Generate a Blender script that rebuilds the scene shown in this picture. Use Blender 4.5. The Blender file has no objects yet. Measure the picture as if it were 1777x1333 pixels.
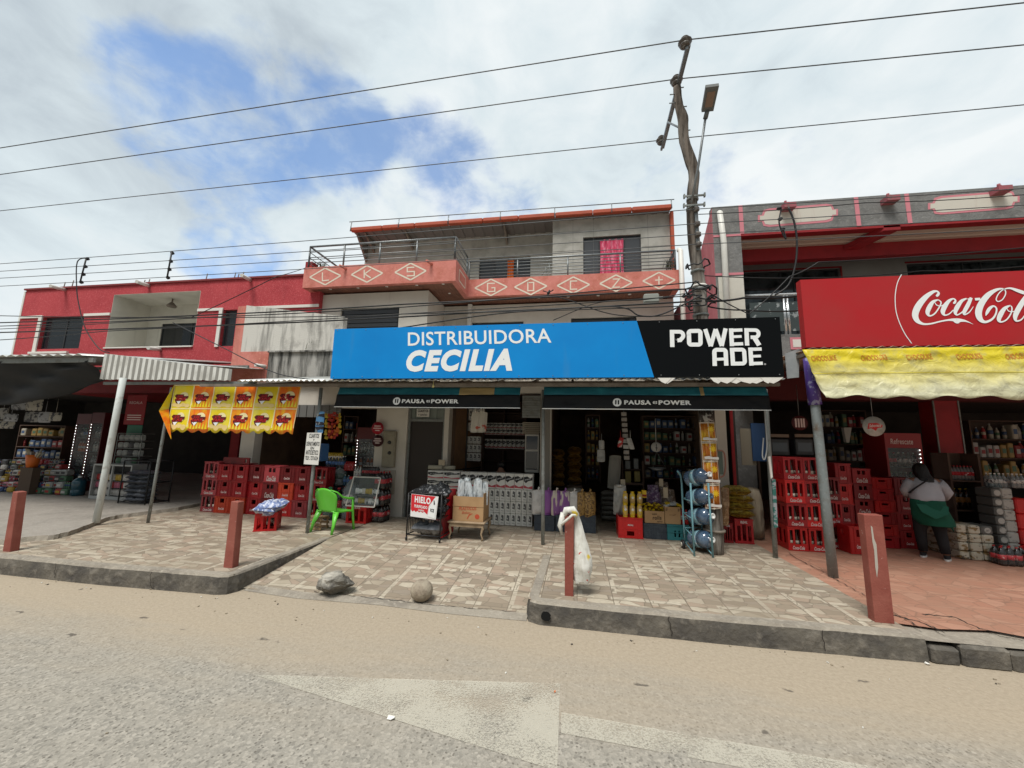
import bpy, math, random
from mathutils import Vector, Matrix
import mathutils
random.seed(7)
R = math.radians
SC = bpy.context.scene
COL = SC.collection
K = 1.25          # layout units -> metres
H = 1.6           # eye height in layout units
# ---------------------------------------------------------------- camera
F_ = 676.0; CX, CY = 888.5, 666.5
_d = Vector((1001-CX, 768-CY, F_)).normalized()
_a = 992-CX
_u = Vector((_a, -(_a*_d.x+F_*_d.z)/_d.y, F_)).normalized()
_r = _d.cross(_u)
if _r.x < 0: _r = -_r
# rows of world axes seen in image axes (x right, y down, z forward)
cam_d = bpy.data.cameras.new('camera'); cam = bpy.data.objects.new('camera', cam_d); COL.objects.link(cam)
Mw = Matrix(((_r.x, -_r.y, -_r.z), (_d.x, -_d.y, -_d.z), (_u.x, -_u.y, -_u.z)))
cam.matrix_world = Matrix.Translation((0, 0, H*K)) @ Mw.to_4x4()
cam_d.sensor_width = 36; cam_d.lens = 36*F_/1777; cam_d.clip_end = 3000; cam_d.clip_start = 0.05
SC.camera = cam
def ray(px, py):
    v = Vector((px-CX, py-CY, F_)); return Vector((v.dot(_r), v.dot(_d), v.dot(_u)))
# measured spots of the place: where a sight line meets a known plane
def Y(px, py, y): w = ray(px, py); t = y/w.y; return Vector((w.x*t, y, w.z*t+H))
def Z(px, py, z=.18): w = ray(px, py); t = (z-H)/w.z; return Vector((w.x*t, w.y*t, z))
def X(px, py, x): w = ray(px, py); t = x/w.x; return Vector((x, w.y*t, w.z*t+H))
# ---------------------------------------------------------------- world
W = bpy.data.worlds.new('World'); SC.world = W; W.use_nodes = True
SUN_EL, SUN_AZ = R(62), R(200)
def build_world():
    nt = W.node_tree; N = nt.nodes; L = nt.links
    bg = N['Background']; bg.inputs[1].default_value = 0.13
    sky = N.new('ShaderNodeTexSky'); sky.sky_type = 'NISHITA'; sky.sun_disc = False
    sky.sun_elevation = SUN_EL; sky.sun_rotation = SUN_AZ; sky.air_density = 1.0; sky.dust_density = 0.6
    tc = N.new('ShaderNodeTexCoord')
    nrm = N.new('ShaderNodeVectorMath'); nrm.operation = 'NORMALIZE'; L.new(tc.outputs['Generated'], nrm.inputs[0])
    def noise(scale, detail, rough=.5, dist=0, stretch=(1, 1, 1.6), off=(0, 0, 0)):
        mp = N.new('ShaderNodeMapping'); mp.inputs['Scale'].default_value = stretch; mp.inputs['Location'].default_value = off
        L.new(nrm.outputs[0], mp.inputs[0])
        n = N.new('ShaderNodeTexNoise'); n.inputs['Scale'].default_value = scale; n.inputs['Detail'].default_value = detail
        n.inputs['Roughness'].default_value = rough; n.inputs['Distortion'].default_value = dist
        L.new(mp.outputs[0], n.inputs['Vector']); return n.outputs[0]
    def mth(op, a, b=None, clamp=False):
        m = N.new('ShaderNodeMath'); m.operation = op; m.use_clamp = clamp
        for i, q in enumerate((a, b)):
            if q is None: continue
            if isinstance(q, (int, float)): m.inputs[i].default_value = q
            else: L.new(q, m.inputs[i])
        return m.outputs[0]
    # openings in the cloud deck, each a direction and an angular radius
    holes = [(190, 150, 7, 1), (250, 215, 9, 1.0), (350, 225, 8, .75), (520, 205, 9, .95), (640, 150, 6, .3), (690, 205, 5, .55), (760, 240, 5, .55), (400, 275, 7, .7), (600, 240, 5, .8), (830, 190, 7, .3),
             (390, 445, 5, .85), (330, 435, 3, .5), (470, 450, 4, .6), (850, 330, 7, .55), (1010, 340, 9, .5), (760, 355, 5, .4), (1170, 300, 6, .4), (1330, 300, 6, .4), (440, 60, 9, .12), (2600, 100, 16, .5), (20, 40, 16, -.7), (20, 230, 9, -.5), (-250, 150, 20, -.7), (600, 30, 12, -.4), (1000, 100, 14, -.3)]
    tot = 0
    for px, py, r, a in holes:
        c = ray(px, py).normalized()
        dp = N.new('ShaderNodeVectorMath'); dp.operation = 'DOT_PRODUCT'; dp.inputs[1].default_value = c; L.new(nrm.outputs[0], dp.inputs[0])
        mr = N.new('ShaderNodeMapRange'); mr.interpolation_type = 'SMOOTHERSTEP'
        mr.inputs['From Min'].default_value = math.cos(R(r*1.35)); mr.inputs['From Max'].default_value = 1
        mr.inputs['To Max'].default_value = a; L.new(dp.outputs['Value'], mr.inputs['Value'])
        tot = mth('ADD', tot, mr.outputs[0]) if tot else mr.outputs[0]
    tot = mth('MINIMUM', tot, 1.05)
    n1 = noise(3.2, 9, .55, .15, (1, 1, 1.3)); n2 = noise(9, 8, .6, .25, (1, 1, 1.5), (3, 1, 2))
    q = mth('ADD', tot, mth('MULTIPLY', mth('SUBTRACT', n1, .5), 2.4))
    q = mth('ADD', q, mth('MULTIPLY', mth('SUBTRACT', n2, .5), 2.0))
    hole = N.new('ShaderNodeMapRange'); hole.interpolation_type = 'SMOOTHSTEP'
    hole.inputs['From Min'].default_value = .36; hole.inputs['From Max'].default_value = 1.45; hole.inputs['To Max'].default_value = .80
    L.new(q, hole.inputs['Value'])
    # cloud brightness
    c1 = noise(1.9, 7, .55, .3, (1, 1, 1.8), (5, 2, 1)); c2 = noise(6, 7, .6, .5, (1, 1, 1.6), (1, 7, 4))
    cb = mth('ADD', mth('MULTIPLY', c1, .8), mth('MULTIPLY', c2, .45))
    for px, py, r, a in [(60, 60, 26, -.18), (150, 330, 12, -.04), (600, 60, 12, -.08), (1400, 160, 8, -.05), (1360, 165, 6, -.12), (300, 400, 18, .1), (1500, 250, 20, .07), (900, 40, 20, .05), (820, 320, 9, .06), (700, 300, 14, .1)]:
        c = ray(px, py).normalized()
        dp = N.new('ShaderNodeVectorMath'); dp.operation = 'DOT_PRODUCT'; dp.inputs[1].default_value = c; L.new(nrm.outputs[0], dp.inputs[0])
        mr = N.new('ShaderNodeMapRange'); mr.interpolation_type = 'SMOOTHERSTEP'
        mr.inputs['From Min'].default_value = math.cos(R(r)); mr.inputs['From Max'].default_value = 1
        mr.inputs['To Max'].default_value = a; L.new(dp.outputs['Value'], mr.inputs['Value'])
        cb = mth('ADD', cb, mr.outputs[0])
    rp = N.new('ShaderNodeValToRGB'); e = rp.color_ramp.elements
    e[0].position = .36; e[0].color = (.46, .525, .575, 1); e[1].position = .78; e[1].color = (.80, .84, .85, 1)
    m_ = e.new(.56); m_.color = (.64, .72, .755, 1)
    L.new(cb, rp.inputs[0])
    cs = N.new('ShaderNodeVectorMath'); cs.operation = 'SCALE'; L.new(rp.outputs[0], cs.inputs[0])
    # unseen low sky behind the viewer, darkened to cut light into the shops
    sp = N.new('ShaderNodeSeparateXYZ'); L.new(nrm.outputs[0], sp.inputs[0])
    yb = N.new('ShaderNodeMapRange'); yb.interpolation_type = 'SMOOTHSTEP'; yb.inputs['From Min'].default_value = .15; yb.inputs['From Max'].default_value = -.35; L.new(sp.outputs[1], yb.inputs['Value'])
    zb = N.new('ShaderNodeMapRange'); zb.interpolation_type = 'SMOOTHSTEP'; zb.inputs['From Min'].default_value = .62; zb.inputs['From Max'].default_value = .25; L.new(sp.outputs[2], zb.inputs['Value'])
    L.new(mth('MULTIPLY', mth('SUBTRACT', 1, mth('MULTIPLY', mth('MULTIPLY', yb.outputs[0], zb.outputs[0]), BACKDIM)), CLOUD), cs.inputs['Scale'])
    mx = N.new('ShaderNodeMix'); mx.data_type = 'RGBA'
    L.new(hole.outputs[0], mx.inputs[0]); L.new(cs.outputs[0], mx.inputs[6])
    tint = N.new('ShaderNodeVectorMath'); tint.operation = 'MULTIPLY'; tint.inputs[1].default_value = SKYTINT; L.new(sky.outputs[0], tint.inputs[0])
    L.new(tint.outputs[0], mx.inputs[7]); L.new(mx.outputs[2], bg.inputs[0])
CLOUD = 4.9; SKYTINT = (.66, .84, .98); BACKDIM = .70
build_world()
sd = bpy.data.lights.new('sun', 'SUN'); sd.energy = 1.9; sd.angle = R(24); sd.color = (1, .96, .9)
sun = bpy.data.objects.new('sun', sd); COL.objects.link(sun)
# sun stands behind the viewer's left shoulder, high
_s = Vector((math.sin(SUN_AZ)*math.cos(SUN_EL), math.cos(SUN_AZ)*math.cos(SUN_EL), math.sin(SUN_EL)))
sun.rotation_euler = _s.to_track_quat('Z', 'Y').to_euler()
SC.view_settings.view_transform = 'Standard'; SC.view_settings.look = 'None'; SC.view_settings.exposure = 0.82; SC.view_settings.gamma = 1
SC.view_settings.use_curve_mapping = False
SC.render.engine = 'CYCLES'
SC.cycles.max_bounces = 6; SC.cycles.diffuse_bounces = 3; SC.cycles.glossy_bounces = 3; SC.cycles.transparent_max_bounces = 8
SC.cycles.caustics_reflective = False; SC.cycles.caustics_refractive = False
# ---------------------------------------------------------------- materials
MATS = {}
def M(name, col, rough=.75, metal=0, layers=(), bump=None, var=0, alpha=None, emit=None, spec=.4, trans=0, coat=0):
    """layers: (scale, detail, colour2, lo, hi, stretch)"""
    if name in MATS: return MATS[name]
    m = bpy.data.materials.new(name); m.use_nodes = True; MATS[name] = m
    nt = m.node_tree; N = nt.nodes; L = nt.links; b = N['Principled BSDF']
    b.inputs['Roughness'].default_value = rough; b.inputs['Metallic'].default_value = metal
    b.inputs['Specular IOR Level'].default_value = spec
    if coat: b.inputs['Coat Weight'].default_value = coat
    if trans: b.inputs['Transmission Weight'].default_value = trans
    if alpha is not None: b.inputs['Alpha'].default_value = alpha
    rgb = N.new('ShaderNodeRGB'); rgb.outputs[0].default_value = (*col, 1); cur = rgb.outputs[0]
    geo = N.new('ShaderNodeNewGeometry')
    for sc, det, c2, lo, hi, st in layers:
        mp = N.new('ShaderNodeMapping'); mp.inputs['Scale'].default_value = st; L.new(geo.outputs['Position'], mp.inputs[0])
        n = N.new('ShaderNodeTexNoise'); n.inputs['Scale'].default_value = sc; n.inputs['Detail'].default_value = det; n.inputs['Roughness'].default_value = .6
        L.new(mp.outputs[0], n.inputs['Vector'])
        mr = N.new('ShaderNodeMapRange'); mr.inputs['From Min'].default_value = lo; mr.inputs['From Max'].default_value = hi; L.new(n.outputs[0], mr.inputs['Value'])
        mx = N.new('ShaderNodeMix'); mx.data_type = 'RGBA'; mx.inputs[7].default_value = (*c2, 1)
        L.new(mr.outputs[0], mx.inputs[0]); L.new(cur, mx.inputs[6]); cur = mx.outputs[2]
    if var:
        oi = N.new('ShaderNodeObjectInfo'); mr = N.new('ShaderNodeMapRange'); mr.inputs['To Min'].default_value = 1-var; mr.inputs['To Max'].default_value = 1+var
        L.new(oi.outputs['Random'], mr.inputs['Value'])
        hs = N.new('ShaderNodeHueSaturation'); L.new(mr.outputs[0], hs.inputs['Value']); L.new(cur, hs.inputs['Color']); cur = hs.outputs[0]
    L.new(cur, b.inputs['Base Color'])
    if emit:
        b.inputs['Emission Color'].default_value = (*emit[0], 1); b.inputs['Emission Strength'].default_value = emit[1]
    if bump:
        n = N.new('ShaderNodeTexNoise'); n.inputs['Scale'].default_value = bump[0]; n.inputs['Detail'].default_value = 6
        mp = N.new('ShaderNodeMapping'); mp.inputs['Scale'].default_value = bump[2] if len(bump) > 2 else (1, 1, 1)
        L.new(geo.outputs['Position'], mp.inputs[0]); L.new(mp.outputs[0], n.inputs['Vector'])
        bp = N.new('ShaderNodeBump'); bp.inputs['Strength'].default_value = bump[1]; bp.inputs['Distance'].default_value = .02
        L.new(n.outputs[0], bp.inputs['Height']); L.new(bp.outputs[0], b.inputs['Normal'])
    return m
I3 = (1, 1, 1); VS = (1, 1, .12)   # VS: vertical streaks
def rgb(r, g, b):
    f = lambda c: ((c/255+.055)/1.055)**2.4 if c > 10 else c/255/12.92
    return (f(r), f(g), f(b))
# ---------------------------------------------------------------- mesh tools
def wloc(o):
    v = Vector((0, 0, 0))
    while o: v += o.location; o = o.parent
    return v
def tag(o, label=None, cat=None, group=None, kind=None):
    if label: o['label'] = label
    if cat: o['category'] = cat
    if group: o['group'] = group
    if kind: o['kind'] = kind
    return o
def thing(name, loc, label, cat, group=None):
    o = bpy.data.objects.new(name, None); COL.objects.link(o); o.location = Vector(loc)*K; o.empty_display_size = .1
    return tag(o, label, cat, group)
class MB:
    def __init__(s): s.v = []; s.f = []; s.m = []; s.sm = []
    def add(s, vs, fs, mi=0, smooth=False):
        b = len(s.v); s.v += [Vector(v) for v in vs]
        for f in fs: s.f.append([b+i for i in f]); s.m.append(mi); s.sm.append(smooth)
        return s
    def quad(s, a, b, c, d, mi=0): return s.add((a, b, c, d), [(0, 1, 2, 3)], mi)
    def poly(s, pts, mi=0): return s.add(pts, [tuple(range(len(pts)))], mi)
    def box(s, x0, x1, y0, y1, z0, z1, mi=0, mtx=None):
        if x0 > x1: x0, x1 = x1, x0
        if y0 > y1: y0, y1 = y1, y0
        if z0 > z1: z0, z1 = z1, z0
        vs = [Vector(p) for p in ((x0, y0, z0), (x1, y0, z0), (x1, y1, z0), (x0, y1, z0), (x0, y0, z1), (x1, y0, z1), (x1, y1, z1), (x0, y1, z1))]
        if mtx is not None: vs = [mtx @ v for v in vs]
        return s.add(vs, [(0, 3, 2, 1), (4, 5, 6, 7), (0, 1, 5, 4), (1, 2, 6, 5), (2, 3, 7, 6), (3, 0, 4, 7)], mi)
    def bbox(s, x0, x1, y0, y1, z0, z1, bv=.01, mi=0, mtx=None):
        """box with chamfered vertical and top edges"""
        n = 0; prof = [(x0+bv, y0), (x1-bv, y0), (x1, y0+bv), (x1, y1-bv), (x1-bv, y1), (x0+bv, y1), (x0, y1-bv), (x0, y0+bv)]
        cx, cy = (x0+x1)/2, (y0+y1)/2
        def ring(z, i): return [Vector((cx+(px-cx)*(1-i*2*bv/abs(x1-x0)), cy+(py-cy)*(1-i*2*bv/abs(y1-y0)), z)) for px, py in prof]
        rs = [ring(z0, 1), ring(z0+bv, 0), ring(z1-bv, 0), ring(z1, 1)]
        vs = [p for r_ in rs for p in r_]
        if mtx is not None: vs = [mtx @ v for v in vs]
        fs = [tuple(range(7, -1, -1)), tuple(range(24, 32))]
        for k in range(3):
            for i in range(8): j = (i+1) % 8; fs.append((k*8+i, k*8+j, k*8+8+j, k*8+8+i))
        return s.add(vs, fs, mi)
    def prism(s, pts, off, mi=0):
        """polygon pts extruded along off, closed"""
        n = len(pts); pts = [Vector(p) for p in pts]; off = Vector(off)
        vs = pts+[p+off for p in pts]
        return s.add(vs, [tuple(range(n)), tuple(range(2*n-1, n-1, -1))]+[(i, (i+1) % n, n+(i+1) % n, n+i) for i in range(n)], mi)
    def tube(s, pts, r, n=8, mi=0, caps=True, smooth=True, squash=None):
        pts = [Vector(p) for p in pts]; rs = r if isinstance(r, (list, tuple)) else [r]*len(pts)
        vs = []; up = None
        for i, p in enumerate(pts):
            t = (pts[min(i+1, len(pts)-1)]-pts[max(i-1, 0)]).normalized()
            if up is None: up = Vector((0, 0, 1)) if abs(t.z) < .9 else Vector((0, 1, 0))
            a = t.cross(up).normalized(); b = a.cross(t).normalized(); up = b
            if a.length < .5: a = Vector((1, 0, 0)); b = Vector((0, 1, 0))
            for k in range(n):
                an = 2*math.pi*k/n+math.pi/n
                vs.append(p+a*math.cos(an)*rs[i]+b*math.sin(an)*rs[i]*(squash or 1))
        fs = []
        for i in range(len(pts)-1):
            for k in range(n): j = (k+1) % n; fs.append((i*n+k, i*n+j, (i+1)*n+j, (i+1)*n+k))
        s.add(vs, fs, mi, smooth)
        if caps: 
            b = len(s.v)-len(vs)
            s.f += [[b+k for k in range(n-1, -1, -1)], [b+(len(pts)-1)*n+k for k in range(n)]]; s.m += [mi, mi]; s.sm += [False, False]
        return s
    def lathe(s, prof, c=(0, 0, 0), axis=(0, 0, 1), n=14, mi=0, smooth=True):
        c = Vector(c); q = Vector((0, 0, 1)).rotation_difference(Vector(axis).normalized())
        vs = []
        for r, z in prof:
            for k in range(n): an = 2*math.pi*k/n; vs.append(c+q @ Vector((r*math.cos(an), r*math.sin(an), z)))
        fs = [(i*n+k, i*n+(k+1) % n, (i+1)*n+(k+1) % n, (i+1)*n+k) for i in range(len(prof)-1) for k in range(n)]
        fs += [tuple(range(n-1, -1, -1)), tuple((len(prof)-1)*n+k for k in range(n))]
        return s.add(vs, fs, mi, smooth)
    def panel(s, O, U, V, w, h, holes, t, mi=0, N=None):
        """wall w x h from corner O with rectangular holes (u0,u1,v0,v1), thickness t backwards"""
        O = Vector(O); U = Vector(U).normalized(); V = Vector(V).normalized(); N = Vector(N) if N else V.cross(U)
        us = sorted({0, w, *[max(0, min(w, x)) for a in holes for x in a[:2]]}); vs_ = sorted({0, h, *[max(0, min(h, x)) for a in holes for x in a[2:4]]})
        def hole(i, j):
            if i < 0 or j < 0 or i >= len(us)-1 or j >= len(vs_)-1: return True
            u = (us[i]+us[i+1])/2; v = (vs_[j]+vs_[j+1])/2
            return any(a[0] < u < a[1] and a[2] < v < a[3] for a in holes)
        P = lambda u, v, d: O+U*u+V*v+N*d
        for i in range(len(us)-1):
            for j in range(len(vs_)-1):
                if hole(i, j): continue
                a, b, c, d = us[i], us[i+1], vs_[j], vs_[j+1]
                s.quad(P(a, c, 0), P(b, c, 0), P(b, d, 0), P(a, d, 0), mi); s.quad(P(a, c, t), P(a, d, t), P(b, d, t), P(b, c, t), mi)
                if hole(i-1, j): s.quad(P(a, c, 0), P(a, d, 0), P(a, d, t), P(a, c, t), mi)
                if hole(i+1, j): s.quad(P(b, c, 0), P(b, c, t), P(b, d, t), P(b, d, 0), mi)
                if hole(i, j-1): s.quad(P(a, c, 0), P(a, c, t), P(b, c, t), P(b, c, 0), mi)
                if hole(i, j+1): s.quad(P(a, d, 0), P(b, d, 0), P(b, d, t), P(a, d, t), mi)
        return s
    def ribbon(s, pts, N, lift=0, mi=0):
        """flat stroke: pts = [(Vector, width)], N = plane normal toward the reader"""
        N = Vector(N).normalized(); L_ = []; R_ = []
        for i, (p, w) in enumerate(pts):
            a = pts[max(i-1, 0)][0]; b = pts[min(i+1, len(pts)-1)][0]
            t1 = (p-a).normalized() if i > 0 else (b-p).normalized(); t2 = (b-p).normalized() if i < len(pts)-1 else t1
            n1 = N.cross(t1); n2 = N.cross(t2); n = (n1+n2); n = n.normalized() if n.length > 1e-4 else n1
            k = 1/max(.45, n.dot(n1)); L_.append(p+n*w/2*k+N*lift); R_.append(p-n*w/2*k+N*lift)
        m = len(pts)
        return s.add(L_+R_, [(i, i+1, m+i+1, m+i) for i in range(m-1)], mi)
    def build(s, name, mats, parent=None, label=None, smooth=None, sub=0, solid=0):
        me = bpy.data.meshes.new(name)
        if not isinstance(mats, (list, tuple)): mats = [mats]
        vs = [v*K for v in s.v]
        if parent: off = wloc(parent)
        else:
            off = Vector(((min(v.x for v in vs)+max(v.x for v in vs))/2, (min(v.y for v in vs)+max(v.y for v in vs))/2, min(v.z for v in vs)))
        me.from_pydata([v-off for v in vs], [], s.f)
        for m in mats: me.materials.append(m)
        me.polygons.foreach_set('material_index', s.m)
        me.polygons.foreach_set('use_smooth', [bool(x) if smooth is None else smooth for x in s.sm])
        me.update()
        o = bpy.data.objects.new(name, me); COL.objects.link(o)
        if parent: o.parent = parent
        else: o.location = off
        if sub: md = o.modifiers.new('s', 'SUBSURF'); md.levels = sub; md.render_levels = sub
        if solid: md = o.modifiers.new('t', 'SOLIDIFY'); md.thickness = solid*K; md.offset = 0
        if label: o['label'] = label
        return o
def mb(): return MB()
def copy_tree(o, loc=None, rz=None, label=None, parent=None):
    c = o.copy(); COL.objects.link(c); c.parent = parent
    if loc is not None: c.location = Vector(loc)*K
    if rz is not None: c.rotation_euler = (0, 0, rz)
    if label: c['label'] = label
    for ch in list(o.children): copy_tree(ch, parent=c)
    return c
_tc = {}
def font_mesh(text, bold=0, shear=0):
    k = (text, bold, shear)
    if k in _tc: return _tc[k]
    cu = bpy.data.curves.new('t', 'FONT'); cu.body = text; cu.offset = bold; cu.shear = shear; cu.resolution_u = 4; cu.space_character = 1+bold*3.2
    ob = bpy.data.objects.new('t', cu); me = bpy.data.meshes.new_from_object(ob)
    vs = [v.co.copy() for v in me.vertices]; fs = [tuple(p.vertices) for p in me.polygons]
    bpy.data.objects.remove(ob); bpy.data.meshes.remove(me)
    x0 = min(v.x for v in vs); x1 = max(v.x for v in vs); y0 = min(v.y for v in vs); y1 = max(v.y for v in vs)
    vs = [((v.x-x0)/(x1-x0), (v.y-y0)/(y1-y0)) for v in vs]
    _tc[k] = (vs, fs); return _tc[k]
def put_text(m, text, bl, br, tl, lift, N=(0, -1, 0), mi=0, bold=0, shear=0):
    """text filling the parallelogram bl-br-tl"""
    vs, fs = font_mesh(text, bold, shear); bl = Vector(bl); U = Vector(br)-bl; V = Vector(tl)-bl; N = Vector(N)
    m.add([bl+U*a+V*b+N*lift for a, b in vs], fs, mi)
def crom(pts, k=5):
    """Catmull-Rom through tuples"""
    out = []; n = len(pts)
    for i in range(n-1):
        p0 = pts[max(i-1, 0)]; p1 = pts[i]; p2 = pts[i+1]; p3 = pts[min(i+2, n-1)]
        for j in range(k):
            t = j/k
            out.append(tuple(.5*((2*b)+(-a+c)*t+(2*a-5*b+4*c-d)*t*t+(-a+3*b-3*c+d)*t**3) for a, b, c, d in zip(p0, p1, p2, p3)))
    out.append(tuple(pts[-1])); return out
def disc(m, c, r, N, lift=0, n=24, mi=0, ry=None):
    N = Vector(N).normalized(); a = Vector((1, 0, 0)) if abs(N.x) < .9 else Vector((0, 1, 0)); a = (a-N*a.dot(N)).normalized(); b = N.cross(a); c = Vector(c)+N*lift
    m.poly([c+a*math.cos(2*math.pi*k/n)*r+b*math.sin(2*math.pi*k/n)*(ry or r) for k in range(n)], mi)
# ---------------------------------------------------------------- ground materials
def nodes(name):
    m = bpy.data.materials.new(name); m.use_nodes = True; MATS[name] = m
    nt = m.node_tree; return m, nt.nodes, nt.links, nt.nodes['Principled BSDF']
def nn(N, t, **k):
    n = N.new(t)
    for a, b in k.items():
        if a in n.inputs: n.inputs[a].default_value = b
        else: setattr(n, a, b)
    return n
def ramp(N, L, src, els, interp='LINEAR'):
    r = N.new('ShaderNodeValToRGB'); r.color_ramp.interpolation = interp
    while len(r.color_ramp.elements) > 1: r.color_ramp.elements.remove(r.color_ramp.elements[0])
    for i, (p, c) in enumerate(els):
        e = r.color_ramp.elements[0] if i == 0 else r.color_ramp.elements.new(p)
        e.position = p; e.color = (*c, 1) if len(c) == 3 else c
    L.new(src, r.inputs[0]); return r.outputs[0]
def mixc(N, L, f, a, b, typ='MIX'):
    m = N.new('ShaderNodeMix'); m.data_type = 'RGBA'; m.blend_type = typ
    for i, q in ((0, f), (6, a), (7, b)):
        if hasattr(q, 'links') or hasattr(q, 'node'): L.new(q, m.inputs[i])
        elif i == 0: m.inputs[0].default_value = q
        else: m.inputs[i].default_value = (*q, 1)
    return m.outputs[2]
def road_mat():
    m, N, L, b = nodes('road')
    g = N.new('ShaderNodeNewGeometry'); P = g.outputs['Position']
    n1 = nn(N, 'ShaderNodeTexVoronoi', Scale=48.0); L.new(P, n1.inputs['Vector'])
    n2 = nn(N, 'ShaderNodeTexNoise', Scale=1.1, Detail=8.0, Roughness=.6); L.new(P, n2.inputs['Vector'])
    n3 = nn(N, 'ShaderNodeTexNoise', Scale=95.0, Detail=3.0); L.new(P, n3.inputs['Vector'])
    agg = ramp(N, L, n1.outputs['Color'], [(.0, (.11, .10, .085)), (.3, (.25, .23, .195)), (.65, (.34, .31, .262)), (1, (.50, .455, .385))])
    base = mixc(N, L, .35, agg, ramp(N, L, n3.outputs[0], [(.3, (.17, .16, .14)), (.7, (.36, .34, .30))]))
    # dark stones showing in the worn surface
    vs = nn(N, 'ShaderNodeTexVoronoi', Scale=36.0); L.new(P, vs.inputs['Vector']); s1 = N.new('ShaderNodeSeparateColor'); L.new(vs.outputs['Color'], s1.inputs[0])
    base = mixc(N, L, ramp(N, L, s1.outputs[0], [(.62, (0, 0, 0)), (.66, (1, 1, 1))]), base, mixc(N, L, ramp(N, L, vs.outputs['Distance'], [(.22, (.85, .85, .85)), (.36, (0, 0, 0))]), base, (.10, .09, .075)))
    # large worn areas
    base = mixc(N, L, ramp(N, L, n2.outputs[0], [(.35, (0, 0, 0)), (.7, (.4, .4, .4))]), base, (.34, .305, .25))
    # settled dust, thickest next to the kerb (y about 4.7 m) and fading to the middle of the road
    sx = N.new('ShaderNodeSeparateXYZ'); L.new(P, sx.inputs[0])
    dn = nn(N, 'ShaderNodeTexNoise', Scale=.9, Detail=7.0, Roughness=.62); mp = N.new('ShaderNodeMapping'); mp.inputs['Scale'].default_value = (.35, 1.6, 1); L.new(P, mp.inputs[0]); L.new(mp.outputs[0], dn.inputs['Vector'])
    a = N.new('ShaderNodeMath'); a.operation = 'MULTIPLY_ADD'; a.inputs[1].default_value = 2.6; L.new(dn.outputs[0], a.inputs[0]); L.new(sx.outputs[1], a.inputs[2])
    d = N.new('ShaderNodeMapRange'); d.interpolation_type = 'SMOOTHSTEP'; d.inputs['From Min'].default_value = 3.9; d.inputs['From Max'].default_value = 5.5; d.inputs['To Max'].default_value = .92; L.new(a.outputs[0], d.inputs['Value'])
    fine = nn(N, 'ShaderNodeTexNoise', Scale=28.0, Detail=9.0, Roughness=.75); L.new(P, fine.inputs['Vector'])
    dust = ramp(N, L, fine.outputs[0], [(.25, (.28, .228, .165)), (.5, (.37, .305, .225)), (.75, (.44, .37, .28))])
    base = mixc(N, L, d.outputs[0], base, dust)
    # oil and water spots
    v = nn(N, 'ShaderNodeTexVoronoi', Scale=2.3); mp2 = N.new('ShaderNodeMapping'); mp2.inputs['Scale'].default_value = (.8, 1.5, 1); L.new(P, mp2.inputs[0])
    wob = nn(N, 'ShaderNodeTexNoise', Scale=9.0, Detail=4.0); L.new(P, wob.inputs['Vector'])
    ad = N.new('ShaderNodeMix'); ad.data_type = 'VECTOR'; ad.inputs[0].default_value = .16; L.new(mp2.outputs[0], ad.inputs[4]); L.new(wob.outputs['Color'], ad.inputs[5]); L.new(ad.outputs[1], v.inputs['Vector'])
    spot = ramp(N, L, v.outputs['Distance'], [(.05, (.75, .75, .75)), (.085, (0, 0, 0))])
    base = mixc(N, L, spot, base, (.075, .065, .055))
    # a long expansion joint across the road
    L.new(base, b.inputs['Base Color']); b.inputs['Roughness'].default_value = .9; b.inputs['Specular IOR Level'].default_value = .2
    bp = nn(N, 'ShaderNodeBump', Strength=.28, Distance=.008); L.new(n1.outputs['Distance'], bp.inputs['Height']); L.new(bp.outputs[0], b.inputs['Normal'])
    return m
STRIP = .8
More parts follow.
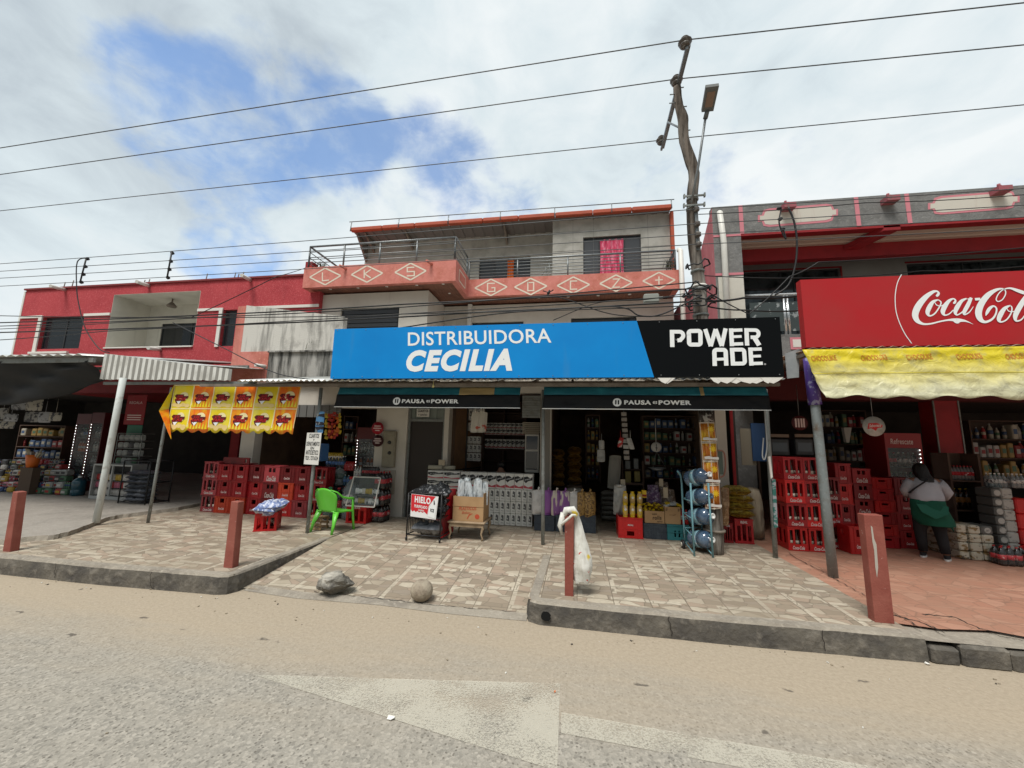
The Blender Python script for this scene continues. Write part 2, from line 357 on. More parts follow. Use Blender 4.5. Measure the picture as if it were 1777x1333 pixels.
def tile_mat(name, cols, joint, size=.46, offx=0, cell=7.5, pale=(.50, .30, .20)):
    m, N, L, b = nodes(name)
    g = N.new('ShaderNodeNewGeometry'); P = g.outputs['Position']
    mp = N.new('ShaderNodeMapping'); mp.inputs['Scale'].default_value = (1, 1.0, 0); mp.inputs['Location'].default_value = (offx, 0, 0); L.new(P, mp.inputs[0])
    # the printed stone pattern repeats inside every tile, half the tiles turned
    sn = N.new('ShaderNodeVectorMath'); sn.operation = 'SNAP'; sn.inputs[1].default_value = (size, size, 1); L.new(mp.outputs[0], sn.inputs[0])
    fr = N.new('ShaderNodeVectorMath'); fr.operation = 'SUBTRACT'; L.new(mp.outputs[0], fr.inputs[0]); L.new(sn.outputs[0], fr.inputs[1])
    wn = N.new('ShaderNodeTexWhiteNoise'); wn.noise_dimensions = '3D'; L.new(sn.outputs[0], wn.inputs['Vector'])
    pick = N.new('ShaderNodeVectorMath'); pick.operation = 'MULTIPLY'; pick.inputs[1].default_value = (3, 3, 0)
    sn2 = N.new('ShaderNodeVectorMath'); sn2.operation = 'SNAP'; sn2.inputs[1].default_value = (.34, .34, 1); L.new(wn.outputs['Color'], sn2.inputs[0]); L.new(sn2.outputs[0], pick.inputs[0])
    ad = N.new('ShaderNodeVectorMath'); ad.operation = 'ADD'; L.new(fr.outputs[0], ad.inputs[0]); L.new(pick.outputs[0], ad.inputs[1])
    ms = N.new('ShaderNodeMapping'); ms.inputs['Scale'].default_value = (.62, 1.25, 1); L.new(ad.outputs[0], ms.inputs[0])
    v = nn(N, 'ShaderNodeTexVoronoi', Scale=cell, distance='CHEBYCHEV', Randomness=.9); L.new(ms.outputs[0], v.inputs['Vector'])
    ve = nn(N, 'ShaderNodeTexVoronoi', Scale=cell, feature='DISTANCE_TO_EDGE', Randomness=.9); L.new(ms.outputs[0], ve.inputs['Vector'])
    v2 = nn(N, 'ShaderNodeTexVoronoi', Scale=cell, Randomness=.9); L.new(ms.outputs[0], v2.inputs['Vector'])
    sep = N.new('ShaderNodeSeparateColor'); L.new(v2.outputs['Color'], sep.inputs[0])
    c = ramp(N, L, sep.outputs[0], cols, 'LINEAR')
    # pale printed strips along two sides of every tile
    fs = N.new('ShaderNodeSeparateXYZ'); L.new(fr.outputs[0], fs.inputs[0])
    for ax, wd, sc in ((1, .085, (5.2, 2.44, 1)), (0, .06, (2.44, 4.1, 1))):
        lt = N.new('ShaderNodeMath'); lt.operation = 'LESS_THAN'; lt.inputs[1].default_value = wd; L.new(fs.outputs[ax], lt.inputs[0])
        mk = N.new('ShaderNodeVectorMath'); mk.operation = 'MULTIPLY'; mk.inputs[1].default_value = sc; L.new(mp.outputs[0], mk.inputs[0])
        fl = N.new('ShaderNodeVectorMath'); fl.operation = 'FLOOR'; L.new(mk.outputs[0], fl.inputs[0])
        wn2 = N.new('ShaderNodeTexWhiteNoise'); L.new(fl.outputs[0], wn2.inputs['Vector'])
        gt = N.new('ShaderNodeMath'); gt.operation = 'GREATER_THAN'; gt.inputs[1].default_value = .52; L.new(wn2.outputs['Value'], gt.inputs[0])
        mu = N.new('ShaderNodeMath'); mu.operation = 'MULTIPLY'; L.new(lt.outputs[0], mu.inputs[0]); L.new(gt.outputs[0], mu.inputs[1])
        m8 = N.new('ShaderNodeMath'); m8.operation = 'MULTIPLY'; m8.inputs[1].default_value = STRIP; L.new(mu.outputs[0], m8.inputs[0])
        c = mixc(N, L, m8.outputs[0], c, pale)
    n2 = nn(N, 'ShaderNodeTexNoise', Scale=26.0, Detail=6.0, Roughness=.65); L.new(P, n2.inputs['Vector'])
    c = mixc(N, L, ramp(N, L, n2.outputs[0], [(.35, (0, 0, 0)), (.75, (.35, .35, .35))]), c, joint)
    ed = ramp(N, L, ve.outputs['Distance'], [(.0, (.95, .95, .95)), (.04, (0, 0, 0))])
    c = mixc(N, L, ed, c, tuple(x*.55 for x in joint))
    # tile joints
    fx = N.new('ShaderNodeSeparateXYZ'); L.new(fr.outputs[0], fx.inputs[0])
    js = []
    for i in (0, 1):
        a = N.new('ShaderNodeMath'); a.operation = 'PINGPONG'; a.inputs[1].default_value = size/2; L.new(fx.outputs[i], a.inputs[0])
        q = N.new('ShaderNodeMath'); q.operation = 'LESS_THAN'; q.inputs[1].default_value = .0045; L.new(a.outputs[0], q.inputs[0]); js.append(q.outputs[0])
    mxx = N.new('ShaderNodeMath'); mxx.operation = 'MAXIMUM'; L.new(js[0], mxx.inputs[0]); L.new(js[1], mxx.inputs[1])
    c = mixc(N, L, mxx.outputs[0], c, tuple(x*.45 for x in joint))
    # trodden dirt
    n3 = nn(N, 'ShaderNodeTexNoise', Scale=.8, Detail=8.0, Roughness=.65); L.new(P, n3.inputs['Vector'])
    c = mixc(N, L, ramp(N, L, n3.outputs[0], [(.38, (0, 0, 0)), (.72, (.7, .7, .7))]), c, tuple(x*.85 for x in joint))
    L.new(c, b.inputs['Base Color']); b.inputs['Roughness'].default_value = .55; b.inputs['Specular IOR Level'].default_value = .35
    bp = nn(N, 'ShaderNodeBump', Strength=.3, Distance=.004); L.new(ve.outputs['Distance'], bp.inputs['Height']); L.new(bp.outputs[0], b.inputs['Normal'])
    return m
def paint_mat():
    m, N, L, b = nodes('worn_paint')
    g = N.new('ShaderNodeNewGeometry'); P = g.outputs['Position']
    b.inputs['Base Color'].default_value = (.60, .56, .46, 1); b.inputs['Roughness'].default_value = .8
    v = nn(N, 'ShaderNodeTexNoise', Scale=70.0, Detail=4.0, Roughness=.7); L.new(P, v.inputs['Vector'])
    w = nn(N, 'ShaderNodeTexNoise', Scale=2.2, Detail=6.0); L.new(P, w.inputs['Vector'])
    a = N.new('ShaderNodeMath'); a.operation = 'MULTIPLY_ADD'; a.inputs[1].default_value = .9; L.new(w.outputs[0], a.inputs[0]); L.new(v.outputs[0], a.inputs[2])
    r = ramp(N, L, a.outputs[0], [(.78, (0, 0, 0)), (1.12, (.62, .62, .62))]); L.new(r, b.inputs['Alpha'])
    return m
M_road = road_mat()
M_tile = tile_mat('stone_print_tile', [(0, (.22, .18, .135)), (.2, (.32, .26, .195)), (.4, (.39, .295, .225)), (.55, (.28, .24, .195)), (.7, (.39, .33, .25)), (.82, (.55, .49, .385)), (1, (.44, .375, .29))], (.31, .255, .19), size=.41, pale=(.60, .54, .43))
STRIP = .15
M_redtile = tile_mat('red_tile', [(0, (.36, .17, .115)), (.4, (.42, .20, .135)), (.75, (.47, .25, .175))], (.40, .23, .16), size=.4, cell=6)
M_conc = M('concrete', (.30, .27, .235), .9, layers=[(1.5, 8, (.21, .19, .165), .4, .7, I3), (14, 6, (.36, .335, .295), .5, .8, I3)], bump=(30, .4))
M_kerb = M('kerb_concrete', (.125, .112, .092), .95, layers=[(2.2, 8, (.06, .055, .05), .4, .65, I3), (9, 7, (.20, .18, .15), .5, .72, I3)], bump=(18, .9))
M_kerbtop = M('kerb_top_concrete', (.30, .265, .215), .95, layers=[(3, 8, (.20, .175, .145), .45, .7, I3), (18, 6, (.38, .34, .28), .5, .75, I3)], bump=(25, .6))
# ---------------------------------------------------------------- ground
g = mb(); g.quad((-70, -60, 0), (90, -60, 0), (90, 3.9, 0), (-70, 3.9, 0)); tag(g.build('road', M_road), kind='structure')
g = mb(); g.quad((-900, -900, -.02), (900, -900, -.02), (900, 900, -.02), (-900, 900, -.02)); tag(g.build('ground', M_conc), kind='structure')
# painted arrow: head and shaft, worn by traffic
g = mb(); g.poly([Z(440, 1171, .004), Z(972, 1186, .004), Z(967, 1338, .004)][::-1]); 
g.poly([Z(974, 1236, .004), Z(974, 1272, .004), Vector((4.2, 2.16, .004)), Vector((4.2, 2.36, .004))]); tag(g.build('road_arrow', paint_mat()), kind='structure')
XL, XR = -3.47, -.45     # ramp between the two raised pavements
def kerb(name, top, zt=.18, wd=.10):
    """chamfered kerb stone following (x,y) points, front face to the road, uneven"""
    m = mb(); n = []
    for i in range(len(top)-1):
        a = Vector((*top[i], 0)); b = Vector((*top[i+1], 0)); k = max(1, int((b-a).length/.12))
        for j in range(k): n.append(a.lerp(b, j/k))
    n.append(Vector((*top[-1], 0))); nrm = []
    for i, p in enumerate(n):
        t = (n[min(i+1, len(n)-1)]-n[max(i-1, 0)]).normalized(); nrm.append(Vector((t.y, -t.x, 0)))
    rows = []
    for i, (p, q) in enumerate(zip(n, nrm)):
        j = random.uniform(-.004, .004); rows.append([p+q*(.018+j)+Vector((0, 0, -.03)), p+q*(.010+random.uniform(-.004, .004))+Vector((0, 0, zt*.55)), p+q*j+Vector((0, 0, zt-.016+random.uniform(-.004, .002))), p-q*.014+Vector((0, 0, zt+.002)), p-q*wd+Vector((0, 0, zt+.003))])
    vs = [v for r_ in rows for v in r_]
    for i in range(len(rows)-1):
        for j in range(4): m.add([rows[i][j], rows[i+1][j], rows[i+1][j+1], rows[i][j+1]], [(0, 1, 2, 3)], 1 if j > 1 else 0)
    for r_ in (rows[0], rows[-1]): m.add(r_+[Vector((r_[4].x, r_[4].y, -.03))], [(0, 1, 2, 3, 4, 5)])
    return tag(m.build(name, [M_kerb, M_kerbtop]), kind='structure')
# left pavement
g = mb(); g.poly([(-60, 3.74, .178), (XL-.02, 3.74, .178), (XL-.02, 5.35, .178), (XL-.02, 12, .178), (-60, 12, .178)]); 
tag(g.build('pavement', M_tile), kind='structure')
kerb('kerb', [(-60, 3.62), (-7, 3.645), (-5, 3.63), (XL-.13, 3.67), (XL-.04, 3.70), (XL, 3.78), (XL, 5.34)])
# ramp, tiled, rising from the road to the shop floor
g = mb(); g.quad((XL, 3.84, .012), (XR, 3.84, .012), (XR, 5.35, .176), (XL, 5.35, .176)); g.quad((XL, 5.35, .176), (XR, 5.35, .176), (XR, 12, .176), (XL, 12, .176))
tag(g.build('ramp', M_tile), kind='structure')
g = mb(); pts = [(XL+.05, 3.86), (XL+.7, 3.80), (-1.9, 3.83), (-1.2, 3.79), (XR, 3.80)]
for a, b in zip(pts, pts[1:]): g.quad((a[0], a[1]-.05, .003), (b[0], b[1]-.05, .003), (b[0], b[1]+.06, .024), (a[0], a[1]+.06, .024))
tag(g.build('ramp_edge', M_kerbtop), kind='structure')
# right pavement
g = mb(); g.poly([(XR, 3.78, .178), (2.62, 3.80, .178), (2.60, 7.0, .178), (XR, 7.0, .178)]); g.quad((XR, 7.0, .178), (2.6, 7.0, .178), (2.6, 12, .178), (XR, 12, .178))
tag(g.build('pavement', M_tile), kind='structure')
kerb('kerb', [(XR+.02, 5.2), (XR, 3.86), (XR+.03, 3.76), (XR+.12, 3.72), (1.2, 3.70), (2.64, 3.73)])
# red tiled pavement with a crumbling kerb of broken blocks
g = mb(); g.poly([(2.62, 3.98, .170), (2.9, 3.93, .172), (3.3, 3.99, .172), (3.6, 3.86, .172), (30, 3.86, .172), (30, 12, .172), (2.60, 12, .172)]); tag(g.build('red_pavement', M_redtile), kind='structure')
g = mb(); g.quad((2.62, 3.74, .150), (30, 3.74, .150), (30, 4.1, .150), (2.62, 4.1, .150)); tag(g.build('broken_pavement_edge', M_kerbtop), kind='structure')
x = 2.665
bl = mb()
while x < 9:
    w = random.uniform(.16, .34); h = random.uniform(.125, .165); y = 3.70+random.uniform(-.012, .02); rz = random.uniform(-.05, .05)
    bl.bbox(-w/2, w/2, 0, .15, 0, h, .018, 0, Matrix.Translation((x+w/2, y, -.01)) @ Matrix.Rotation(rz, 4, 'Z') @ Matrix.Rotation(random.uniform(-.04, .04), 4, 'Y'))
    x += w+random.uniform(.004, .016)
tag(bl.build('kerb', M_kerb), kind='structure')
# drain hole mouth in the kerb end
g = mb(); c = Vector((-.27, 3.70, .085)); ring = [c+Vector((math.cos(2*math.pi*k/18)*.042*random.uniform(.9, 1.1), 0, math.sin(2*math.pi*k/18)*.042*random.uniform(.9, 1.1))) for k in range(18)]
g.poly([p+Vector((0, -.0165, 0)) for p in ring]); tag(g.build('drain_hole', M('hole_black', (.004, .004, .004), 1)), kind='structure')
# left smooth concrete apron, a step higher than the tiles, with broken edge
edge = [Z(0, 938, .235), Z(60, 930, .235), Z(100, 927, .235), Z(150, 912, .235), Z(190, 897, .235), Z(240, 889, .235), Z(300, 882, .235), Z(352, 872, .235)]
g = mb(); e2 = crom([tuple(p) for p in edge], 6); e2 = [Vector((p[0]+random.uniform(-.015, .015), p[1]+random.uniform(-.015, .015), .235)) for p in e2]; e2[0] = Vector((-14, 4.35, .235)); e2.append(Vector((-6.98, 12, .235)))
g.poly([tuple(p) for p in e2]+[(-60, 12, .235), (-60, 4.35, .235)])
for a, b in zip(e2, e2[1:]): g.quad((a.x+.03, a.y-.03, .17), (b.x+.03, b.y-.03, .17), b, a, 1)
g.quad((-60, 4.3, .17), (-14, 4.3, .17), (-14, 4.35, .235), (-60, 4.35, .235), 1)
tag(g.build('concrete_apron', [M_conc, M_kerbtop]), kind='structure')
# litter and grit scattered on the road
lit = mb()
for i in range(110):
    x = random.uniform(-6, 5); y = random.choice([random.uniform(1.6, 3.65), random.uniform(3.35, 3.66), random.uniform(3.5, 3.67)]); s = random.choice([.003, .004, .006, .008])
    if XL < x < XR and y > 3.7: continue
    mt = Matrix.Translation((x, y, s*.3)) @ Matrix.Rotation(random.uniform(0, 3), 4, 'Z'); mt = mt @ Matrix.Rotation(random.uniform(-.3, .3), 4, 'X'); lit.box(-s, s, -s*.6, s*.6, 0, s*.7, random.choice([0, 0, 1, 2]), mt)
tag(lit.build('road_grit', [M('grit_tan', (.30, .25, .18)), M('grit_pale', (.62, .60, .54)), M('grit_dark', (.07, .06, .05))]), kind='stuff')
# ---------------------------------------------------------------- building materials
M_red = M('red_stucco', (.47, .055, .065), .85, layers=[(1.2, 7, (.38, .035, .045), .4, .7, I3), (22, 6, (.58, .12, .13), .5, .75, I3), (3, 8, (.26, .03, .035), .62, .85, VS)], bump=(60, .8))
M_reddk = M('dark_red_paint', (.30, .012, .016), .6, layers=[(3, 6, (.22, .008, .012), .4, .7, I3)])
M_cream = M('cream_paint', (.62, .60, .53), .8, layers=[(1.5, 6, (.50, .48, .42), .45, .75, I3), (3, 8, (.36, .34, .29), .62, .9, VS)])
M_white = M('white_paint', (.72, .70, .65), .8, layers=[(2, 7, (.60, .58, .53), .5, .8, I3)])
M_wall = M('offwhite_wall', (.66, .62, .55), .85, layers=[(1.2, 6, (.54, .50, .44), .45, .75, I3), (4, 9, (.33, .30, .26), .64, .9, VS)])
M_weather = M('weathered_white', (.62, .60, .55), .9, layers=[(5, 10, (.12, .115, .105), .50, .74, VS), (1.6, 9, (.22, .21, .19), .52, .72, I3)], bump=(30, .3))
M_mould = M('mouldy_grey', (.42, .41, .38), .95, layers=[(5, 9, (.055, .055, .05), .42, .60, VS), (2, 8, (.10, .10, .09), .5, .72, I3)], bump=(30, .3))
M_salmon = M('salmon_paint', (.64, .225, .185), .85, layers=[(3.5, 8, (.50, .15, .105), .45, .7, I3), (18, 6, (.72, .36, .27), .55, .78, I3), (2.5, 9, (.36, .12, .09), .62, .85, VS)], bump=(70, .5))
M_cement = M('cement_render', (.43, .42, .38), .9, layers=[(2.5, 9, (.29, .285, .25), .42, .7, I3), (.9, 6, (.46, .45, .41), .5, .75, I3)], bump=(20, .3))
M_grey = M('grey_stucco', (.20, .20, .195), .9, layers=[(3, 9, (.13, .13, .125), .45, .7, I3), (11, 8, (.29, .285, .27), .52, .8, I3)], bump=(25, .5))
M_pinkwall = M('faded_pink', (.50, .17, .19), .85, layers=[(2, 9, (.38, .10, .12), .42, .7, VS), (6, 8, (.60, .32, .32), .56, .85, (1, 1, .3))])
M_greywall = M('plain_grey_wall', (.30, .295, .285), .9, layers=[(1.4, 6, (.24, .235, .225), .4, .7, I3)])
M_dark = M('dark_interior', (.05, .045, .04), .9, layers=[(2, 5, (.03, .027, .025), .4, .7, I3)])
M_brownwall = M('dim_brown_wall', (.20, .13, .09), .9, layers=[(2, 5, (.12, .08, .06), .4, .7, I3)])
M_glass = M('dark_glass', (.018, .022, .026), .06, spec=.7)
M_shutter = M('charcoal_metal', (.05, .055, .062), .5, metal=.2)
M_frame = M('window_frame_dark', (.03, .032, .035), .45)
M_steel = M('grey_steel', (.22, .235, .24), .45, metal=.6, layers=[(8, 6, (.14, .14, .135), .5, .8, I3)])
M_ssteel = M('stainless_steel', (.72, .72, .72), .22, metal=.9)
M_galv = M('galvanised_post', (.22, .235, .225), .6, metal=.35, layers=[(7, 8, (.13, .12, .105), .5, .72, I3), (30, 5, (.33, .34, .33), .55, .8, I3)], bump=(50, .2))
M_postw = M('pale_painted_post', (.56, .59, .57), .6, layers=[(9, 8, (.33, .31, .27), .56, .75, I3), (30, 6, (.20, .15, .11), .68, .8, I3)])
M_beam = M('rusty_beam', (.19, .16, .13), .75, layers=[(6, 8, (.11, .085, .065), .45, .7, I3)])
M_pvc = M('white_pvc', (.72, .71, .66), .45, layers=[(2, 6, (.58, .55, .49), .5, .8, I3)])
M_tin = M('corrugated_tin', (.52, .53, .51), .42, metal=.45, layers=[(3, 8, (.30, .28, .24), .5, .75, I3), (9, 8, (.20, .15, .11), .64, .85, I3)])
M_tinw = M('weathered_white_tin', (.66, .66, .62), .6, layers=[(14, 8, (.30, .28, .24), .56, .8, (1, 1, .1)), (3, 8, (.42, .41, .37), .5, .75, I3)])
M_soffit = M('brown_soffit', (.24, .105, .07), .6, layers=[(3, 6, (.15, .065, .045), .4, .7, I3)])
M_terra = M('terracotta_gutter', (.42, .075, .032), .6, layers=[(4, 7, (.32, .06, .028), .45, .75, I3)])
M_paintline = M('cream_line_paint', (.74, .66, .54), .8)
M_pinkline = M('pink_line_paint', (.62, .22, .26), .8)
M_lampw = M('lamp_white', (.85, .84, .80), .4)
M_black = M('black_plastic', (.012, .012, .013), .5)
def plane_hole(Yp, pts, O):
    """pixel quad on plane -> (u0,u1,v0,v1) relative to the corner O"""
    q = [Y(*p, Yp) for p in pts]; return (min(p.x for p in q)-O[0], max(p.x for p in q)-O[0], min(p.z for p in q)-O[2], max(p.z for p in q)-O[2])
def window(parent, h, O, Yp, depth=.10, mull=(1,), cross=(), shut=(), glass=M_glass, frame=M_frame, name='window', fw=.03):
    """frame with glass pane set in a wall opening h; mull = fractions of vertical bars"""
    x0, x1, z0, z1 = O[0]+h[0], O[0]+h[1], O[2]+h[2], O[2]+h[3]; y = Yp+depth
    m = mb(); e = .002
    for a, b, c, d in ((x0+e, x0+fw, z0+e, z1-e), (x1-fw, x1-e, z0+e, z1-e), (x0+fw, x1-fw, z0+e, z0+fw), (x0+fw, x1-fw, z1-fw, z1-e)): m.box(a, b, y, y+.04, c, d)
    for f in mull: xx = x0+(x1-x0)*f; m.box(xx-fw/2, xx+fw/2, y+.003, y+.037, z0+fw, z1-fw)
    for f in cross: zz = z0+(z1-z0)*f; m.box(x0+fw, x1-fw, y+.006, y+.034, zz-fw/3, zz+fw/3)
    w = m.build(name, frame, parent)
    g_ = mb(); g_.box(x0+fw, x1-fw, y+.018, y+.024, z0+fw, z1-fw); g_.build('pane', glass, w)
    return w, (x0, x1, y, z0, z1)
# ================================================================ left red building
YR = 8.3
RB = thing('shop_building', (-11, YR, .235), 'long two-storey building with bright red stucco front and recessed cream balcony', 'building')
zt, zb = 5.58, 3.27; xl, xr = -15.66, -6.25
O = (xl, YR, zb)
hA = plane_hole(YR, [(75, 552), (147, 548), (65, 608), (133, 606)], O); hB = plane_hole(YR, [(193, 512), (343, 505), (180, 603), (335, 600)], O); hC = plane_hole(YR, [(388, 538), (412, 537), (382, 601), (404, 600)], O)
hB = (hB[0]+.1, hB[1], hB[2], hB[3]); hA = (hA[0], hA[1], hA[2]+.03, hA[3])
m = mb(); m.panel(O, (1, 0, 0), (0, 0, 1), xr-xl, zt-zb, [hA, hB, hC], .22)
m.box(xl, xl+.2, YR+.22, 13, zb, zt); m.box(xl+.2, xr, YR+.22, 13, zt-.16, zt-.02); m.box(xl, xr, 12.8, 13, zb, zt-.02)
m.build('wall', M_red, RB)
m = mb(); m.box(xl-.03, xr, YR-.04, YR+.26, zt+.002, zt+.05); m.build('coping', M('coping_red', (.20, .03, .032), .8), RB)
m = mb(); m.box(xl-.06, xl-.003, YR-.01, YR+.5, zb, zt-.03); m.build('corner_strip', M_white, RB)
for h, mu, cr in ((hA, (.52,), (.68,)), (hC, (), ())): window(RB, h, O, YR, .08, mu, cr, fw=.04)
x0, x1 = xl+hB[0], xl+hB[1]; z0, z1 = zb+hB[2], zb+hB[3]
m = mb(); m.box(x0-.05, x0-.002, YR+.23, 9.3, z0-.05, z1+.05); m.box(x1+.002, x1+.05, YR+.23, 9.3, z0-.05, z1+.05); m.box(x0, x1, YR+.23, 9.3, z1+.002, z1+.05)
m.box(x0, x1, YR+.23, 9.3, z0-.05, z0-.002)
for a_, b_, c_, d_ in ((x0, x0+.006, z0, z1), (x1-.006, x1, z0, z1), (x0+.006, x1-.006, z1-.006, z1), (x0+.006, x1-.006, z0, z0+.006)): m.box(a_, b_, YR+.001, YR+.229, c_, d_)
OB = (x0, 9.25, z0); hw = plane_hole(9.25, [(283, 562), (330, 561), (275, 602), (325, 600)], OB); hw = (hw[0], x1-x0-.02, .02, hw[3])
m.panel(OB, (1, 0, 0), (0, 0, 1), x1-x0, z1-z0, [hw], .05); m.box(x0, x1, 9.22, 9.25, z0+(z1-z0)*.72, z0+(z1-z0)*.75)
lg = m.build('balcony_recess', M_cream, RB); window(lg, hw, OB, 9.25, .02, (.45,), fw=.03)
m = mb()
for a, b, c in ((20, 150, 555), ): pass
zz = Y(110, 549, YR).z
m.box(xl+.02, xl+hA[0], YR-.03, YR-.002, zb+hA[3]-.02, zb+hA[3]+.05); m.box(xl+hA[1], x0, YR-.03, YR-.002, zb+hA[3]-.02, zb+hA[3]+.05)
m.box(x1, xl+hC[0], YR-.03, YR-.002, zb+hC[3]-.02, zb+hC[3]+.05); m.box(xl+hC[1]+.05, xr, YR-.03, YR-.002, zb+hC[3]-.02, zb+hC[3]+.05)
m.box(xl+hA[0]-.12, xl+hA[0]-.002, YR-.032, YR-.003, zb+hA[2]-.08, zb+hA[3]-.022); m.box(xl+hC[0]-.10, xl+hC[0]-.002, YR-.032, YR-.003, zb+hC[2]-.02, zb+hC[3]-.022)
m.box(xl+hA[0]-.2, xl+hA[1]-.3, YR-.06, YR-.002, zb+hA[2]-.14, zb+hA[2]-.082); m.box(x0, x1, YR-.04, YR-.002, z0-.035, z0-.003)
m.build('white_trim', M_white, RB)
for px, py in ((113, 504), (258, 497), (434, 487), (278, 608)):
    p = Y(px, py, YR); m = mb(); m.tube([p+Vector((0, .05, .02)), p+Vector((.12, -.38, -.03))], .045, 8); m.build('drain_pipe', M_pvc, RB)
m = mb()
for px in (110, 124, 248, 256, 355, 404, 410, 418): 
    p = Y(px, 500, YR+.1); m.tube([(p.x, YR+.1, zt+.04), (p.x+.03, YR+.1, zt+random.uniform(.15, .3))], .012, 5)
m.build('rebar_stubs', M_beam, RB)
p = Y(300, 517, 8.75); m = mb(); m.tube([(p.x, 8.75, z1), (p.x, 8.75, z1-.09)], .02); m.lathe([(.10, 0), (.12, .03), (.05, .12), (.02, .14)], (p.x, 8.75, z1-.24)); m.build('balcony_lamp', M_beam, RB)
# ground floor of the red building: posts, beam, deep dark room
m = mb(); m.box(xl, xr, YR+.02, YR+.3, 2.62, zb-.002); m.box(xl, xr, YR+.3, 13, 2.75, 2.9); m.build('lintel_beam', M_reddk, RB)
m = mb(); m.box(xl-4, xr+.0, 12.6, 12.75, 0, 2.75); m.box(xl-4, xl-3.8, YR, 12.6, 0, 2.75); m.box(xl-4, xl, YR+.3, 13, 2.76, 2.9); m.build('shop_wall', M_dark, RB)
for a, b in ((Y(401, 780, YR).x, Y(416, 780, YR).x),): m = mb(); m.box(a, b, YR-.05, YR+.25, .2, 2.62); m.build('pillar', M_reddk, RB)
m = mb(); m.box(Y(417, 780, 7).x, Y(417, 780, 7).x+.12, 7.21, 12.6, 0, 2.94); m.build('party_wall', M_brownwall, RB)
# ================================================================ centre building
CB = thing('shop_building', (-2, 7.0, .176), 'three-storey house with salmon balcony bands marked with lettered diamonds above the shops', 'building')
XW0, XW1 = -6.42, 2.45
# ---- ground floor front, plane y = 7.0
YG = 7.0; OG = (Y(416, 780, 7).x, YG, .17)
def gx(px, py=800): return Y(px, py, YG).x
open_ = [(gx(437)-OG[0], gx(648)-OG[0], 0, 2.0), (gx(703)-OG[0], gx(768)-OG[0], 0, 2.30), (gx(776)-OG[0], gx(937)-OG[0], 0, 2.3), (gx(956)-OG[0], gx(1243)-OG[0], 0, 2.3), (gx(1268)-OG[0], gx(1272)-OG[0], 0, 0)]
m = mb(); m.panel(OG, (1, 0, 0), (0, 0, 1), XW1-OG[0], 3.03, open_, .2); m.build('front_wall', M_wall, CB)
m = mb(); m.box(gx(1270), XW1+.1, YG-.03, YG-.002, .175, 2.5); m.build('red_wall_panel', M_reddk, CB)
m = mb(); m.box(gx(939), gx(954), YG-.05, YG+.15, .175, 2.45); m.build('shutter_pillar', M('grey_pillar', (.20, .19, .17), .8, layers=[(4, 7, (.12, .11, .10), .45, .7, VS)]), CB)
m = mb(); 
m.box(XW0+.2, XW1, 12.4, 12.55, 0, 2.9); m.box(XW0+.2, XW1, 7.2, 12.4, 2.62, 2.75)
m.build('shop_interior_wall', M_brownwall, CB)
for px, d in ((665, 12.4), (772, 10.2), (944, 12.4), (1255, 12.4)): x = gx(px); m = mb(); m.box(x-.05, x+.05, 7.2, d, .0, 2.62); m.build('partition_wall', M_brownwall, CB)
# first grey steel door, transom sheet and small placard
x0, x1 = OG[0]+open_[1][0], OG[0]+open_[1][1]
m = mb(); m.box(x0, x0+.04, YG+.05, YG+.12, .175, 2.45); m.box(x1-.04, x1, YG+.05, YG+.12, .175, 2.45); m.box(x0+.04, x1-.04, YG+.05, YG+.12, 1.93, 1.98); fr = m.build('door_frame', M_galv, CB)
m = mb(); n = 9
for i in range(n): a = x0+.04+(x1-x0-.08)*i/n; b = x0+.04+(x1-x0-.08)*(i+1)/n; m.box(a, b, YG+.08+(.012 if i % 2 else 0), YG+.1, 1.98, 2.45)
m.build('transom_sheet', M('faded_green_sheet', (.22, .25, .225), .6, layers=[(6, 7, (.14, .15, .135), .5, .75, VS)]), CB)
m = mb(); m.box(x0+.04, x1-.04, YG+.085, YG+.11, .18, 1.93); d = m.build('door', M('brown_door', (.035, .027, .022), .55), CB)
m = mb(); m.tube([(x1-.07, YG+.08, 1.02), (x1-.07, YG+.05, 1.02), (x1-.07, YG+.05, .92)], .01); m.build('handle', M_ssteel, d)
# folding wood-brown shutter leaf at the left of the shelf shop
m = mb(); a = Vector((gx(772), 7.22, .9)); b = Vector((gx(800), 8.6, .9)); 
m.add([a, b, b+Vector((0, 0, 1.5)), a+Vector((0, 0, 1.5))], [(0, 1, 2, 3)]); m.build('shutter_leaf', M('brown_shutter', (.26, .145, .075), .6, layers=[(3, 6, (.18, .10, .055), .45, .7, I3)]), CB, solid=.02)
m = mb()
for t in (0, .45, 1): q = a.lerp(b, t); m.box(q.x+.012, q.x+.035, q.y-.02, q.y+.02, .3, 2.4)
for z in (.95, 1.0, 2.38): m.add([a+Vector((.02, 0, z-.9)), b+Vector((.02, 0, z-.9)), b+Vector((.02, 0, z-.87)), a+Vector((.02, 0, z-.87))], [(0, 1, 2, 3)])
m.build('shutter_frame', M_frame, CB)
# corrugated roller boxes above the openings
m = mb()
for k in range(9): m.box(gx(905), gx(937), YG-.04+(.01 if k % 2 else 0), YG-.005, 2.02+k*.045, 2.06+k*.045)
m.build('roller_shutter_box', M_galv, CB)
m = mb(); n = 26; xa, xb = OG[0]+.05, gx(585)
for k in range(n): a = xa+(xb-xa)*k/n; m.box(a, a+(xb-xa)/n, YG-.04+(.015 if k % 2 else 0), YG-.005, 1.98, 2.22)
m.build('corrugated_transom', M('grey_corrugated', (.15, .15, .145), .6), CB)
# ---- floor slab of the first storey
m = mb(); m.box(XW0, XW1, 7.21, 13, 2.95, 3.19); m.box(XW0, XW1, 12.8, 13, 3.2, 7.2); m.build('floor_slab', M_cement, CB)
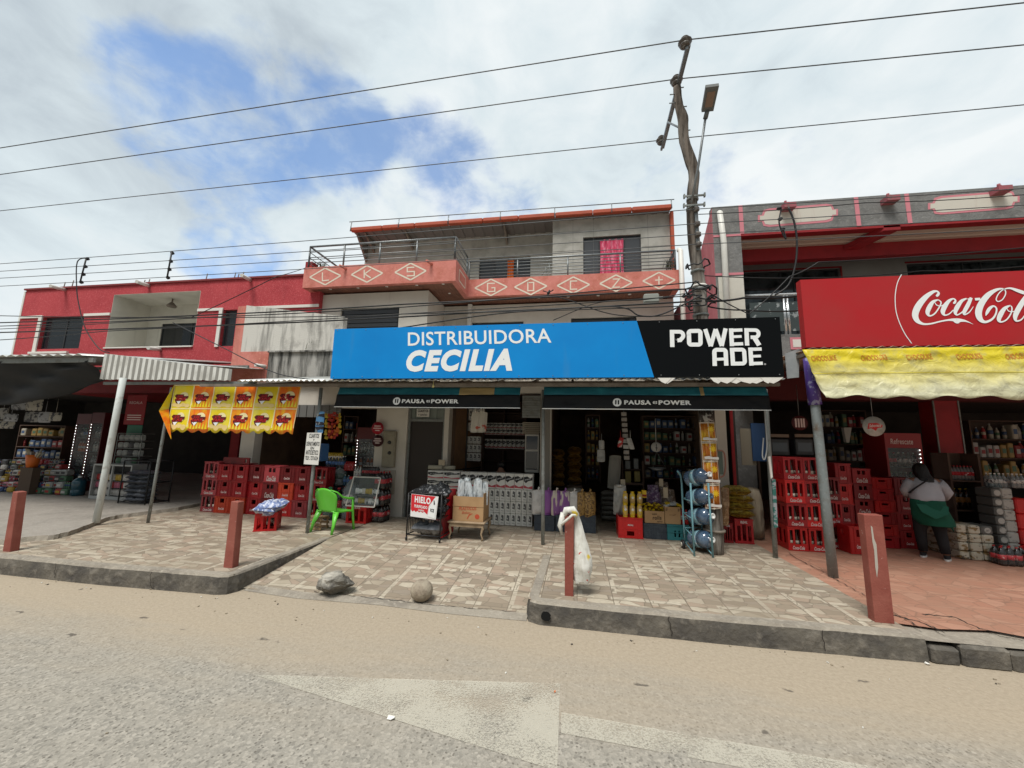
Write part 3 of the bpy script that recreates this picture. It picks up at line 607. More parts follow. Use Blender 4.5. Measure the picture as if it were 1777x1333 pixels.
# ---- terrace parapet, plane y 6.93
YP = 6.93
q = lambda px, py: Y(px, py, YP)
xp0 = q(405, 600).x; xs = q(419, 600).x; xg = q(466, 630).x; xe = q(590, 620).x; z1_ = q(470, 610).z; z0_ = 2.62
m = mb(); m.prism([(xs, YP, z1_), (xe, YP, z1_), (xe, YP, q(590, 549).z), (q(553, 544).x, YP, q(553, 544).z), (xs, YP, q(428, 530).z)], (0, .14, 0)); m.build('terrace_parapet', M_weather, CB)
m = mb(); m.prism([(xp0, YP-.002, z0_), (xs, YP-.002, z0_), (xs, YP-.002, q(428, 530).z-.01), (xp0, YP-.002, q(428, 530).z-.02)], (0, .16, 0)); m.box(xs, xg, YP-.02, YP+.12, z0_, z1_-.003); m.build('salmon_corner', M_salmon, CB)
m = mb(); m.box(xg+.002, xe, YP-.012, YP+.12, z0_, z1_-.003); m.box(xg, xe, YP-.06, YP-.013, z1_-.03, z1_); m.build('planter_front', M_mould, CB)
p = q(460, 637); m = mb(); m.tube([p+Vector((.04, .05, .01)), p+Vector((-.03, -.22, 0))], .035); m.build('drain_pipe', M_pvc, CB)
# ---- first storey walls
YL, YRt = 8.42, 9.57; zS = 5.11
xL0 = Y(545, 520, YL).x; xL1 = Y(744, 504, YL).x; OL = (xL0, YL, 3.19)
h = plane_hole(YL, [(592, 536), (687, 534), (590, 640), (686, 640)], OL); h = (h[0], h[1], 0, h[3])
m = mb(); m.panel(OL, (1, 0, 0), (0, 0, 1), xL1-xL0, zS-3.19, [h], .18); m.box(xL1-.16, xL1, YL+.18, YRt, 3.19, zS)
XR1 = 2.32; OR = (xL1, YRt, 3.19)
h1 = plane_hole(YRt, [(817, 560), (907, 558), (817, 640), (907, 640)], OR); h2 = plane_hole(YRt, [(991, 552), (1105, 549), (991, 640), (1105, 640)], OR)
h1 = (h1[0], h1[1], .25, h1[3]); h2 = (h2[0], h2[1], .25, h2[3])
m.panel(OR, (1, 0, 0), (0, 0, 1), XR1-xL1, zS-3.19, [h1, h2], .18)
m.build('upper_wall', M_wall, CB)
m = mb(); c = Y(815, 545, YRt-.12).x; m.box(c-.05, c+.05, YRt-.14, YRt-.002, 3.19, zS); c = Y(922, 545, YRt).x; m.box(c, Y(1168, 540, YRt).x, YRt-.05, YRt-.002, 3.19, zS-.02) if False else None; m.build('wall_pier', M_white, CB)
w, b_ = window(CB, h, OL, YL, .05, (), (), glass=M_shutter, name='terrace_door', fw=.04)
m = mb(); 
for k in range(5): z = b_[4]-.05-.11*k; m.box(b_[0]+.05, b_[1]-.05, YL+.045, YL+.062, z-.09, z)
m.build('door_panel', M_shutter, w)
for hh in (h1, h2): window(CB, hh, OR, YRt, .06, (.5, .66))
m = mb(); m.box(Y(530, 520, 8.05).x, xL0-.003, YL-.1, YL+.1, 3.3, zS); m.build('dark_recess_strip', M('recess_shade_brown', (.07, .045, .035), .8), CB)  # flat strip, its dark colour stands in for a recess in shade
# ---- balcony with salmon bands, plane 8.0 on the left bay, 9.0 on the right bay
YB0, YB1 = 8.0, 9.0
xb0 = Y(526, 485, YB0).x; xb1 = Y(791, 470, YB0).x; xb2 = Y(1179, 485, YB1).x
zb0 = Y(700, 491.5, YB0).z; zt0 = Y(700, 455, YB0).z; zb1 = zb0; zt1 = Y(1000, 476.5, YB1).z
zb1 = Y(1000, 512, YB1).z
print('balc', zb0, zt0, zb1, zt1, xb0, xb1, xb2)
zb1 = zb0
m = mb(); m.box(xb0, xb1, YB0, YB0+.12, zb0, zt0); m.box(xb1-.12, xb1, YB0+.12, YB1+.12, zb0+.001, zt0-.002); m.box(xb0, xb0+.12, YB0+.12, 10.3, zb0+.001, zt0-.002)
m.box(xb1, xb2, YB1, YB1+.12, zb1+.002, zt1); m.box(xb2-.12, xb2, YB1+.12, 10.3, zb1+.002, zt1-.003)
band = m.build('balcony_band', M_salmon, CB)
m = mb()
def board(x0, x1, y0, y1, z, m):
    n = int((x1-x0)/.085)
    for i in range(n): a = x0+(x1-x0)*i/n; m.box(a+.003, a+(x1-x0)/n-.003, y0, y1, z, z+.02)
    m.box(x0, x1, y0, y1, z+.021, z+.10)
board(xb0+.12, xb1-.12, YB0+.12, YL+1.2, zb0+.02, m); board(xb1-.12, xb2-.12, YB1+.12, 9.75, zb1+.02, m)
m.build('soffit', M_soffit, CB)
m = mb(); m.box(xb0+.12, xb2-.12, YB1+.13, 12.8, zb0+.13, zb0+.3); m.box(xb0+.12, xb1-.12, YB0+.13, YB1+.13, zb0+.13, zb0+.3); m.build('balcony_floor', M_cement, CB)
for px, py in ((573, 504), (621, 502), (671, 499), (723, 496), (769, 494), (780, 511)):
    y_ = 8.17 if px < 775 else 8.75
    p = Y(px, py, y_); m = mb(); m.lathe([(.035, 0), (.03, .012)], (p.x, y_, zb0+.006), n=12); m.build('downlight', M_lampw, CB)
for px in (935, 986, 1038, 1093): p = Y(px, 517, 9.28); m = mb(); m.lathe([(.04, 0), (.035, .012)], (p.x, 9.28, zb0+.006), n=12); m.build('downlight', M_lampw, CB)
# diamonds and letters painted in cream on the bands
def pstroke(m, pts, Yp, w, lift, N=(0, -1, 0), mi=0): m.ribbon([(Y(a, b, Yp), w) for a, b in pts], N, lift, mi)
def diamond(cx, cy, hw, hh, sk, Yp, letter, lw=.035):
    m = mb(); P = lambda u, v: (cx+u*hw, cy+v*hh+u*hw*sk)
    for i, (a, b) in enumerate((((-1, 0), (0, -1)), ((0, -1), (1, 0)), ((1, 0), (0, 1)), ((0, 1), (-1, 0)))): pstroke(m, [P(*a), P(*b)], Yp, lw, .003+.0004*i)
    for i, s in enumerate(letter): pstroke(m, [P(u*.30, v*.5) for u, v in s], Yp, lw*.85, .003+.0004*i)
    m.build('painted_diamond', M_paintline, band)
LT = {'L': [[(-.6, -1), (-.6, 1), (.8, .9)]], 'K': [[(-.6, -1), (-.6, 1)], [(.8, -1), (-.55, 0)], [(-.5, 0), (.8, 1)]], 'S': [[(.8, -1), (-.7, -1), (-.7, 0), (.8, 0), (.8, 1), (-.8, 1)]],
      'G': [[(.8, -1), (-.7, -1), (-.7, 1), (.8, 1), (.8, .1), (.1, .1)]], 'O': [[(-.6, -1), (.6, -1), (.6, 1), (-.6, 1), (-.6, -1.2)]], 'C': [[(.8, -1), (-.6, -1), (-.6, 1), (.8, 1)]], 'Z': [[(-.7, -1), (.7, -1), (-.7, 1), (.8, 1)]], 'T': [[(0, -1), (0, 1)], [(-.8, -.1), (.8, -.2)]]}
for cx, cy, l in ((564.5, 480, 'L'), (637, 475.5, 'K'), (712.5, 471.5, 'S')): diamond(cx, cy, 27, 14.5, -.05, YB0, LT[l])
for cx, cy, l in ((852, 499, 'G'), (921, 497.5, 'O'), (995, 495, 'C'), (1069, 491.5, 'Z'), (1143.5, 487, 'T')): diamond(cx, cy, 28, 14.2, -.035, YB1, LT[l])
m = mb()
for i, (a, b) in enumerate((((8.25, .12), (8.75, .12)), ((8.75, .12), (8.75, .38)), ((8.75, .38), (8.25, .38)), ((8.25, .38), (8.25, .12)))):
    m.ribbon([(Vector((xb1, a[0], zb0+a[1])), .035), (Vector((xb1, b[0], zb0+b[1])), .035)], (1, 0, 0), .003+.0004*i)
m.build('painted_rectangle', M_paintline, band)
for px, py in ((601, 469), (750, 461)): p = Y(px, py, YB0); m = mb(); m.tube([p+Vector((0, .03, .03)), p+Vector((-.08, -.16, .05))], .03); m.build('drain_pipe', M_salmon, band)
# railings
def railing(name, segs, zbase, parent, post_every=1.25, bars=5, hh=.56, r=.014):
    m = mb(); po = []
    for a, b in segs:
        a = Vector(a); b = Vector(b); n = max(1, round((b-a).length/post_every))
        for k in range(bars): z = zbase+hh*(k+1)/bars; m.tube([a+Vector((0, 0, z)), b+Vector((0, 0, z))], r*(1.9 if k == bars-1 else .8), 6)
        for i in range(n+1): p = a.lerp(b, i/n); po.append(p.copy())
    o = m.build(name, M_steel, parent)
    for p in po: t = mb(); t.tube([p+Vector((0, 0, zbase-.02)), p+Vector((0, 0, zbase+hh))], r*1.5, 6); t.build('post', M_steel, o)
    return o
hL = Y(790, 412, YB0+.06).z-zt0; hR = Y(1000, 444, YB1+.06).z-zt1
print('rail h', hL, hR)
railing('railing', [((xb0+.06, YB0+.06, 0), (xb1-.06, YB0+.06, 0)), ((xb1-.06, YB0+.06, 0), (xb1-.06, YB1+.06, 0)), ((xb0+.06, YB0+.06, 0), (xb0+.06, 9.6, 0))], zt0, CB, 1.05, 4, hL)
railing('railing', [((xb1, YB1+.06, 0), (xb2-.06, YB1+.06, 0)), ((xb2-.06, YB1+.06, 0), (xb2-.06, 10.2, 0))], zt1, CB, 1.3, 6, hR)
m = mb(); p = Y(538, 461, 8.3); m.box(p.x-.09, p.x+.1, 8.25, 8.45, zt0, zt0+.28); m.build('red_tub', M_reddk, CB)
# ---- top storey
YT, YF = 10.45, 9.95
zr = Y(800, 405, YT).z; zrf = Y(1060, 374, YF).z
xt0 = Y(634, 440, YT).x; xt1 = Y(959, 430, YF).x; xt2 = Y(1163, 420, YF).x
OT = (xt0, YT, zb0+.3)
hw1 = plane_hole(YT, [(832, 449), (920, 446), (832, 490), (920, 490)], OT)
hw1 = (hw1[0], hw1[1], hw1[2], hw1[3])
m = mb(); m.panel(OT, (1, 0, 0), (0, 0, 1), xt1-xt0+.02, zr-OT[2]+.35, [hw1], .18)
OF = (xt1, YF, zb0+.3); hw2 = plane_hole(YF, [(1012, 413), (1112, 406), (1014, 474), (1114, 480)], OF)
m.panel(OF, (1, 0, 0), (0, 0, 1), xt2-xt1, zrf-OF[2], [hw2], .18); m.box(xt1, xt1+.15, YF+.18, YT, OF[2], zrf)
m.box(xt0, xt0+.15, YT+.18, 12.8, OT[2], zr+.3); m.box(xt2-.15, xt2, YF+.18, 12.8, OT[2], zrf-.01)
tw = m.build('top_storey_wall', M_cement, CB)
# panel joints in the grey cladding
m = mb()
for f in (.18, .36, .82): m.box(xt1+(xt2-xt1)*f-.003, xt1+(xt2-xt1)*f+.003, YF-.004, YF-.001, OF[2], zrf-.02)
for z in (.62, 1.25, 1.8): m.box(xt1+.02, xt1+hw2[0]-.02, YF-.0045, YF-.001, OF[2]+z, OF[2]+z+.006); m.box(xt1+hw2[1]+.02, xt2, YF-.0045, YF-.001, OF[2]+z, OF[2]+z+.006)
m.build('cladding_joint', M('joint_grey', (.17, .17, .155), .9), tw)
w, bb = window(CB, hw1, OT, YT, .06, (.30, .70), (), fw=.03)
x0, x1, y_, z0, z1 = bb; W_ = x1-x0
for a_, b_ in ((x0+.03, x0+W_*.28), (x0+W_*.71, x1-.03)): m = mb(); m.box(a_, b_, y_+.006, y_+.016, z0, z1-.03); m.build('shutter_panel', M_shutter, w)
def curtain(name, x0, x1, y, z0, z1, mat, parent, folds=6, amp=.02, gather=.0):
    m = mb(); n = folds*6; rows = 7; vs = []
    for j in range(rows+1):
        v = j/rows
        for i in range(n+1):
            u = i/n; g_ = gather*math.sin(v*math.pi)*(1 if u < .5 else -1)*(abs(u-.5)*2)
            vs.append((x0+(x1-x0)*(u+g_*.0)+.01*math.sin(v*4+u*9), y+amp*math.sin(u*folds*6.28+v*1.5+random.uniform(-.15, .15)), z1+(z0-z1)*v))
    fs = [(j*(n+1)+i, j*(n+1)+i+1, (j+1)*(n+1)+i+1, (j+1)*(n+1)+i) for j in range(rows) for i in range(n)]
    m.add(vs, fs, 0, True); return m.build(name, mat, parent)
curtain('curtain', x0+W_*.55, x0+W_*.68, y_-.02, z0, z1-.03, M('orange_curtain', (.72, .15, .015), .8), w, 4, .015, 0)
w, bb = window(CB, hw2, OF, YF, .05, (.28, .72), (.93,), fw=.035)
x0, x1, y_, z0, z1 = bb; W_ = x1-x0
for a_, b_ in ((x0+.03, x0+W_*.265), (x0+W_*.735, x1-.03)): m = mb(); m.box(a_, b_, y_+.006, y_+.016, z0, z1-.1); m.build('shutter_panel', M_shutter, w)
curtain('curtain', x0+W_*.295, x0+W_*.705, y_-.03, z0, z1-.1, M('pink_curtain', (.56, .04, .11), .7, layers=[(9, 5, (.78, .26, .36), .48, .62, (1.6, 1, .35))]), w, 4, .03)
# roof: terracotta gutter, ribbed underside, brackets, pipe rail
gl = Y(610, 397, 9.75); gr = Y(1166, 358, 9.75); zg0 = (gl.z+gr.z)/2; 
print('gutter', gl, gr)
m = mb(); n = 9
for i in range(n): a = gl.x+(gr.x-gl.x)*i/n; b = gl.x+(gr.x-gl.x)*(i+1)/n; m.bbox(a+.004, b-.004, 9.68, 9.80, zg0-.10, zg0+.02, .02)
m.box(gr.x-.03, gr.x+.05, 9.82, 9.94, zb0+.4, zg0-.1)
m.build('gutter', M_terra, CB)
m = mb(); n = 60; a0 = Vector((gl.x+.02, 9.81, zg0-.06)); sl = Vector((0, 1.0, -.10))
for i in range(n):
    a = a0.x+(gr.x-gl.x-.05)*i/n; b = a0.x+(gr.x-gl.x-.05)*(i+1)/n; dz = .02 if i % 2 else 0
    m.quad((a, 9.81, zg0-.05-dz), (b, 9.81, zg0-.05-dz), (b, 12.9, zg0-.32-dz), (a, 12.9, zg0-.32-dz)); m.quad((b, 9.81, zg0-.07), (b, 9.81, zg0-.05), (b, 12.9, zg0-.32), (b, 12.9, zg0-.34))
m.build('roof', M('roof_sheet', (.17, .15, .14), .6), CB)
m = mb()
for px in (640, 708, 875): x = Y(px, 405, 10.1).x; m.prism([(x, 9.82, zg0-.09), (x, YT, zg0-.15), (x, YT, zg0-.42)], (.05, 0, 0))
m.prism([(gl.x+.1, 9.82, zg0-.09), (gl.x+.1, 10.44, zg0-.16), (gl.x+.1, 10.44, zg0-.7)], (.06, 0, 0)); m.build('roof_bracket', M_beam, CB)
m = mb(); a = Vector((gl.x-.05, 9.70, zg0+.20)); b = Vector((gr.x+.05, 9.70, zg0+.14)); m.tube([a, b], .013, 6)
for i in range(7): p = a.lerp(b, (i+.05)/6.1); m.tube([p, (p.x, 9.66, zg0-.12)], .013, 6)
m.build('roof_pipe_rail', M_steel, CB)
m = mb(); p = Y(1181, 435, 8.85); m.tube([(p.x, 8.85, 2.9), (p.x, 8.85, p.z), (p.x, 8.98, p.z+.08)], .055, 10); m.build('rain_pipe', M_pvc, CB)
# ================================================================ right building
RG = thing('shop_building', (6, 7.5, .172), 'grey stucco building with pink borders and red beam behind the red drinks billboard', 'building')
YQ = 7.5; xq = Y(1235, 362, YQ).x; zq = Y(1500, 341, YQ).z; XQ1 = 14
zq0 = Y(1400, 399, YQ).z; xq1 = Y(1287, 430, YQ).x; zfl = Y(1370, 580, YQ).z
print('rb', xq, zq, zq0, xq1, zfl)
m = mb(); m.box(xq, XQ1, YQ, YQ+.15, zq0, zq); m.box(xq, xq1, YQ+.001, YQ+.3, .17, zq0); m.box(xq1, XQ1, YQ+.002, YQ+.2, zfl-.55, zfl)
m.build('front_wall', M_grey, RG)
m = mb(); m.prism([(xq-.002, YQ+.002, .17), (xq-.002, 12.5, .17), (xq-.002, 12.5, zq-1.15), (xq-.002, 9.3, zq-1.0), (xq-.002, 8.9, zq-.95), (xq-.002, YQ+.002, zq-.01)], (.16, 0, 0)) ; m.build('side_wall', M_pinkwall, RG)
for px in (1285.5, 1488, 1577): p = Y(px, 370, YQ); m = mb(); m.box(p.x-.035, p.x+.035, YQ-.006, YQ-.001, zq0, zq-.005); m.build('pink_band', M_pinkline, RG)
m = mb(); m.box(xq, xq1, YQ-.0065, YQ-.001, zq0-.04, zq0); m.box(xq, xq1+.0, YQ-.0065, YQ-.001, Y(1260, 478, YQ).z, Y(1260, 474, YQ).z); m.build('pink_band', M_pinkline, RG)
m = mb(); m.box(Y(1247, 500, YQ).x, xq1-.01, YQ-.012, YQ-.001, zfl, Y(1260, 481, YQ).z); m.build('pale_panel', M_cream, RG)
def badge(x0, x1, y0, y1, px, sk=-.08):
    m = mb(); cx, cy = (x0+x1)/2, (y0+y1)/2
    sh = [(-1, -.35), (-.9, -.35), (-.86, -.85), (-.72, -1), (.72, -1), (.86, -.85), (.9, -.35), (1, -.35), (1, .35), (.9, .35), (.86, .85), (.72, 1), (-.72, 1), (-.86, .85), (-.9, .35), (-1, .35)]
    P = lambda k, l: [Y(cx+u*(x1-x0)/2*k[0], cy+v*(y1-y0)/2*k[1]+u*(x1-x0)/2*sk, YQ)+Vector((0, -l, 0)) for u, v in sh]
    m.poly(P((1, 1), .004), 0); m.poly(P((.95, .78), .007), 1); m.build('painted_plaque', [M_pinkline, M('plaque_white', (.60, .57, .50), .9, layers=[(3, 8, (.36, .22, .18), .58, .8, VS)])], RG)
badge(1315, 1454, 358, 390, 0); badge(1610, 1769, 336, 368, 0)
p = Y(1384, 595, YQ); m = mb(); m.box(p.x-.12, p.x+.4, YQ-.008, YQ-.002, p.z-.12, p.z+.1, 0); m.box(p.x-.08, p.x+.4, YQ-.012, YQ-.009, p.z-.08, p.z+.06, 1); m.build('painted_plaque', [M_pinkline, M_white], RG)
for px, py in ((1363, 361), (1538, 349), (1727, 333)):
    p = Y(px, py, YQ); m = mb(); p = p+Vector((0, 0, -.03)); m.box(p.x-.10, p.x+.10, YQ-.17, YQ-.002, p.z-.055, p.z+.04)
    for k in range(3): m.lathe([(.022, 0), (.022, .05)], (p.x-.06+.06*k, YQ-.13+.045*k, p.z+.04), n=8)
    m.build('rain_spout', M('spout_pink', (.34, .10, .12), .85, layers=[(8, 7, (.18, .12, .11), .5, .7, I3)]), RG)
m = mb(); m.tube([Y(1251, 371, YQ-.07)+Vector((0, .07, .06)), Y(1249, 369, YQ-.07), Y(1256, 420, YQ-.07), (Y(1249, 369, YQ-.07).x+.02, YQ-.07, 2.8)], .052, 12)
m.build('rain_pipe', M_pvc, RG)
# soffit with stepped mouldings, red beam, recessed grey wall with windows
m = mb(); m.box(xq1, XQ1, YQ, YQ+.16, zq0-.045, zq0-.002, 0); m.box(xq1, XQ1, YQ+.16, YQ+.30, zq0-.03, zq0+.05, 1); m.box(xq1, XQ1, YQ+.30, YQ+.42, zq0-.055, zq0+.05, 1); m.box(xq1, XQ1, YQ+.42, YQ+.50, zq0-.08, zq0+.05, 1)
zbm = zq0-.08-.26; m.box(xq1, XQ1, YQ+.50, YQ+.66, zbm, zq0-.08, 0)
p0 = Y(1490, 424, YQ+.1); m.prism([(p0.x, YQ+.49, zq0-.20), (p0.x+.26, YQ+.49, zq0-.20), (p0.x+.62, YQ+.0, zq0-.10), (p0.x+.36, YQ+.0, zq0-.10)], (0, 0, .09), 0)
m.build('eave_moulding', [M_reddk, M('moulding_cream', (.55, .43, .36), .8)], RG)
m = mb(); m.box(xq1, XQ1, YQ+.5, 12.5, zq0+.051, zq0+.12); m.box(xq1, XQ1, 12.4, 12.5, .2, zq0+.05); m.build('roof_slab', M_greywall, RG)
YW = 8.75; OW = (xq1-.3, YW, zfl)
hv1 = plane_hole(YW, [(1291, 475), (1457, 465), (1291, 550), (1457, 550)], OW); hv2 = plane_hole(YW, [(1585, 457), (1777, 448), (1585, 550), (1840, 550)], OW); hv1 = (hv1[0], hv1[1], .1, hv1[3]); hv2 = (hv2[0], hv2[1], .1, hv2[3])
m = mb(); m.panel(OW, (1, 0, 0), (0, 0, 1), XQ1-OW[0], zq0-zfl, [hv1, hv2], .15); m.build('recessed_wall', M_greywall, RG)
M_glassr = M('reflecting_glass', (.10, .12, .13), .05, metal=.55, layers=[(2.5, 8, (.02, .025, .025), .45, .6, I3)])
for hh in (hv1, hv2): w, bb = window(RG, hh, OW, YW, .05, (.42, .55), (), glass=M_glassr, fw=.025); m = mb(); x0, x1, y_, z0, z1 = bb; m.box(x0-.03, x1+.03, YW-.02, YW-.002, z1, z1+.03); m.box(x1, x1+.03, YW-.02, YW-.002, z0, z1); m.build('red_trim', M_reddk, w)
m = mb(); m.box(xq1, XQ1, YQ+.2, 12.4, zfl-.5, zfl-.35); m.build('floor_slab', M_greywall, RG)
# steel and glass balustrade
zr_ = Y(1340, 512, YQ+.08).z
m = mb(); m.tube([(xq1, YQ+.08, zr_), (XQ1, YQ+.08, zr_)], .028, 10)
for i in range(9): x = Y(1366, 560, YQ+.08).x+i*1.05; m.tube([(x-.03, YQ+.08, zfl), (x-.03, YQ+.08, zr_-.03)], .025, 8); m.tube([(x+.03, YQ+.08, zfl), (x+.03, YQ+.08, zr_-.03)], .025, 8)
rl = m.build('balustrade', M_ssteel, RG)
m = mb(); m.box(xq1+.1, XQ1, YQ+.075, YQ+.085, zfl+.08, zr_-.14); m.build('glass_panel', M('etched_glass', (.06, .075, .075), .1, layers=[(7, 9, (.30, .33, .33), .58, .64, I3)]), rl)
# ground floor: dark room, red pillars
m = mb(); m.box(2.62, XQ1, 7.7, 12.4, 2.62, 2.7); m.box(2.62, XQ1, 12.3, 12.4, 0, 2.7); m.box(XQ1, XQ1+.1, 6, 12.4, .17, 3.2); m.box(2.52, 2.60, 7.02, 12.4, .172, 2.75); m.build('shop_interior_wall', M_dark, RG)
m = mb(); a = gx(1290) ; xA = Y(1612, 800, 7.6).x; xB = Y(1665, 800, 7.6).x; m.box(xA+.1, xB, 7.5, 7.8, .172, 2.6); m.build('pillar', M_reddk, RG)
m = mb(); m.box(xB+.001, xB+.02, 7.49, 7.51, .2, 2.6); m.box(xA+.08, xA+.098, 7.49, 7.51, .2, 2.6); m.build('pillar_edge', M_galv, RG)
m = mb(); m.box(2.75, XQ1, 7.45, 7.75, 2.42, zfl-.552); m.build('lintel_beam', M('maroon_beam', (.10, .012, .014), .8), RG)
# ================================================================ awnings
def corr(m, x0, x1, f0, f1, pitch=.095, amp=.014, mi=0, jag=0, prof=(0, .5, 1, .5), vm=0):
    """corrugated sheet: ridges run from line f0(x) to line f1(x); amp vector by normal"""
    n = int((x1-x0)/pitch*4); a = []; b = []
    for i in range(n+1):
        x = x0+(x1-x0)*i/n; ph = (i % 4); h = prof[ph]*amp*2; p, nrm = f0(x); q_, n2 = f1(x)
        j = random.uniform(-jag, jag) if jag else 0
        a.append(Vector(p)+Vector(nrm)*(h+abs(j)*.5)+(Vector(q_)-Vector(p)).normalized()*j); b.append(Vector(q_)+Vector(n2)*h)
    k = n+1
    m.add(a+b, [(i, i+1, k+i+1, k+i) for i in range(n)], mi, not vm)
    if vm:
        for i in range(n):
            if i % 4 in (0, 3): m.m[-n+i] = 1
    return m
YE = 5.14                                   # awning lip
zA = 2.405
AW = thing('awning', (-1.5, 6.1, 2.3), 'long rusty corrugated awning roof carrying the blue and black sign over the middle shops', 'awning')
xa0 = Y(412, 658, YE).x; xa1 = Y(1362, 657, YE).x
m = mb(); corr(m, xa0, xa1, lambda x: ((x, YE, zA), (0, 0, 1)), lambda x: ((x, 6.95, zA+.36), (0, 0, 1)), jag=.012); m.build('corrugated_sheet', M_tin, AW, solid=.004)
m = mb(); m.box(xa0-.8, xa1, 5.26, 5.30, zA-.055, zA-.012); m.box(xa0-.8, xa1, 6.2, 6.24, zA+.11, zA+.16); m.build('beam', M_beam, AW)
m = mb()
for i in range(13): x = xa0+.1+(xa1-xa0-.2)*i/12; m.prism([(x, 5.301, zA-.05), (x, 6.9, zA+.27), (x, 6.9, zA+.31), (x, 5.301, zA-.015)], (.035, 0, 0))
m.build('rafter', M_beam, AW)
m = mb(); random.seed(5)
for i in range(9):   # torn pale sheet ends
    x = Y(random.uniform(1150, 1350), 657, YE).x; w = random.uniform(.06, .16); m.poly([(x-w, YE-.012-.001*i, zA+.03), (x+w, YE-.012-.001*i, zA+.03), (x+w*.6, YE-.012-.001*i, zA-.01), (x+w*.1, YE-.012-.001*i, zA-.045), (x-w*.5, YE-.012-.001*i, zA-.02)])
m.build('torn_edge', M_white, AW, solid=.003)
# left awning with white corrugated fascia
AL = thing('awning', (-10, 6.5, 2.4), 'corrugated awning roof with white ribbed end sheet before the red building', 'awning')
p0 = Y(183, 614, 5.3); p1 = Y(403, 641, 5.3); p2 = Y(190, 659, 5.3); p3 = Y(403, 661, 5.3)
def lerpz(x, a, b): t = (x-a.x)/(b.x-a.x); return a.z+(b.z-a.z)*t
m = mb(); corr(m, p0.x, p1.x, lambda x: ((x, 5.3, lerpz(x, p2, p3)), (0, -1, 0)), lambda x: ((x, 5.3, lerpz(x, p0, p1)), (0, -1, 0)), 0.115, .016, jag=.008, prof=(0, 1, .9, 1), vm=1); m.build('fascia_sheet', [M_tinw, M('rib_shade', (.40, .39, .36), .8)], AL, solid=.003)  # valley faces coloured darker to stand in for shading between the ribs
pw = Y(0, 621, 5.0); zl = Y(100, 618, 5.0).z
m = mb(); corr(m, -14, p0.x, lambda x: ((x, 5.0, zl), (0, 0, 1)), lambda x: ((x, 8.2, zl+.5), (0, 0, 1)), .2, .018, jag=.006); 
corr(m, p0.x, -6.3, lambda x: ((x, 5.32, lerpz(x, p0, p1)-.02), (0, 0, 1)), lambda x: ((x, 8.2, 3.1), (0, 0, 1)), .2, .012); m.build('corrugated_sheet', M_tin, AL, solid=.004)
m = mb(); m.box(-14, p0.x+.1, 5.08, 5.12, zl-.09, zl-.02); m.box(p0.x, p1.x+.4, 5.34, 5.38, p3.z-.05, p3.z-.003); m.box(-14, -6.4, 6.6, 6.64, zl+.08, zl+.14); m.build('beam', M_galv, AL)
# right awning under the red sign
AR = thing('awning', (5, 6, 2.6), 'corrugated awning roof under the red drinks billboard at the right', 'awning')
YC = 5.1; c0 = Y(1388, 487, YC); c1 = Y(1400, 603, YC); zC0 = c1.z; zC1 = Y(1600, 477, YC).z
m = mb(); corr(m, c1.x+.0, 9.5, lambda x: ((x, YC-.02, zC0-.03), (0, 0, 1)), lambda x: ((x, 7.5, zC0+.12), (0, 0, 1)), .12, .012, jag=.012); m.build('corrugated_sheet', M('brownish_tin', (.38, .27, .20), .6, layers=[(5, 8, (.16, .10, .07), .5, .75, I3)]), AR, solid=.004)
m = mb(); m.box(c1.x, 9.5, 5.14, 5.18, zC0-.09, zC0-.045); m.box(c1.x, c1.x+.05, 5.181, 7.4, zC0-.09, zC0-.05); m.build('beam', M_beam, AR)
# ================================================================ posts
def post(px0, py0, px1, py1, r, mat, label, zb_=.18, ztop=None, n=12):
    b = Z(px0, py0, zb_); t = Y(px1, py1, b.y); z1 = ztop or t.z; f = (z1-zb_)/(t.z-zb_); t = b.lerp(t, f)
    th = mb(); th.tube([b-Vector((0, 0, .02)), b.lerp(t, .33), b.lerp(t, .66), t], r, n); o = th.build('awning_post', mat); tag(o, label, 'post', 'posts holding up the awnings'); return o, b, t
post(167, 905, 213, 660, .045, M_postw, 'thick pale painted pole nearest the white ribbed awning sheet', .235, 2.47)
post(257, 905, 283, 757, .022, M_galv, 'thin grey pole leaning below the left end of the yellow chips banner', .2, 2.36)
_, bs, ts = post(533, 925, 558, 668, .026, M_galv, 'grey pole carrying the handwritten white rental board', .18, 2.36)
post(942, 945, 943, 665, .026, M_galv, 'grey pole between the two black awning banners', .18, 2.36)
post(1346, 968, 1330, 715, .030, M_galv, 'grey pole at the right end of the second black banner', .18, 2.38)
_, br_, tr_ = post(1446, 1001, 1408, 640, .050, M('bluish_galvanised', (.20, .225, .225), .55, metal=.3, layers=[(6, 8, (.13, .10, .075), .55, .75, I3), (22, 6, (.33, .35, .34), .55, .8, I3)]), 'stout bluish grey pole under the left edge of the yellow and white tarp', .175, 2.72)
th = mb(); a = br_.lerp(tr_, .76); b = br_.lerp(tr_, .98); th.tube([a, a.lerp(b, .5)+Vector((-.02, -.02, 0)), b], [.07, .065, .075], 10); o = th.build('pole_wrap', M('purple_wrapper', (.06, .03, .20), .4, layers=[(8, 4, (.25, .25, .4), .55, .6, I3)])); tag(o, 'crumpled purple plastic wrapped round the pole top below the yellow tarp', 'wrapper')
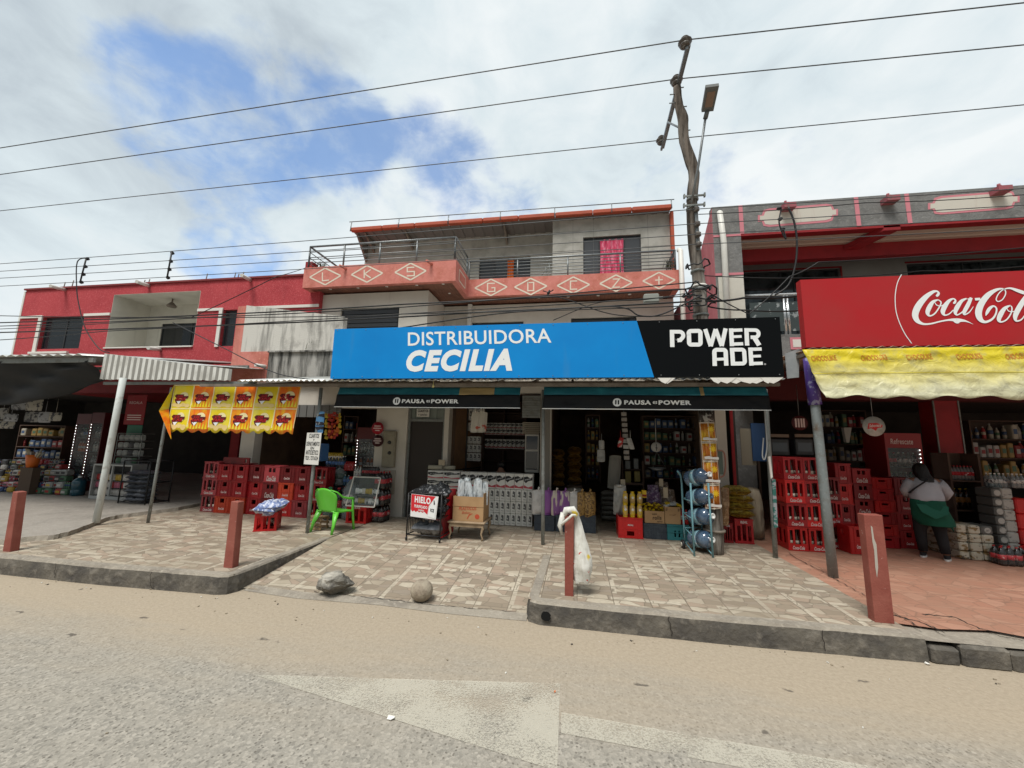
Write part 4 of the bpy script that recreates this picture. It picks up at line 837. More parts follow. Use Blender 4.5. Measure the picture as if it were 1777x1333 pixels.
# ================================================================ signs
M_blue = M('sign_blue', (.0012, .205, .58), .5, spec=.2, layers=[(.9, 3, (.0015, .25, .66), .3, .7, I3), (3, 9, (.03, .22, .52), .60, .85, VS)]); M_sblack = M('sign_black', (.006, .007, .008), .7, spec=.03)
M_let = M('sign_white', (.80, .82, .82), .5); M_cocared = M('sign_red', (.42, .014, .020), .5, spec=.2, layers=[(1.0, 4, (.36, .03, .03), .35, .75, I3)])
YS = 5.12
SG = thing('billboard', (-.5, YS, 2.43), 'blue and black shop sign board lettered in white above the middle awning', 'sign')
a = Y(577, 570, YS); b = Y(1355, 551.5, YS); zs1 = (a.z+b.z)/2; zs0 = (Y(577, 657, YS).z+Y(1357, 654, YS).z)/2; xs0 = Y(577, 612, YS).x; xs1 = Y(1357, 602, YS).x
d1 = Y(1105, 556, YS).x; d0 = Y(1135, 655, YS).x
print('sign', xs0, xs1, zs0, zs1)
m = mb(); m.box(xs0, xs1, YS+.004, YS+.10, zs0, zs1); m.build('backing', M_steel, SG)
m = mb(); m.prism([(xs0, YS, zs0), (d0, YS, zs0), (d1, YS, zs1), (xs0, YS, zs1)], (0, .0038, 0)); m.build('blue_face', M_blue, SG)
m = mb(); m.prism([(d0+.001, YS, zs0), (xs1, YS, zs0), (xs1, YS, zs1), (d1+.001, YS, zs1)], (0, .0038, 0)); bf = m.build('black_face', M_sblack, SG)
m = mb(); put_text(m, 'DISTRIBUIDORA', Y(708, 600.5, YS), Y(957, 595, YS), Y(708, 577, YS), .003, bold=.012); m.build('lettering', M_let, SG)
m = mb(); put_text(m, 'CECILIA', Y(705, 645.5, YS), Y(889, 644, YS), Y(705, 608, YS), .003, bold=.055, shear=.28); m.build('lettering', M_let, SG)
def zpx(ox, oy, s): return lambda x, y: (ox+x/s, oy+y/s)
def strokes(name, mat, parent, Yp, tr, items, N=(0, -1, 0), k=0):
    m = mb()
    for i, (pts, w) in enumerate(items):
        if k: pts = crom([tuple(p) for p in pts], k)
        vs = []
        for p in pts:
            ww = p[2] if len(p) > 2 else w
            A = Y(*tr(p[0], p[1]), Yp); B = Y(*tr(p[0]+max(ww, 1), p[1]), Yp); vs.append((A, abs(B.x-A.x)))
        m.ribbon(vs, N, .0032+.0004*i)
    return m.build(name, mat, parent)
T = zpx(1140, 550, 7.404)
def arc(cx, cy, rx, ry, a0, a1, n=6): return [(cx+rx*math.cos(R(a0+(a1-a0)*i/n)), cy+ry*math.sin(R(a0+(a1-a0)*i/n))) for i in range(n+1)]
W5 = 56
items = [([(197, 388), (192, 168)], W5), ([(192, 192)]+arc(290, 240, 47, 48, -90, 60, 8)+[(300, 300), (262, 303)], 52), ([(250, 303), (240, 285)], 3),
 ([(410, 235)]+arc(435, 210, 27, 27, 180, 270, 4)+arc(530, 208, 27, 27, -90, 0, 4)+arc(532, 332, 27, 25, 0, 90, 4)+arc(440, 332, 27, 25, 90, 180, 4)+[(410, 232)], 56),
 ([(618, 158), (690, 378)], 54), ([(690, 378), (752, 158)], 52), ([(752, 158), (830, 376)], 52), ([(830, 376), (880, 150)], 54),
 ([(950, 150), (962, 378)], W5), ([(950, 175), (1095, 170)], 46), ([(955, 258), (1085, 253)], 38), ([(962, 352), (1105, 347)], 46),
 ([(1146, 148), (1156, 370)], W5), ([(1146, 171)]+arc(1258, 218, 45, 46, -90, 80, 8)+[(1200, 264)], 50), ([(1240, 255), (1310, 368)], 62),
 ([(740, 632), (735, 465)]+arc(765, 455, 30, 30, 180, 270, 4)+arc(850, 455, 30, 30, -90, 0, 4)+[(888, 628)], 56), ([(740, 548), (885, 542)], 40),
 ([(960, 400), (975, 628)], W5), ([(960, 424)]+arc(1085, 455, 32, 32, -90, 0, 4)+arc(1093, 570, 32, 32, 0, 90, 4)+[(972, 603)], 54),
 ([(1195, 397), (1210, 628)], W5), ([(1195, 420), (1340, 415)], 46), ([(1205, 510), (1330, 505)], 38), ([(1208, 602), (1355, 598)], 46)]
strokes('lettering', M_let, bf, YS, T, items)
m = mb(); disc(m, Y(*T(1388, 608), YS), .012, (0, -1, 0), .003); m.build('registered_dot', M('dot_grey', (.3, .3, .3)), bf)
for k_ in range(14):
    x_ = xs0+.05+(xs1-xs0-.1)*k_/13; mm_ = mb()
    for z_ in (zs0+.025, zs1-.025): mm_.lathe([(.007, 0), (.005, .005)], (x_, YS, z_), (0, -1, 0), 8)
    mm_.build('rivets', M_steel, SG)
# red billboard with white script
CG = thing('billboard', (5.5, YC, zC0), 'red drinks billboard with white cursive lettering above the right awning', 'sign')
CX1 = 6.6
m = mb(); m.box((c0.x+c1.x)/2, CX1, YC, YC+.10, zC0, zC1); face = m.build('red_face', M_cocared, CG)
TC = zpx(1540, 470, 7.498)
cc = [
 ([(632, 333, 26), (650, 318, 38), (663, 292, 30), (640, 268, 26), (590, 276, 44), (510, 330, 66), (430, 415, 84), (378, 500, 88), (358, 580, 82), (385, 650, 66), (460, 692, 34), (560, 690, 24), (680, 661, 22), (780, 643, 26), (850, 640, 44), (900, 652, 84), (935, 646, 58), (1000, 652, 32), (1060, 672, 14), (1112, 697, 3)], 0),
 ([(655, 378, 18), (590, 405, 44), (545, 470, 62), (518, 545, 54), (545, 588, 24), (610, 560, 20), (668, 480, 18), (694, 412, 18), (655, 378, 16)], 0), ([(612, 412, 10), (640, 450, 14), (700, 458, 14), (745, 425, 12)], 0),
 ([(852, 428, 20), (870, 415, 34), (880, 385, 24), (850, 366, 22), (795, 395, 44), (742, 465, 64), (716, 535, 58), (740, 578, 26), (800, 562, 18), (855, 510, 14)], 0),
 ([(1025, 362, 20), (960, 395, 44), (905, 470, 62), (878, 540, 48), (900, 576, 22), (960, 545, 18), (1020, 480, 16), (1062, 400, 18), (1040, 362, 18)], 0), ([(1085, 352, 40), (1040, 450, 54), (995, 535, 50), (1000, 572, 22), (1060, 540, 16), (1112, 468, 8)], 0),
 ([(1133, 373, 40), (1203, 369, 40)], 0),
 ([(1272, 588, 6), (1290, 545, 40), (1325, 490, 44), (1375, 462, 26), (1412, 495, 22), (1400, 570, 24), (1350, 635, 30), (1265, 668, 40), (1200, 630, 74), (1178, 540, 90), (1215, 430, 86), (1300, 320, 74), (1400, 255, 46), (1485, 235, 22), (1525, 258, 16), (1528, 310, 15), (1490, 375, 15), (1435, 402, 16), (1408, 372, 15), (1440, 300, 15), (1505, 245, 16), (1590, 230, 28), (1680, 258, 50), (1777, 290, 56), (1880, 300, 46), (1960, 270, 12)], 0),
 ([(1595, 452, 16), (1520, 490, 48), (1465, 570, 66), (1442, 640, 52), (1475, 668, 24), (1545, 636, 20), (1600, 555, 18), (1612, 485, 18), (1590, 452, 14)], 0), ([(1545, 485, 10), (1570, 528, 14), (1640, 532, 14), (1690, 500, 12)], 0),
 ([(1850, 270, 50), (1777, 370, 66), (1700, 490, 72), (1655, 590, 62), (1665, 652, 30), (1730, 640, 20), (1790, 570, 16)], 0),
 ([(1960, 440, 18), (1890, 470, 44), (1830, 560, 62), (1800, 640, 46), (1830, 668, 20), (1890, 630, 16), (1990, 470, 18)], 0), ([(2020, 430, 40), (1970, 530, 54), (1930, 620, 46), (1945, 660, 20), (2010, 620, 12)], 0)]
strokes('script_lettering', M_let, face, YC, TC, [(p, w) for p, w in cc], k=5)
strokes('curved_line', M_let, face, YC, TC, [([(180, 50, 11), (130, 150, 11), (103, 280, 11), (98, 400, 11), (112, 540, 11), (160, 690, 11), (230, 830, 11), (312, 945, 11)], 11)], k=4)
# ================================================================ tarps and banners
def cloth(name, tl, tr, bl, br, mats, nx=40, nz=12, amp=.02, seed=1, parent=None, matf=None, edge=None, sag=0, lab=None, solid=.003):
    random.seed(seed); m = mb(); tl, tr, bl, br = map(Vector, (tl, tr, bl, br)); ph = [random.uniform(0, 6.28) for _ in range(6)]
    vs = []
    for j in range(nz+1):
        v = j/nz
        for i in range(nx+1):
            u = i/nx; p = tl.lerp(tr, u).lerp(bl.lerp(br, u), v)
            w = (math.sin(u*9+ph[0]+v*2)+.7*math.sin(u*23+ph[1]-v*4)+.4*math.sin(u*47+ph[2]+v*5)+.6*math.sin(v*7+u*6+ph[3]))*amp*(.35+.65*v)
            n = mathutils.noise.noise(Vector((u*nx*.23, v*nz*.35, seed)))*amp*1.6
            z = -sag*math.sin(math.pi*u)*v
            if edge and j == nz: z += edge(u)
            vs.append(p+Vector((0, w+n, z)))
    for j in range(nz):
        for i in range(nx):
            k = j*(nx+1)+i; m.add([vs[k], vs[k+1], vs[k+nx+2], vs[k+nx+1]], [(0, 1, 2, 3)], matf((i+.5)/nx, (j+.5)/nz) if matf else 0, False)
    # weld
    m2 = mb(); m2.v = vs; m2.f = []; idx = 0
    for j in range(nz):
        for i in range(nx): k = j*(nx+1)+i; m2.f.append([k, k+1, k+nx+2, k+nx+1]); m2.m.append(m.m[idx]); m2.sm.append(True); idx += 1
    o = m2.build(name, mats, parent, solid=solid); return o, vs
def surf(vs, nx, nz, u, v):
    """point on the cloth grid"""
    x = min(max(u*nx, 0), nx-1e-6); y = min(max(v*nz, 0), nz-1e-6); i, j = int(x), int(y); a, b = x-i, y-j; k = j*(nx+1)+i
    return vs[k].lerp(vs[k+1], a).lerp(vs[k+nx+1].lerp(vs[k+nx+2], a), b)
# yellow chips banner
TP = thing('chips_banner', (-5.6, 5.46, 1.6), 'yellow and orange scalloped plastic banner printed with red snack logos', 'banner')
M_yel = M('banner_yellow', (.78, .60, .012), .38, layers=[(5, 4, (.72, .66, .10), .45, .7, I3)]); M_org = M('banner_orange', (.78, .16, .008), .38, layers=[(4, 5, (.80, .42, .01), .45, .65, (2.5, 1, .8))])
M_bcream = M('banner_cream', (.80, .70, .38), .5); M_bred = M('logo_red', (.42, .006, .012), .5); M_chip = M('chip_tan', (.74, .56, .22), .5)
BX = [Y(x, 668, 5.46).x for x in (303, 339, 373.5, 410, 447, 485, 524)]
zt_, zm_, zb_ = Y(400, 668, 5.46).z, Y(400, 711, 5.46).z, Y(400, 748, 5.46).z
NX, NZ = 60, 16
sc_ = lambda u: .055*abs(math.sin(u*math.pi*11.5))*-1+.01
def mfy(u, v): c = int(u*6); r_ = 0 if v < .53 else 1; return (1 if c % 2 else 0)
o, vs = cloth('printed_sheet', (BX[0], 5.46, zt_), (BX[6], 5.46, zt_+.02), (BX[0]+.06, 5.40, zb_), (BX[6]-.02, 5.40, zb_+.01), [M_yel, M_org], NX, NZ, .006, 3, TP, mfy, sc_)
m = mb(); Sv = lambda u, v, l=.004: surf(vs, NX, NZ, u, v)+Vector((0, -l, 0))
for k in range(7):
    for j in range(16): 
        u0 = max(k/6-.0045, 0); u1 = min(k/6+.0045, 1); v0, v1 = j/16, (j+1)/16
        if j < 15: m.add([Sv(u0, v0), Sv(u1, v0), Sv(u1, v1), Sv(u0, v1)], [(0, 1, 2, 3)])
for j in range(48):
    for vv in (.004, .53): u0, u1 = j/48, (j+1)/48; m.add([Sv(u0, vv, .005), Sv(u1, vv, .005), Sv(u1, vv+.018, .005), Sv(u0, vv+.018, .005)], [(0, 1, 2, 3)])
m.build('printed_border', M_bcream, o)
random.seed(11)
for r_ in range(2):
    for c in range(6):
        cu = (c+.47)/6; cv = .30 if r_ == 0 else .76; m = mb(); sw = .060; sh = .085 if r_ == 0 else .09
        # disc behind, splash, letters
        m.add([Sv(cu+.018+sw*.62*math.cos(t*math.pi/8), cv-.035+sh*1.15*math.sin(t*math.pi/8), .006) for t in range(16)], [tuple(range(16))], 1)
        if c % 2 == 0:
            for q_ in range(4): uu = cu-.05+.035*q_; vv = cv+.15+.02*(q_ % 2); m.add([Sv(uu+.024*math.cos(t*math.pi/6), vv+.045*math.sin(t*math.pi/6), .005+.0004*q_) for t in range(12)], [tuple(range(12))], 2)
        else:
            for q_ in range(7): uu = cu-.07+.023*q_; m.add([Sv(uu-.009, cv+.20, .005), Sv(uu+.009, cv+.20, .005), Sv(uu+.004, cv+.08-.06*random.random(), .005)], [(0, 1, 2)], 3)
        pts = [(-1, -.55), (-.75, -1), (.35, -.95), (.3, -.55), (1, -.5), (.9, .15), (.62, .25), (.6, .8), (-.4, .75), (-.62, 1.5), (-.85, .9), (-.95, .35), (-.7, .1)]
        m.add([Sv(cu+u*sw*.98, cv+v*sh, .008) for u, v in pts], [tuple(range(len(pts)))], 4)
        vsf, fsf = font_mesh('LOS' if True else '', .03, .25)
        for word, bu, bv, wu, wv in (('LOS', -.5, -.2, .72, .62), ('TAPUS', -.75, .62, 1.45, .7)):
            f_ = font_mesh(word, .05, .2); m.add([Sv(cu+sw*(bu+a*wu), cv+sh*(bv-b*wv), .0105) for a, b in f_[0]], f_[1], 0)
        m.add([Sv(cu-.02+sw*.35*u, cv+sh*1.15+sh*.5*v, .0085) for u, v in ((-1, -.6), (1, -.8), (.1, 1))], [(0, 1, 2)], 5)
        m.build('snack_logo', [M_bred, M_bcream, M_chip, M_yel, M('logo_dark', (.10, .002, .004)), M_let], o)
for q in (): pass
# folded left corner of the banner
m = mb(); a = Vector((BX[0]+.0, 5.455, zt_)); b = Vector((BX[0]+.055, 5.41, zb_-.02)); f = Y(276, 713, 5.30); g2 = Vector((BX[0]-.02, 5.44, zm_)); lo = Y(297, 762, 5.32)
m.add([a, f, g2, lo, b], [(0, 1, 2), (2, 1, 3), (2, 3, 4)], 0); m.m[-2:] = [1, 1]; m.build('folded_corner', [M_yel, M_org], TP, solid=.003)
# hanging valances of the middle shops
M_teal = M('teal_canvas', (.012, .14, .19), .55, layers=[(3, 5, (.02, .20, .25), .45, .7, (1, 1, .4))]); M_bcanvas = M('black_canvas', (.014, .015, .017), .5, spec=.12)
M_sand = M('sand_canvas', (.42, .31, .14), .6)
def pausa(name, xl, xr, y0t, y0m, y0b, cx, label, sand=None, tilt=0):
    Yp = 5.50; A = Y(xl, y0t, Yp); B = Y(xr, y0t, Yp); zt = A.z; zm = Y(xl, y0m, Yp).z; zb = (Y(xl, y0b, Yp).z+Y(xr, y0b, Yp).z)/2
    zt = min(zt, zA+.0)
    th = thing('awning_banner', ((A.x+B.x)/2, Yp, zb), label, 'banner')
    mf = (lambda u, v: 1 if sand and sand[0] < u < sand[1] else 0)
    o1, _ = cloth('teal_roll', (A.x, Yp+.03, zt), (B.x, Yp+.03, zt), (A.x, Yp-.02, zm), (B.x, Yp-.02, zm), [M_teal, M_sand], 60, 5, .006, 5, th, mf)
    m = mb(); m.tube([(A.x-.02, Yp, zt+.015), (B.x+.02, Yp, zt+.015)], .018, 8); m.build('roller_tube', M_galv, th)
    nx, nz = 90, 8
    def eg(u): return (.03*(1 if u < .02 else 0))
    o2, vs = cloth('black_valance', (A.x, Yp-.03, zm), (B.x, Yp-.03, zm), (A.x-.02, Yp-.04, zb), (B.x+.01, Yp-.04, zb+.004), [M_bcanvas], nx, nz, .009, 8, th)
    m = mb(); S = lambda u, v, l: surf(vs, nx, nz, u, v)+Vector((0, -l, 0))
    for i in range(nx): m.add([S(i/nx, .945, .004), S((i+1)/nx, .945, .004), S((i+1)/nx, 1, .004), S(i/nx, 1, .004)], [(0, 1, 2, 3)])
    m.build('white_hem', M_let, o2)
    # pause disc and words, lying on the cloth
    L_ = B.x-A.x; px1 = (Y(cx[2], 700, Yp).x-A.x)/L_; px0 = (Y(cx[1], 700, Yp).x-A.x)/L_; pc = (Y(cx[0], 700, Yp).x-A.x)/L_
    H_ = zm-zb; ru = .06/L_ *.62; m = mb()
    m.add([S(pc+.058/L_*math.cos(t*math.pi/12), .50+.058/H_*math.sin(t*math.pi/12), .006) for t in range(24)], [tuple(range(24))], 0)
    for s in (-1, 1): m.add([S(pc+(s*.017-.009)/L_, .50-.030/H_, .0085), S(pc+(s*.017+.009)/L_, .50-.030/H_, .0085), S(pc+(s*.017+.009)/L_, .50+.030/H_, .0085), S(pc+(s*.017-.009)/L_, .50+.030/H_, .0085)], [(0, 1, 2, 3)], 1)
    W_ = px1-px0
    for wd, a_, b_, h_, bo in (('PAUSA', 0, .41, .21, .05), ('es', .435, .50, .11, .02), ('POWER', .52, 1, .21, .05)):
        f_ = font_mesh(wd, bo, 0); m.add([S(px0+W_*(a_+(b_-a_)*x), .50+.062*.5/H_*(1 if wd != 'es' else .6)-(.062 if wd != 'es' else .037)/H_*y, .006) for x, y in f_[0]], f_[1], 0)
    m.build('lettering', [M_let, M_sblack], o2)
    return th
pausa('p1', 588, 903, 672, 685, 708.5, (691, 700, 797), 'black valance with pause emblem hung over the doorway shop on the left', (.68, .86))
pausa('p2', 944, 1331, 671, 686, 712, (1071, 1083, 1198), 'black valance with pause emblem hung over the snack and sack shop', (.72, .74))
# yellow and white tarp at the right
TT = thing('yellow_tarp', (5, 5.0, 2.2), 'creased yellow and white plastic tarp hanging below the red billboard', 'tarp')
def tarp_mat():
    m, N, L, b = nodes('tarp_print'); g = N.new('ShaderNodeNewGeometry'); s = N.new('ShaderNodeSeparateXYZ'); L.new(g.outputs['Position'], s.inputs[0])
    n = nn(N, 'ShaderNodeTexNoise', Scale=2.6, Detail=7.0, Roughness=.6); L.new(g.outputs['Position'], n.inputs['Vector'])
    a = N.new('ShaderNodeMath'); a.operation = 'MULTIPLY_ADD'; a.inputs[1].default_value = .34; L.new(n.outputs[0], a.inputs[0]); L.new(s.outputs[2], a.inputs[2])
    c = ramp(N, L, a.outputs[0], [(0, (.56, .55, .47)), (1, (.56, .55, .47))]); r = N.new('ShaderNodeMapRange'); r.inputs['From Min'].default_value = 2.98; r.inputs['From Max'].default_value = 3.46; L.new(a.outputs[0], r.inputs['Value'])
    c = mixc(N, L, r.outputs[0], (.57, .55, .36), (.62, .50, .010))
    n2 = nn(N, 'ShaderNodeTexNoise', Scale=5.0, Detail=8.0, Roughness=.65); L.new(g.outputs['Position'], n2.inputs['Vector'])
    c = mixc(N, L, ramp(N, L, n2.outputs[0], [(.5, (0, 0, 0)), (.72, (.7, .7, .7))]), c, (.30, .285, .20))
    L.new(c, b.inputs['Base Color']); b.inputs['Roughness'].default_value = .42
    w = N.new('ShaderNodeTexNoise'); w.inputs['Scale'].default_value = 6; w.inputs['Detail'].default_value = 3; w.inputs['Distortion'].default_value = 1.2; L.new(g.outputs['Position'], w.inputs['Vector'])
    bp = nn(N, 'ShaderNodeBump', Strength=.55, Distance=.05); L.new(w.outputs[0], bp.inputs['Height']); L.new(bp.outputs[0], b.inputs['Normal']); return m
M_tw = tarp_mat(); M_ty = M('seam_yellow', (.60, .50, .05), .5)
yA = 5.02; tl = Y(1392, 606, yA); tr = Vector((6.8, yA, tl.z)); zbt = Y(1600, 690, yA-.12).z
NX2, NZ2 = 110, 22
def mft(u, v):
    n = mathutils.noise.noise(Vector((u*14, v*3, 2)))*.12; return 0 if v > .45+n or (u > .03 and v > .2 and u < .10 and v > .28) else 1
o, vs2 = cloth('sheet', (tl.x, yA, zC0-.045), (tr.x, yA, zC0-.045), (Y(1434, 694, yA-.12).x, yA-.12, zbt), (tr.x, yA-.12, zbt), [M_tw], NX2, NZ2, .017, 21, TT, None, lambda u: -.018*math.sin(u*60)+.01*math.sin(u*23))
S2 = lambda u, v, l=.006: surf(vs2, NX2, NZ2, u, v)+Vector((0, -l, 0))
uu = lambda px, py: (Y(px, py, yA).x-tl.x)/(tr.x-tl.x)
for i, px in enumerate((1422, 1509, 1587, 1673, 1762, 1850, 1940)):
    m = mb()
    u0 = uu(px-22, 625); u1 = uu(px+24, 625); f_ = font_mesh('CHOCOLIKE', .03, .15); m.add([S2(u0+(u1-u0)*x, .26-.115*y-.02*x, .006) for x, y in f_[0]], f_[1], 0)
    m.build('printed_word', M('tarp_ink', (.50, .20, .02), .6), o)
m = mb()
for i in range(110): m.add([S2(i/110, .50, .006), S2((i+1)/110, .50, .006), S2((i+1)/110, .515, .006), S2(i/110, .515, .006)], [(0, 1, 2, 3)])
m.build('seam', M_ty, o)
# black mesh tarp slung under the left awning
TB = thing('black_tarp', (-11, 6, 2.0), 'black shade cloth slung in folds under the left awning', 'tarp')
random.seed(4); NXb, NZb = 50, 14; vs = []
for j in range(NZb+1):
    v = j/NZb
    for i in range(NXb+1):
        u = i/NXb; x = -14+(p0.x+.0+14)*u; lip = 2.02+.45*max(0, (u-.55)/.45)**1.6
        z = (zl-.06)*(1-v)+lip*v; y = 5.12+.5*v*(1-u*.5)+.06*math.sin(u*16+v*6)+.03*math.sin(u*37-v*11); z += .04*math.sin(u*11+v*9)*v
        vs.append(Vector((x, y, z)))
m = mb(); m.add(vs, [(j*(NXb+1)+i, j*(NXb+1)+i+1, (j+1)*(NXb+1)+i+1, (j+1)*(NXb+1)+i) for j in range(NZb) for i in range(NXb)], 0, True); m.build('shade_cloth', M('black_mesh', (.016, .017, .018), .8), TB, solid=.003)
# ================================================================ utility pole
M_wood = M('weathered_wood', (.17, .14, .115), .95, layers=[(9, 9, (.04, .03, .022), .42, .58, (1, 1, .1)), (4, 8, (.36, .335, .30), .5, .72, (1, 1, .15))], bump=(22, 1.0, (1, 1, .1)))
UP = thing('utility_pole', (1.68, 5.75, .178), 'crooked weathered wooden utility pole with steel crossarm rising through the awning', 'utility pole')
ctr = [(1241, 966, 16), (1239, 900, 15.5), (1233, 820, 15), (1227, 740, 14.5), (1221, 640, 14), (1216, 550, 12.5), (1213, 491, 11), (1205, 430, 10.5), (1201, 365, 9.6), (1202, 330, 9.6), (1204.5, 302, 9.8), (1197, 275, 9.8), (1187.5, 245, 8.8), (1185.5, 222, 8.8), (1185, 205, 9.4), (1178.5, 185, 7.6), (1176, 165, 7.2), (1175, 152, 7)]
pts = []; rr = []
for px, py, w in crom([tuple(map(float, c)) for c in ctr], 3): yy_ = 5.75+.10*min(1, max(0, (py-600)/140)); p = Y(px, py, yy_); q_ = Y(px+w, py, yy_); pts.append(p); rr.append((q_.x-p.x)*.98*random.uniform(.95, 1.05))
pts[0].z = .15
m = mb(); m.tube(pts, rr, 14)
m.build('trunk', M_wood, UP)
def polepos(py): 
    for a, b in zip(ctr, ctr[1:]):
        if b[1] <= py <= a[1]: t = (py-a[1])/(b[1]-a[1]); return Y(a[0]+(b[0]-a[0])*t, py, 5.85 if py > 740 else 5.75), (a[2]+(b[2]-a[2])*t)*.0085
for py in (347, 363, 472, 503, 548, 920):
    p, r = polepos(py); m = mb(); m.lathe([(r+.004, -.014), (r+.004, .014)], p, n=14); 
    if py < 400: m.box(p.x-r-.06, p.x+r+.06, p.y-r-.03, p.y-r-.01, p.z-.012, p.z+.012); m.box(p.x-r-.07, p.x-r-.05, p.y-r-.04, p.y-r, p.z-.03, p.z+.03); m.box(p.x+r+.05, p.x+r+.07, p.y-r-.04, p.y-r, p.z-.03, p.z+.03)
    m.build('clamp_band', M_galv if py < 900 else M_beam, UP)
pa = Y(1190, 85, 5.2); pb = Y(1147, 258, 6.93); dv = (pb-pa)
m = mb(); m.prism([pa+Vector((0, 0, 0)), pa+Vector((.035, 0, .0)), pa+Vector((.035, 0, .05)), pa+Vector((0, 0, .05))], dv*1.03); m.prism([pa+Vector((.035, 0, .04)), pa+Vector((.07, 0, .04)), pa+Vector((.07, 0, .05)), pa+Vector((.035, 0, .05))], dv*1.03)
arm = m.build('crossarm', M_steel, UP)
prof = [(.012, 0), (.045, .01), (.06, .03), (.035, .045), (.055, .055), (.075, .075), (.045, .095), (.03, .12), (.045, .13), (.03, .15)]
for p in (pa+Vector((.0, .02, .05)), pb+Vector((0, -.05, .05))): m = mb(); m.lathe([(r*1.3, z*1.1) for r, z in prof], p, n=14); m.build('insulator', M('brown_porcelain', (.09, .075, .065), .3, layers=[(20, 3, (.25, .24, .22), .5, .7, I3)]), arm)
pt = Y(1174, 146, 5.75); m = mb(); m.lathe([(r*1.3, z*1.1) for r, z in prof], pt+Vector((0, 0, -.02)), n=14); m.build('insulator', MATS['brown_porcelain'], UP)
for px, py, sx in ((1166, 163, -1), (1165, 178, -1), (1188, 186, 1), (1194, 227, 1), (1183, 153, 1)):
    p = Y(px-sx*8, py, 5.72); m = mb(); m.tube([p, p+Vector((sx*.10, 0, 0))], .009, 5); m.build('step_bolt', M_steel, UP)
m = mb(); m.tube([polepos(225)[0], pb.lerp(pa, .32)+Vector((0, 0, .0))], .016, 6); m.build('arm_brace', M_steel, UP)
for k, py in enumerate((372, 397, 415, 432)):
    p, r = polepos(py); m = mb(); m.lathe([(.03, -.035), (.045, -.02), (.03, 0), (.045, .02), (.03, .035)], p+Vector((.02, -r-.04, 0)), n=12); m.build('spool_insulator', MATS['brown_porcelain'], UP)
m = mb(); p, r = polepos(400); m.box(p.x-.0, p.x+.04, p.y-r-.02, p.y-r-.005, polepos(440)[0].z, polepos(362)[0].z); m.build('rack_bar', M_steel, UP)
# bundle of cable coils at the pole waist
random.seed(9)
for k, (py, rad) in enumerate(((500, .16), (520, .19), (530, .17), (462, .15), (510, .21))):
    p, r = polepos(py); m = mb(); pp = []
    for i in range(19): a = 2*math.pi*i/18*1.0; pp.append(p+Vector((math.cos(a)*rad*(1+.2*math.sin(3*a+k)), math.sin(a)*rad*.9, .04*math.sin(2*a+k)+.03*math.sin(5*a))))
    m.tube(pp, .012, 5); m.build('cable_coil', M_black, UP)
m = mb(); p, r = polepos(498); m.lathe([(r+.01, -.015), (r+.01, .015)], p, n=14); m.build('white_tie', M_white, UP)
# street lamp fixed to the pole
LP = thing('street_lamp', tuple(Y(1213, 290, 5.6)), 'flat led street lamp on a thin arm beside the pole top', 'street lamp')
m = mb(); A0 = Y(1200, 352, 5.55); A1 = Y(1212, 288, 5.5); A2 = Y(1224, 206, 5.25); m.tube([A0, A1, A2], .017, 8); m.build('arm', M_steel, LP)
m = mb(); hd = [Y(1217.5, 195, 5.22), Y(1238, 193, 5.22), Y(1248, 149, 4.95), Y(1225, 152, 4.95)]
m.prism(hd, (0, 0.01, .05)); m.tube([A2, (hd[0]+hd[1])/2+Vector((0, 0, .02))], .032, 8); hh_ = m.build('lamp_head', M('lamp_grey', (.12, .125, .12), .5), LP)
m = mb(); c = sum(hd, Vector())/4; ins = [c+(p-c)*.62-Vector((0, .001, .003)) for p in hd]; m.poly(ins); m.build('led_panel', M('led_amber_grey', (.22, .15, .11), .3), hh_)
# ================================================================ wires
def wire(pts, r, label, n=14, sag=0, mat=M_black, group='wires strung along the street', cat='wire', name='overhead_wire'):
    pts = [Vector(p) for p in pts]; out = []
    for a, b in zip(pts, pts[1:]):
        for i in range(n): t = i/n; out.append(a.lerp(b, t)-Vector((0, 0, sag*4*t*(1-t))))
    out.append(pts[-1]); m = mb(); m.tube(out, r, 5, caps=False); return tag(m.build(name, mat), label, cat, group)
M_wire = M('aluminium_wire', (.09, .095, .10), .5, metal=.3); M_cable = M('black_cable', (.012, .012, .013), .5)
def ext(a, b, x): t = (x-a.x)/(b.x-a.x); return a+(b-a)*t
for (l, mid, r_, Yp, lab) in (((0, 257), pa+Vector((0, .03, .15)), (1777, 5), 5.2, 'highest bare power wire crossing the sky on the near end of the crossarm'), ((0, 303), pt+Vector((0, 0, .09)), (1777, 78), 5.75, 'middle bare power wire crossing the sky on the pole top'), ((0, 366), pb+Vector((0, -.03, .15)), (1777, 182), 6.9, 'lowest of the three bare power wires on the far end of the crossarm')):
    A = Y(*l, Yp); B = Y(*r_, Yp); m_ = Vector((mid.x, Yp, mid.z)); L0 = ext(m_, A, -22); L0.y = Yp; R0 = ext(m_, B, 12)
    wire([L0, A, m_, B, R0], .0085, lab, mat=M_wire, sag=.0)
names = ('first', 'second', 'third', 'fourth')
LY = (457, 470, 482, 496)
for k in range(4):
    A = Y(0, LY[k], 5.6); p, r = polepos((372, 397, 415, 432)[k]); p = p+Vector((0, -r-.05, 0)); L0 = ext(Vector((A.x, 5.65, A.z)), Vector((p.x, 5.65, p.z)), -22); B = Y(1777, (285, 305, 322, 343)[k] if False else 372+18*k-90, 5.6)
    B = Vector((9, 5.62, p.z-.03))
    wire([Vector((-22, 5.62, A.z+.03)), Vector((A.x, 5.62, A.z)), p, B], .006, names[k]+' thin wire from the top held by the spreader insulators on the left', mat=M_wire, sag=.02)
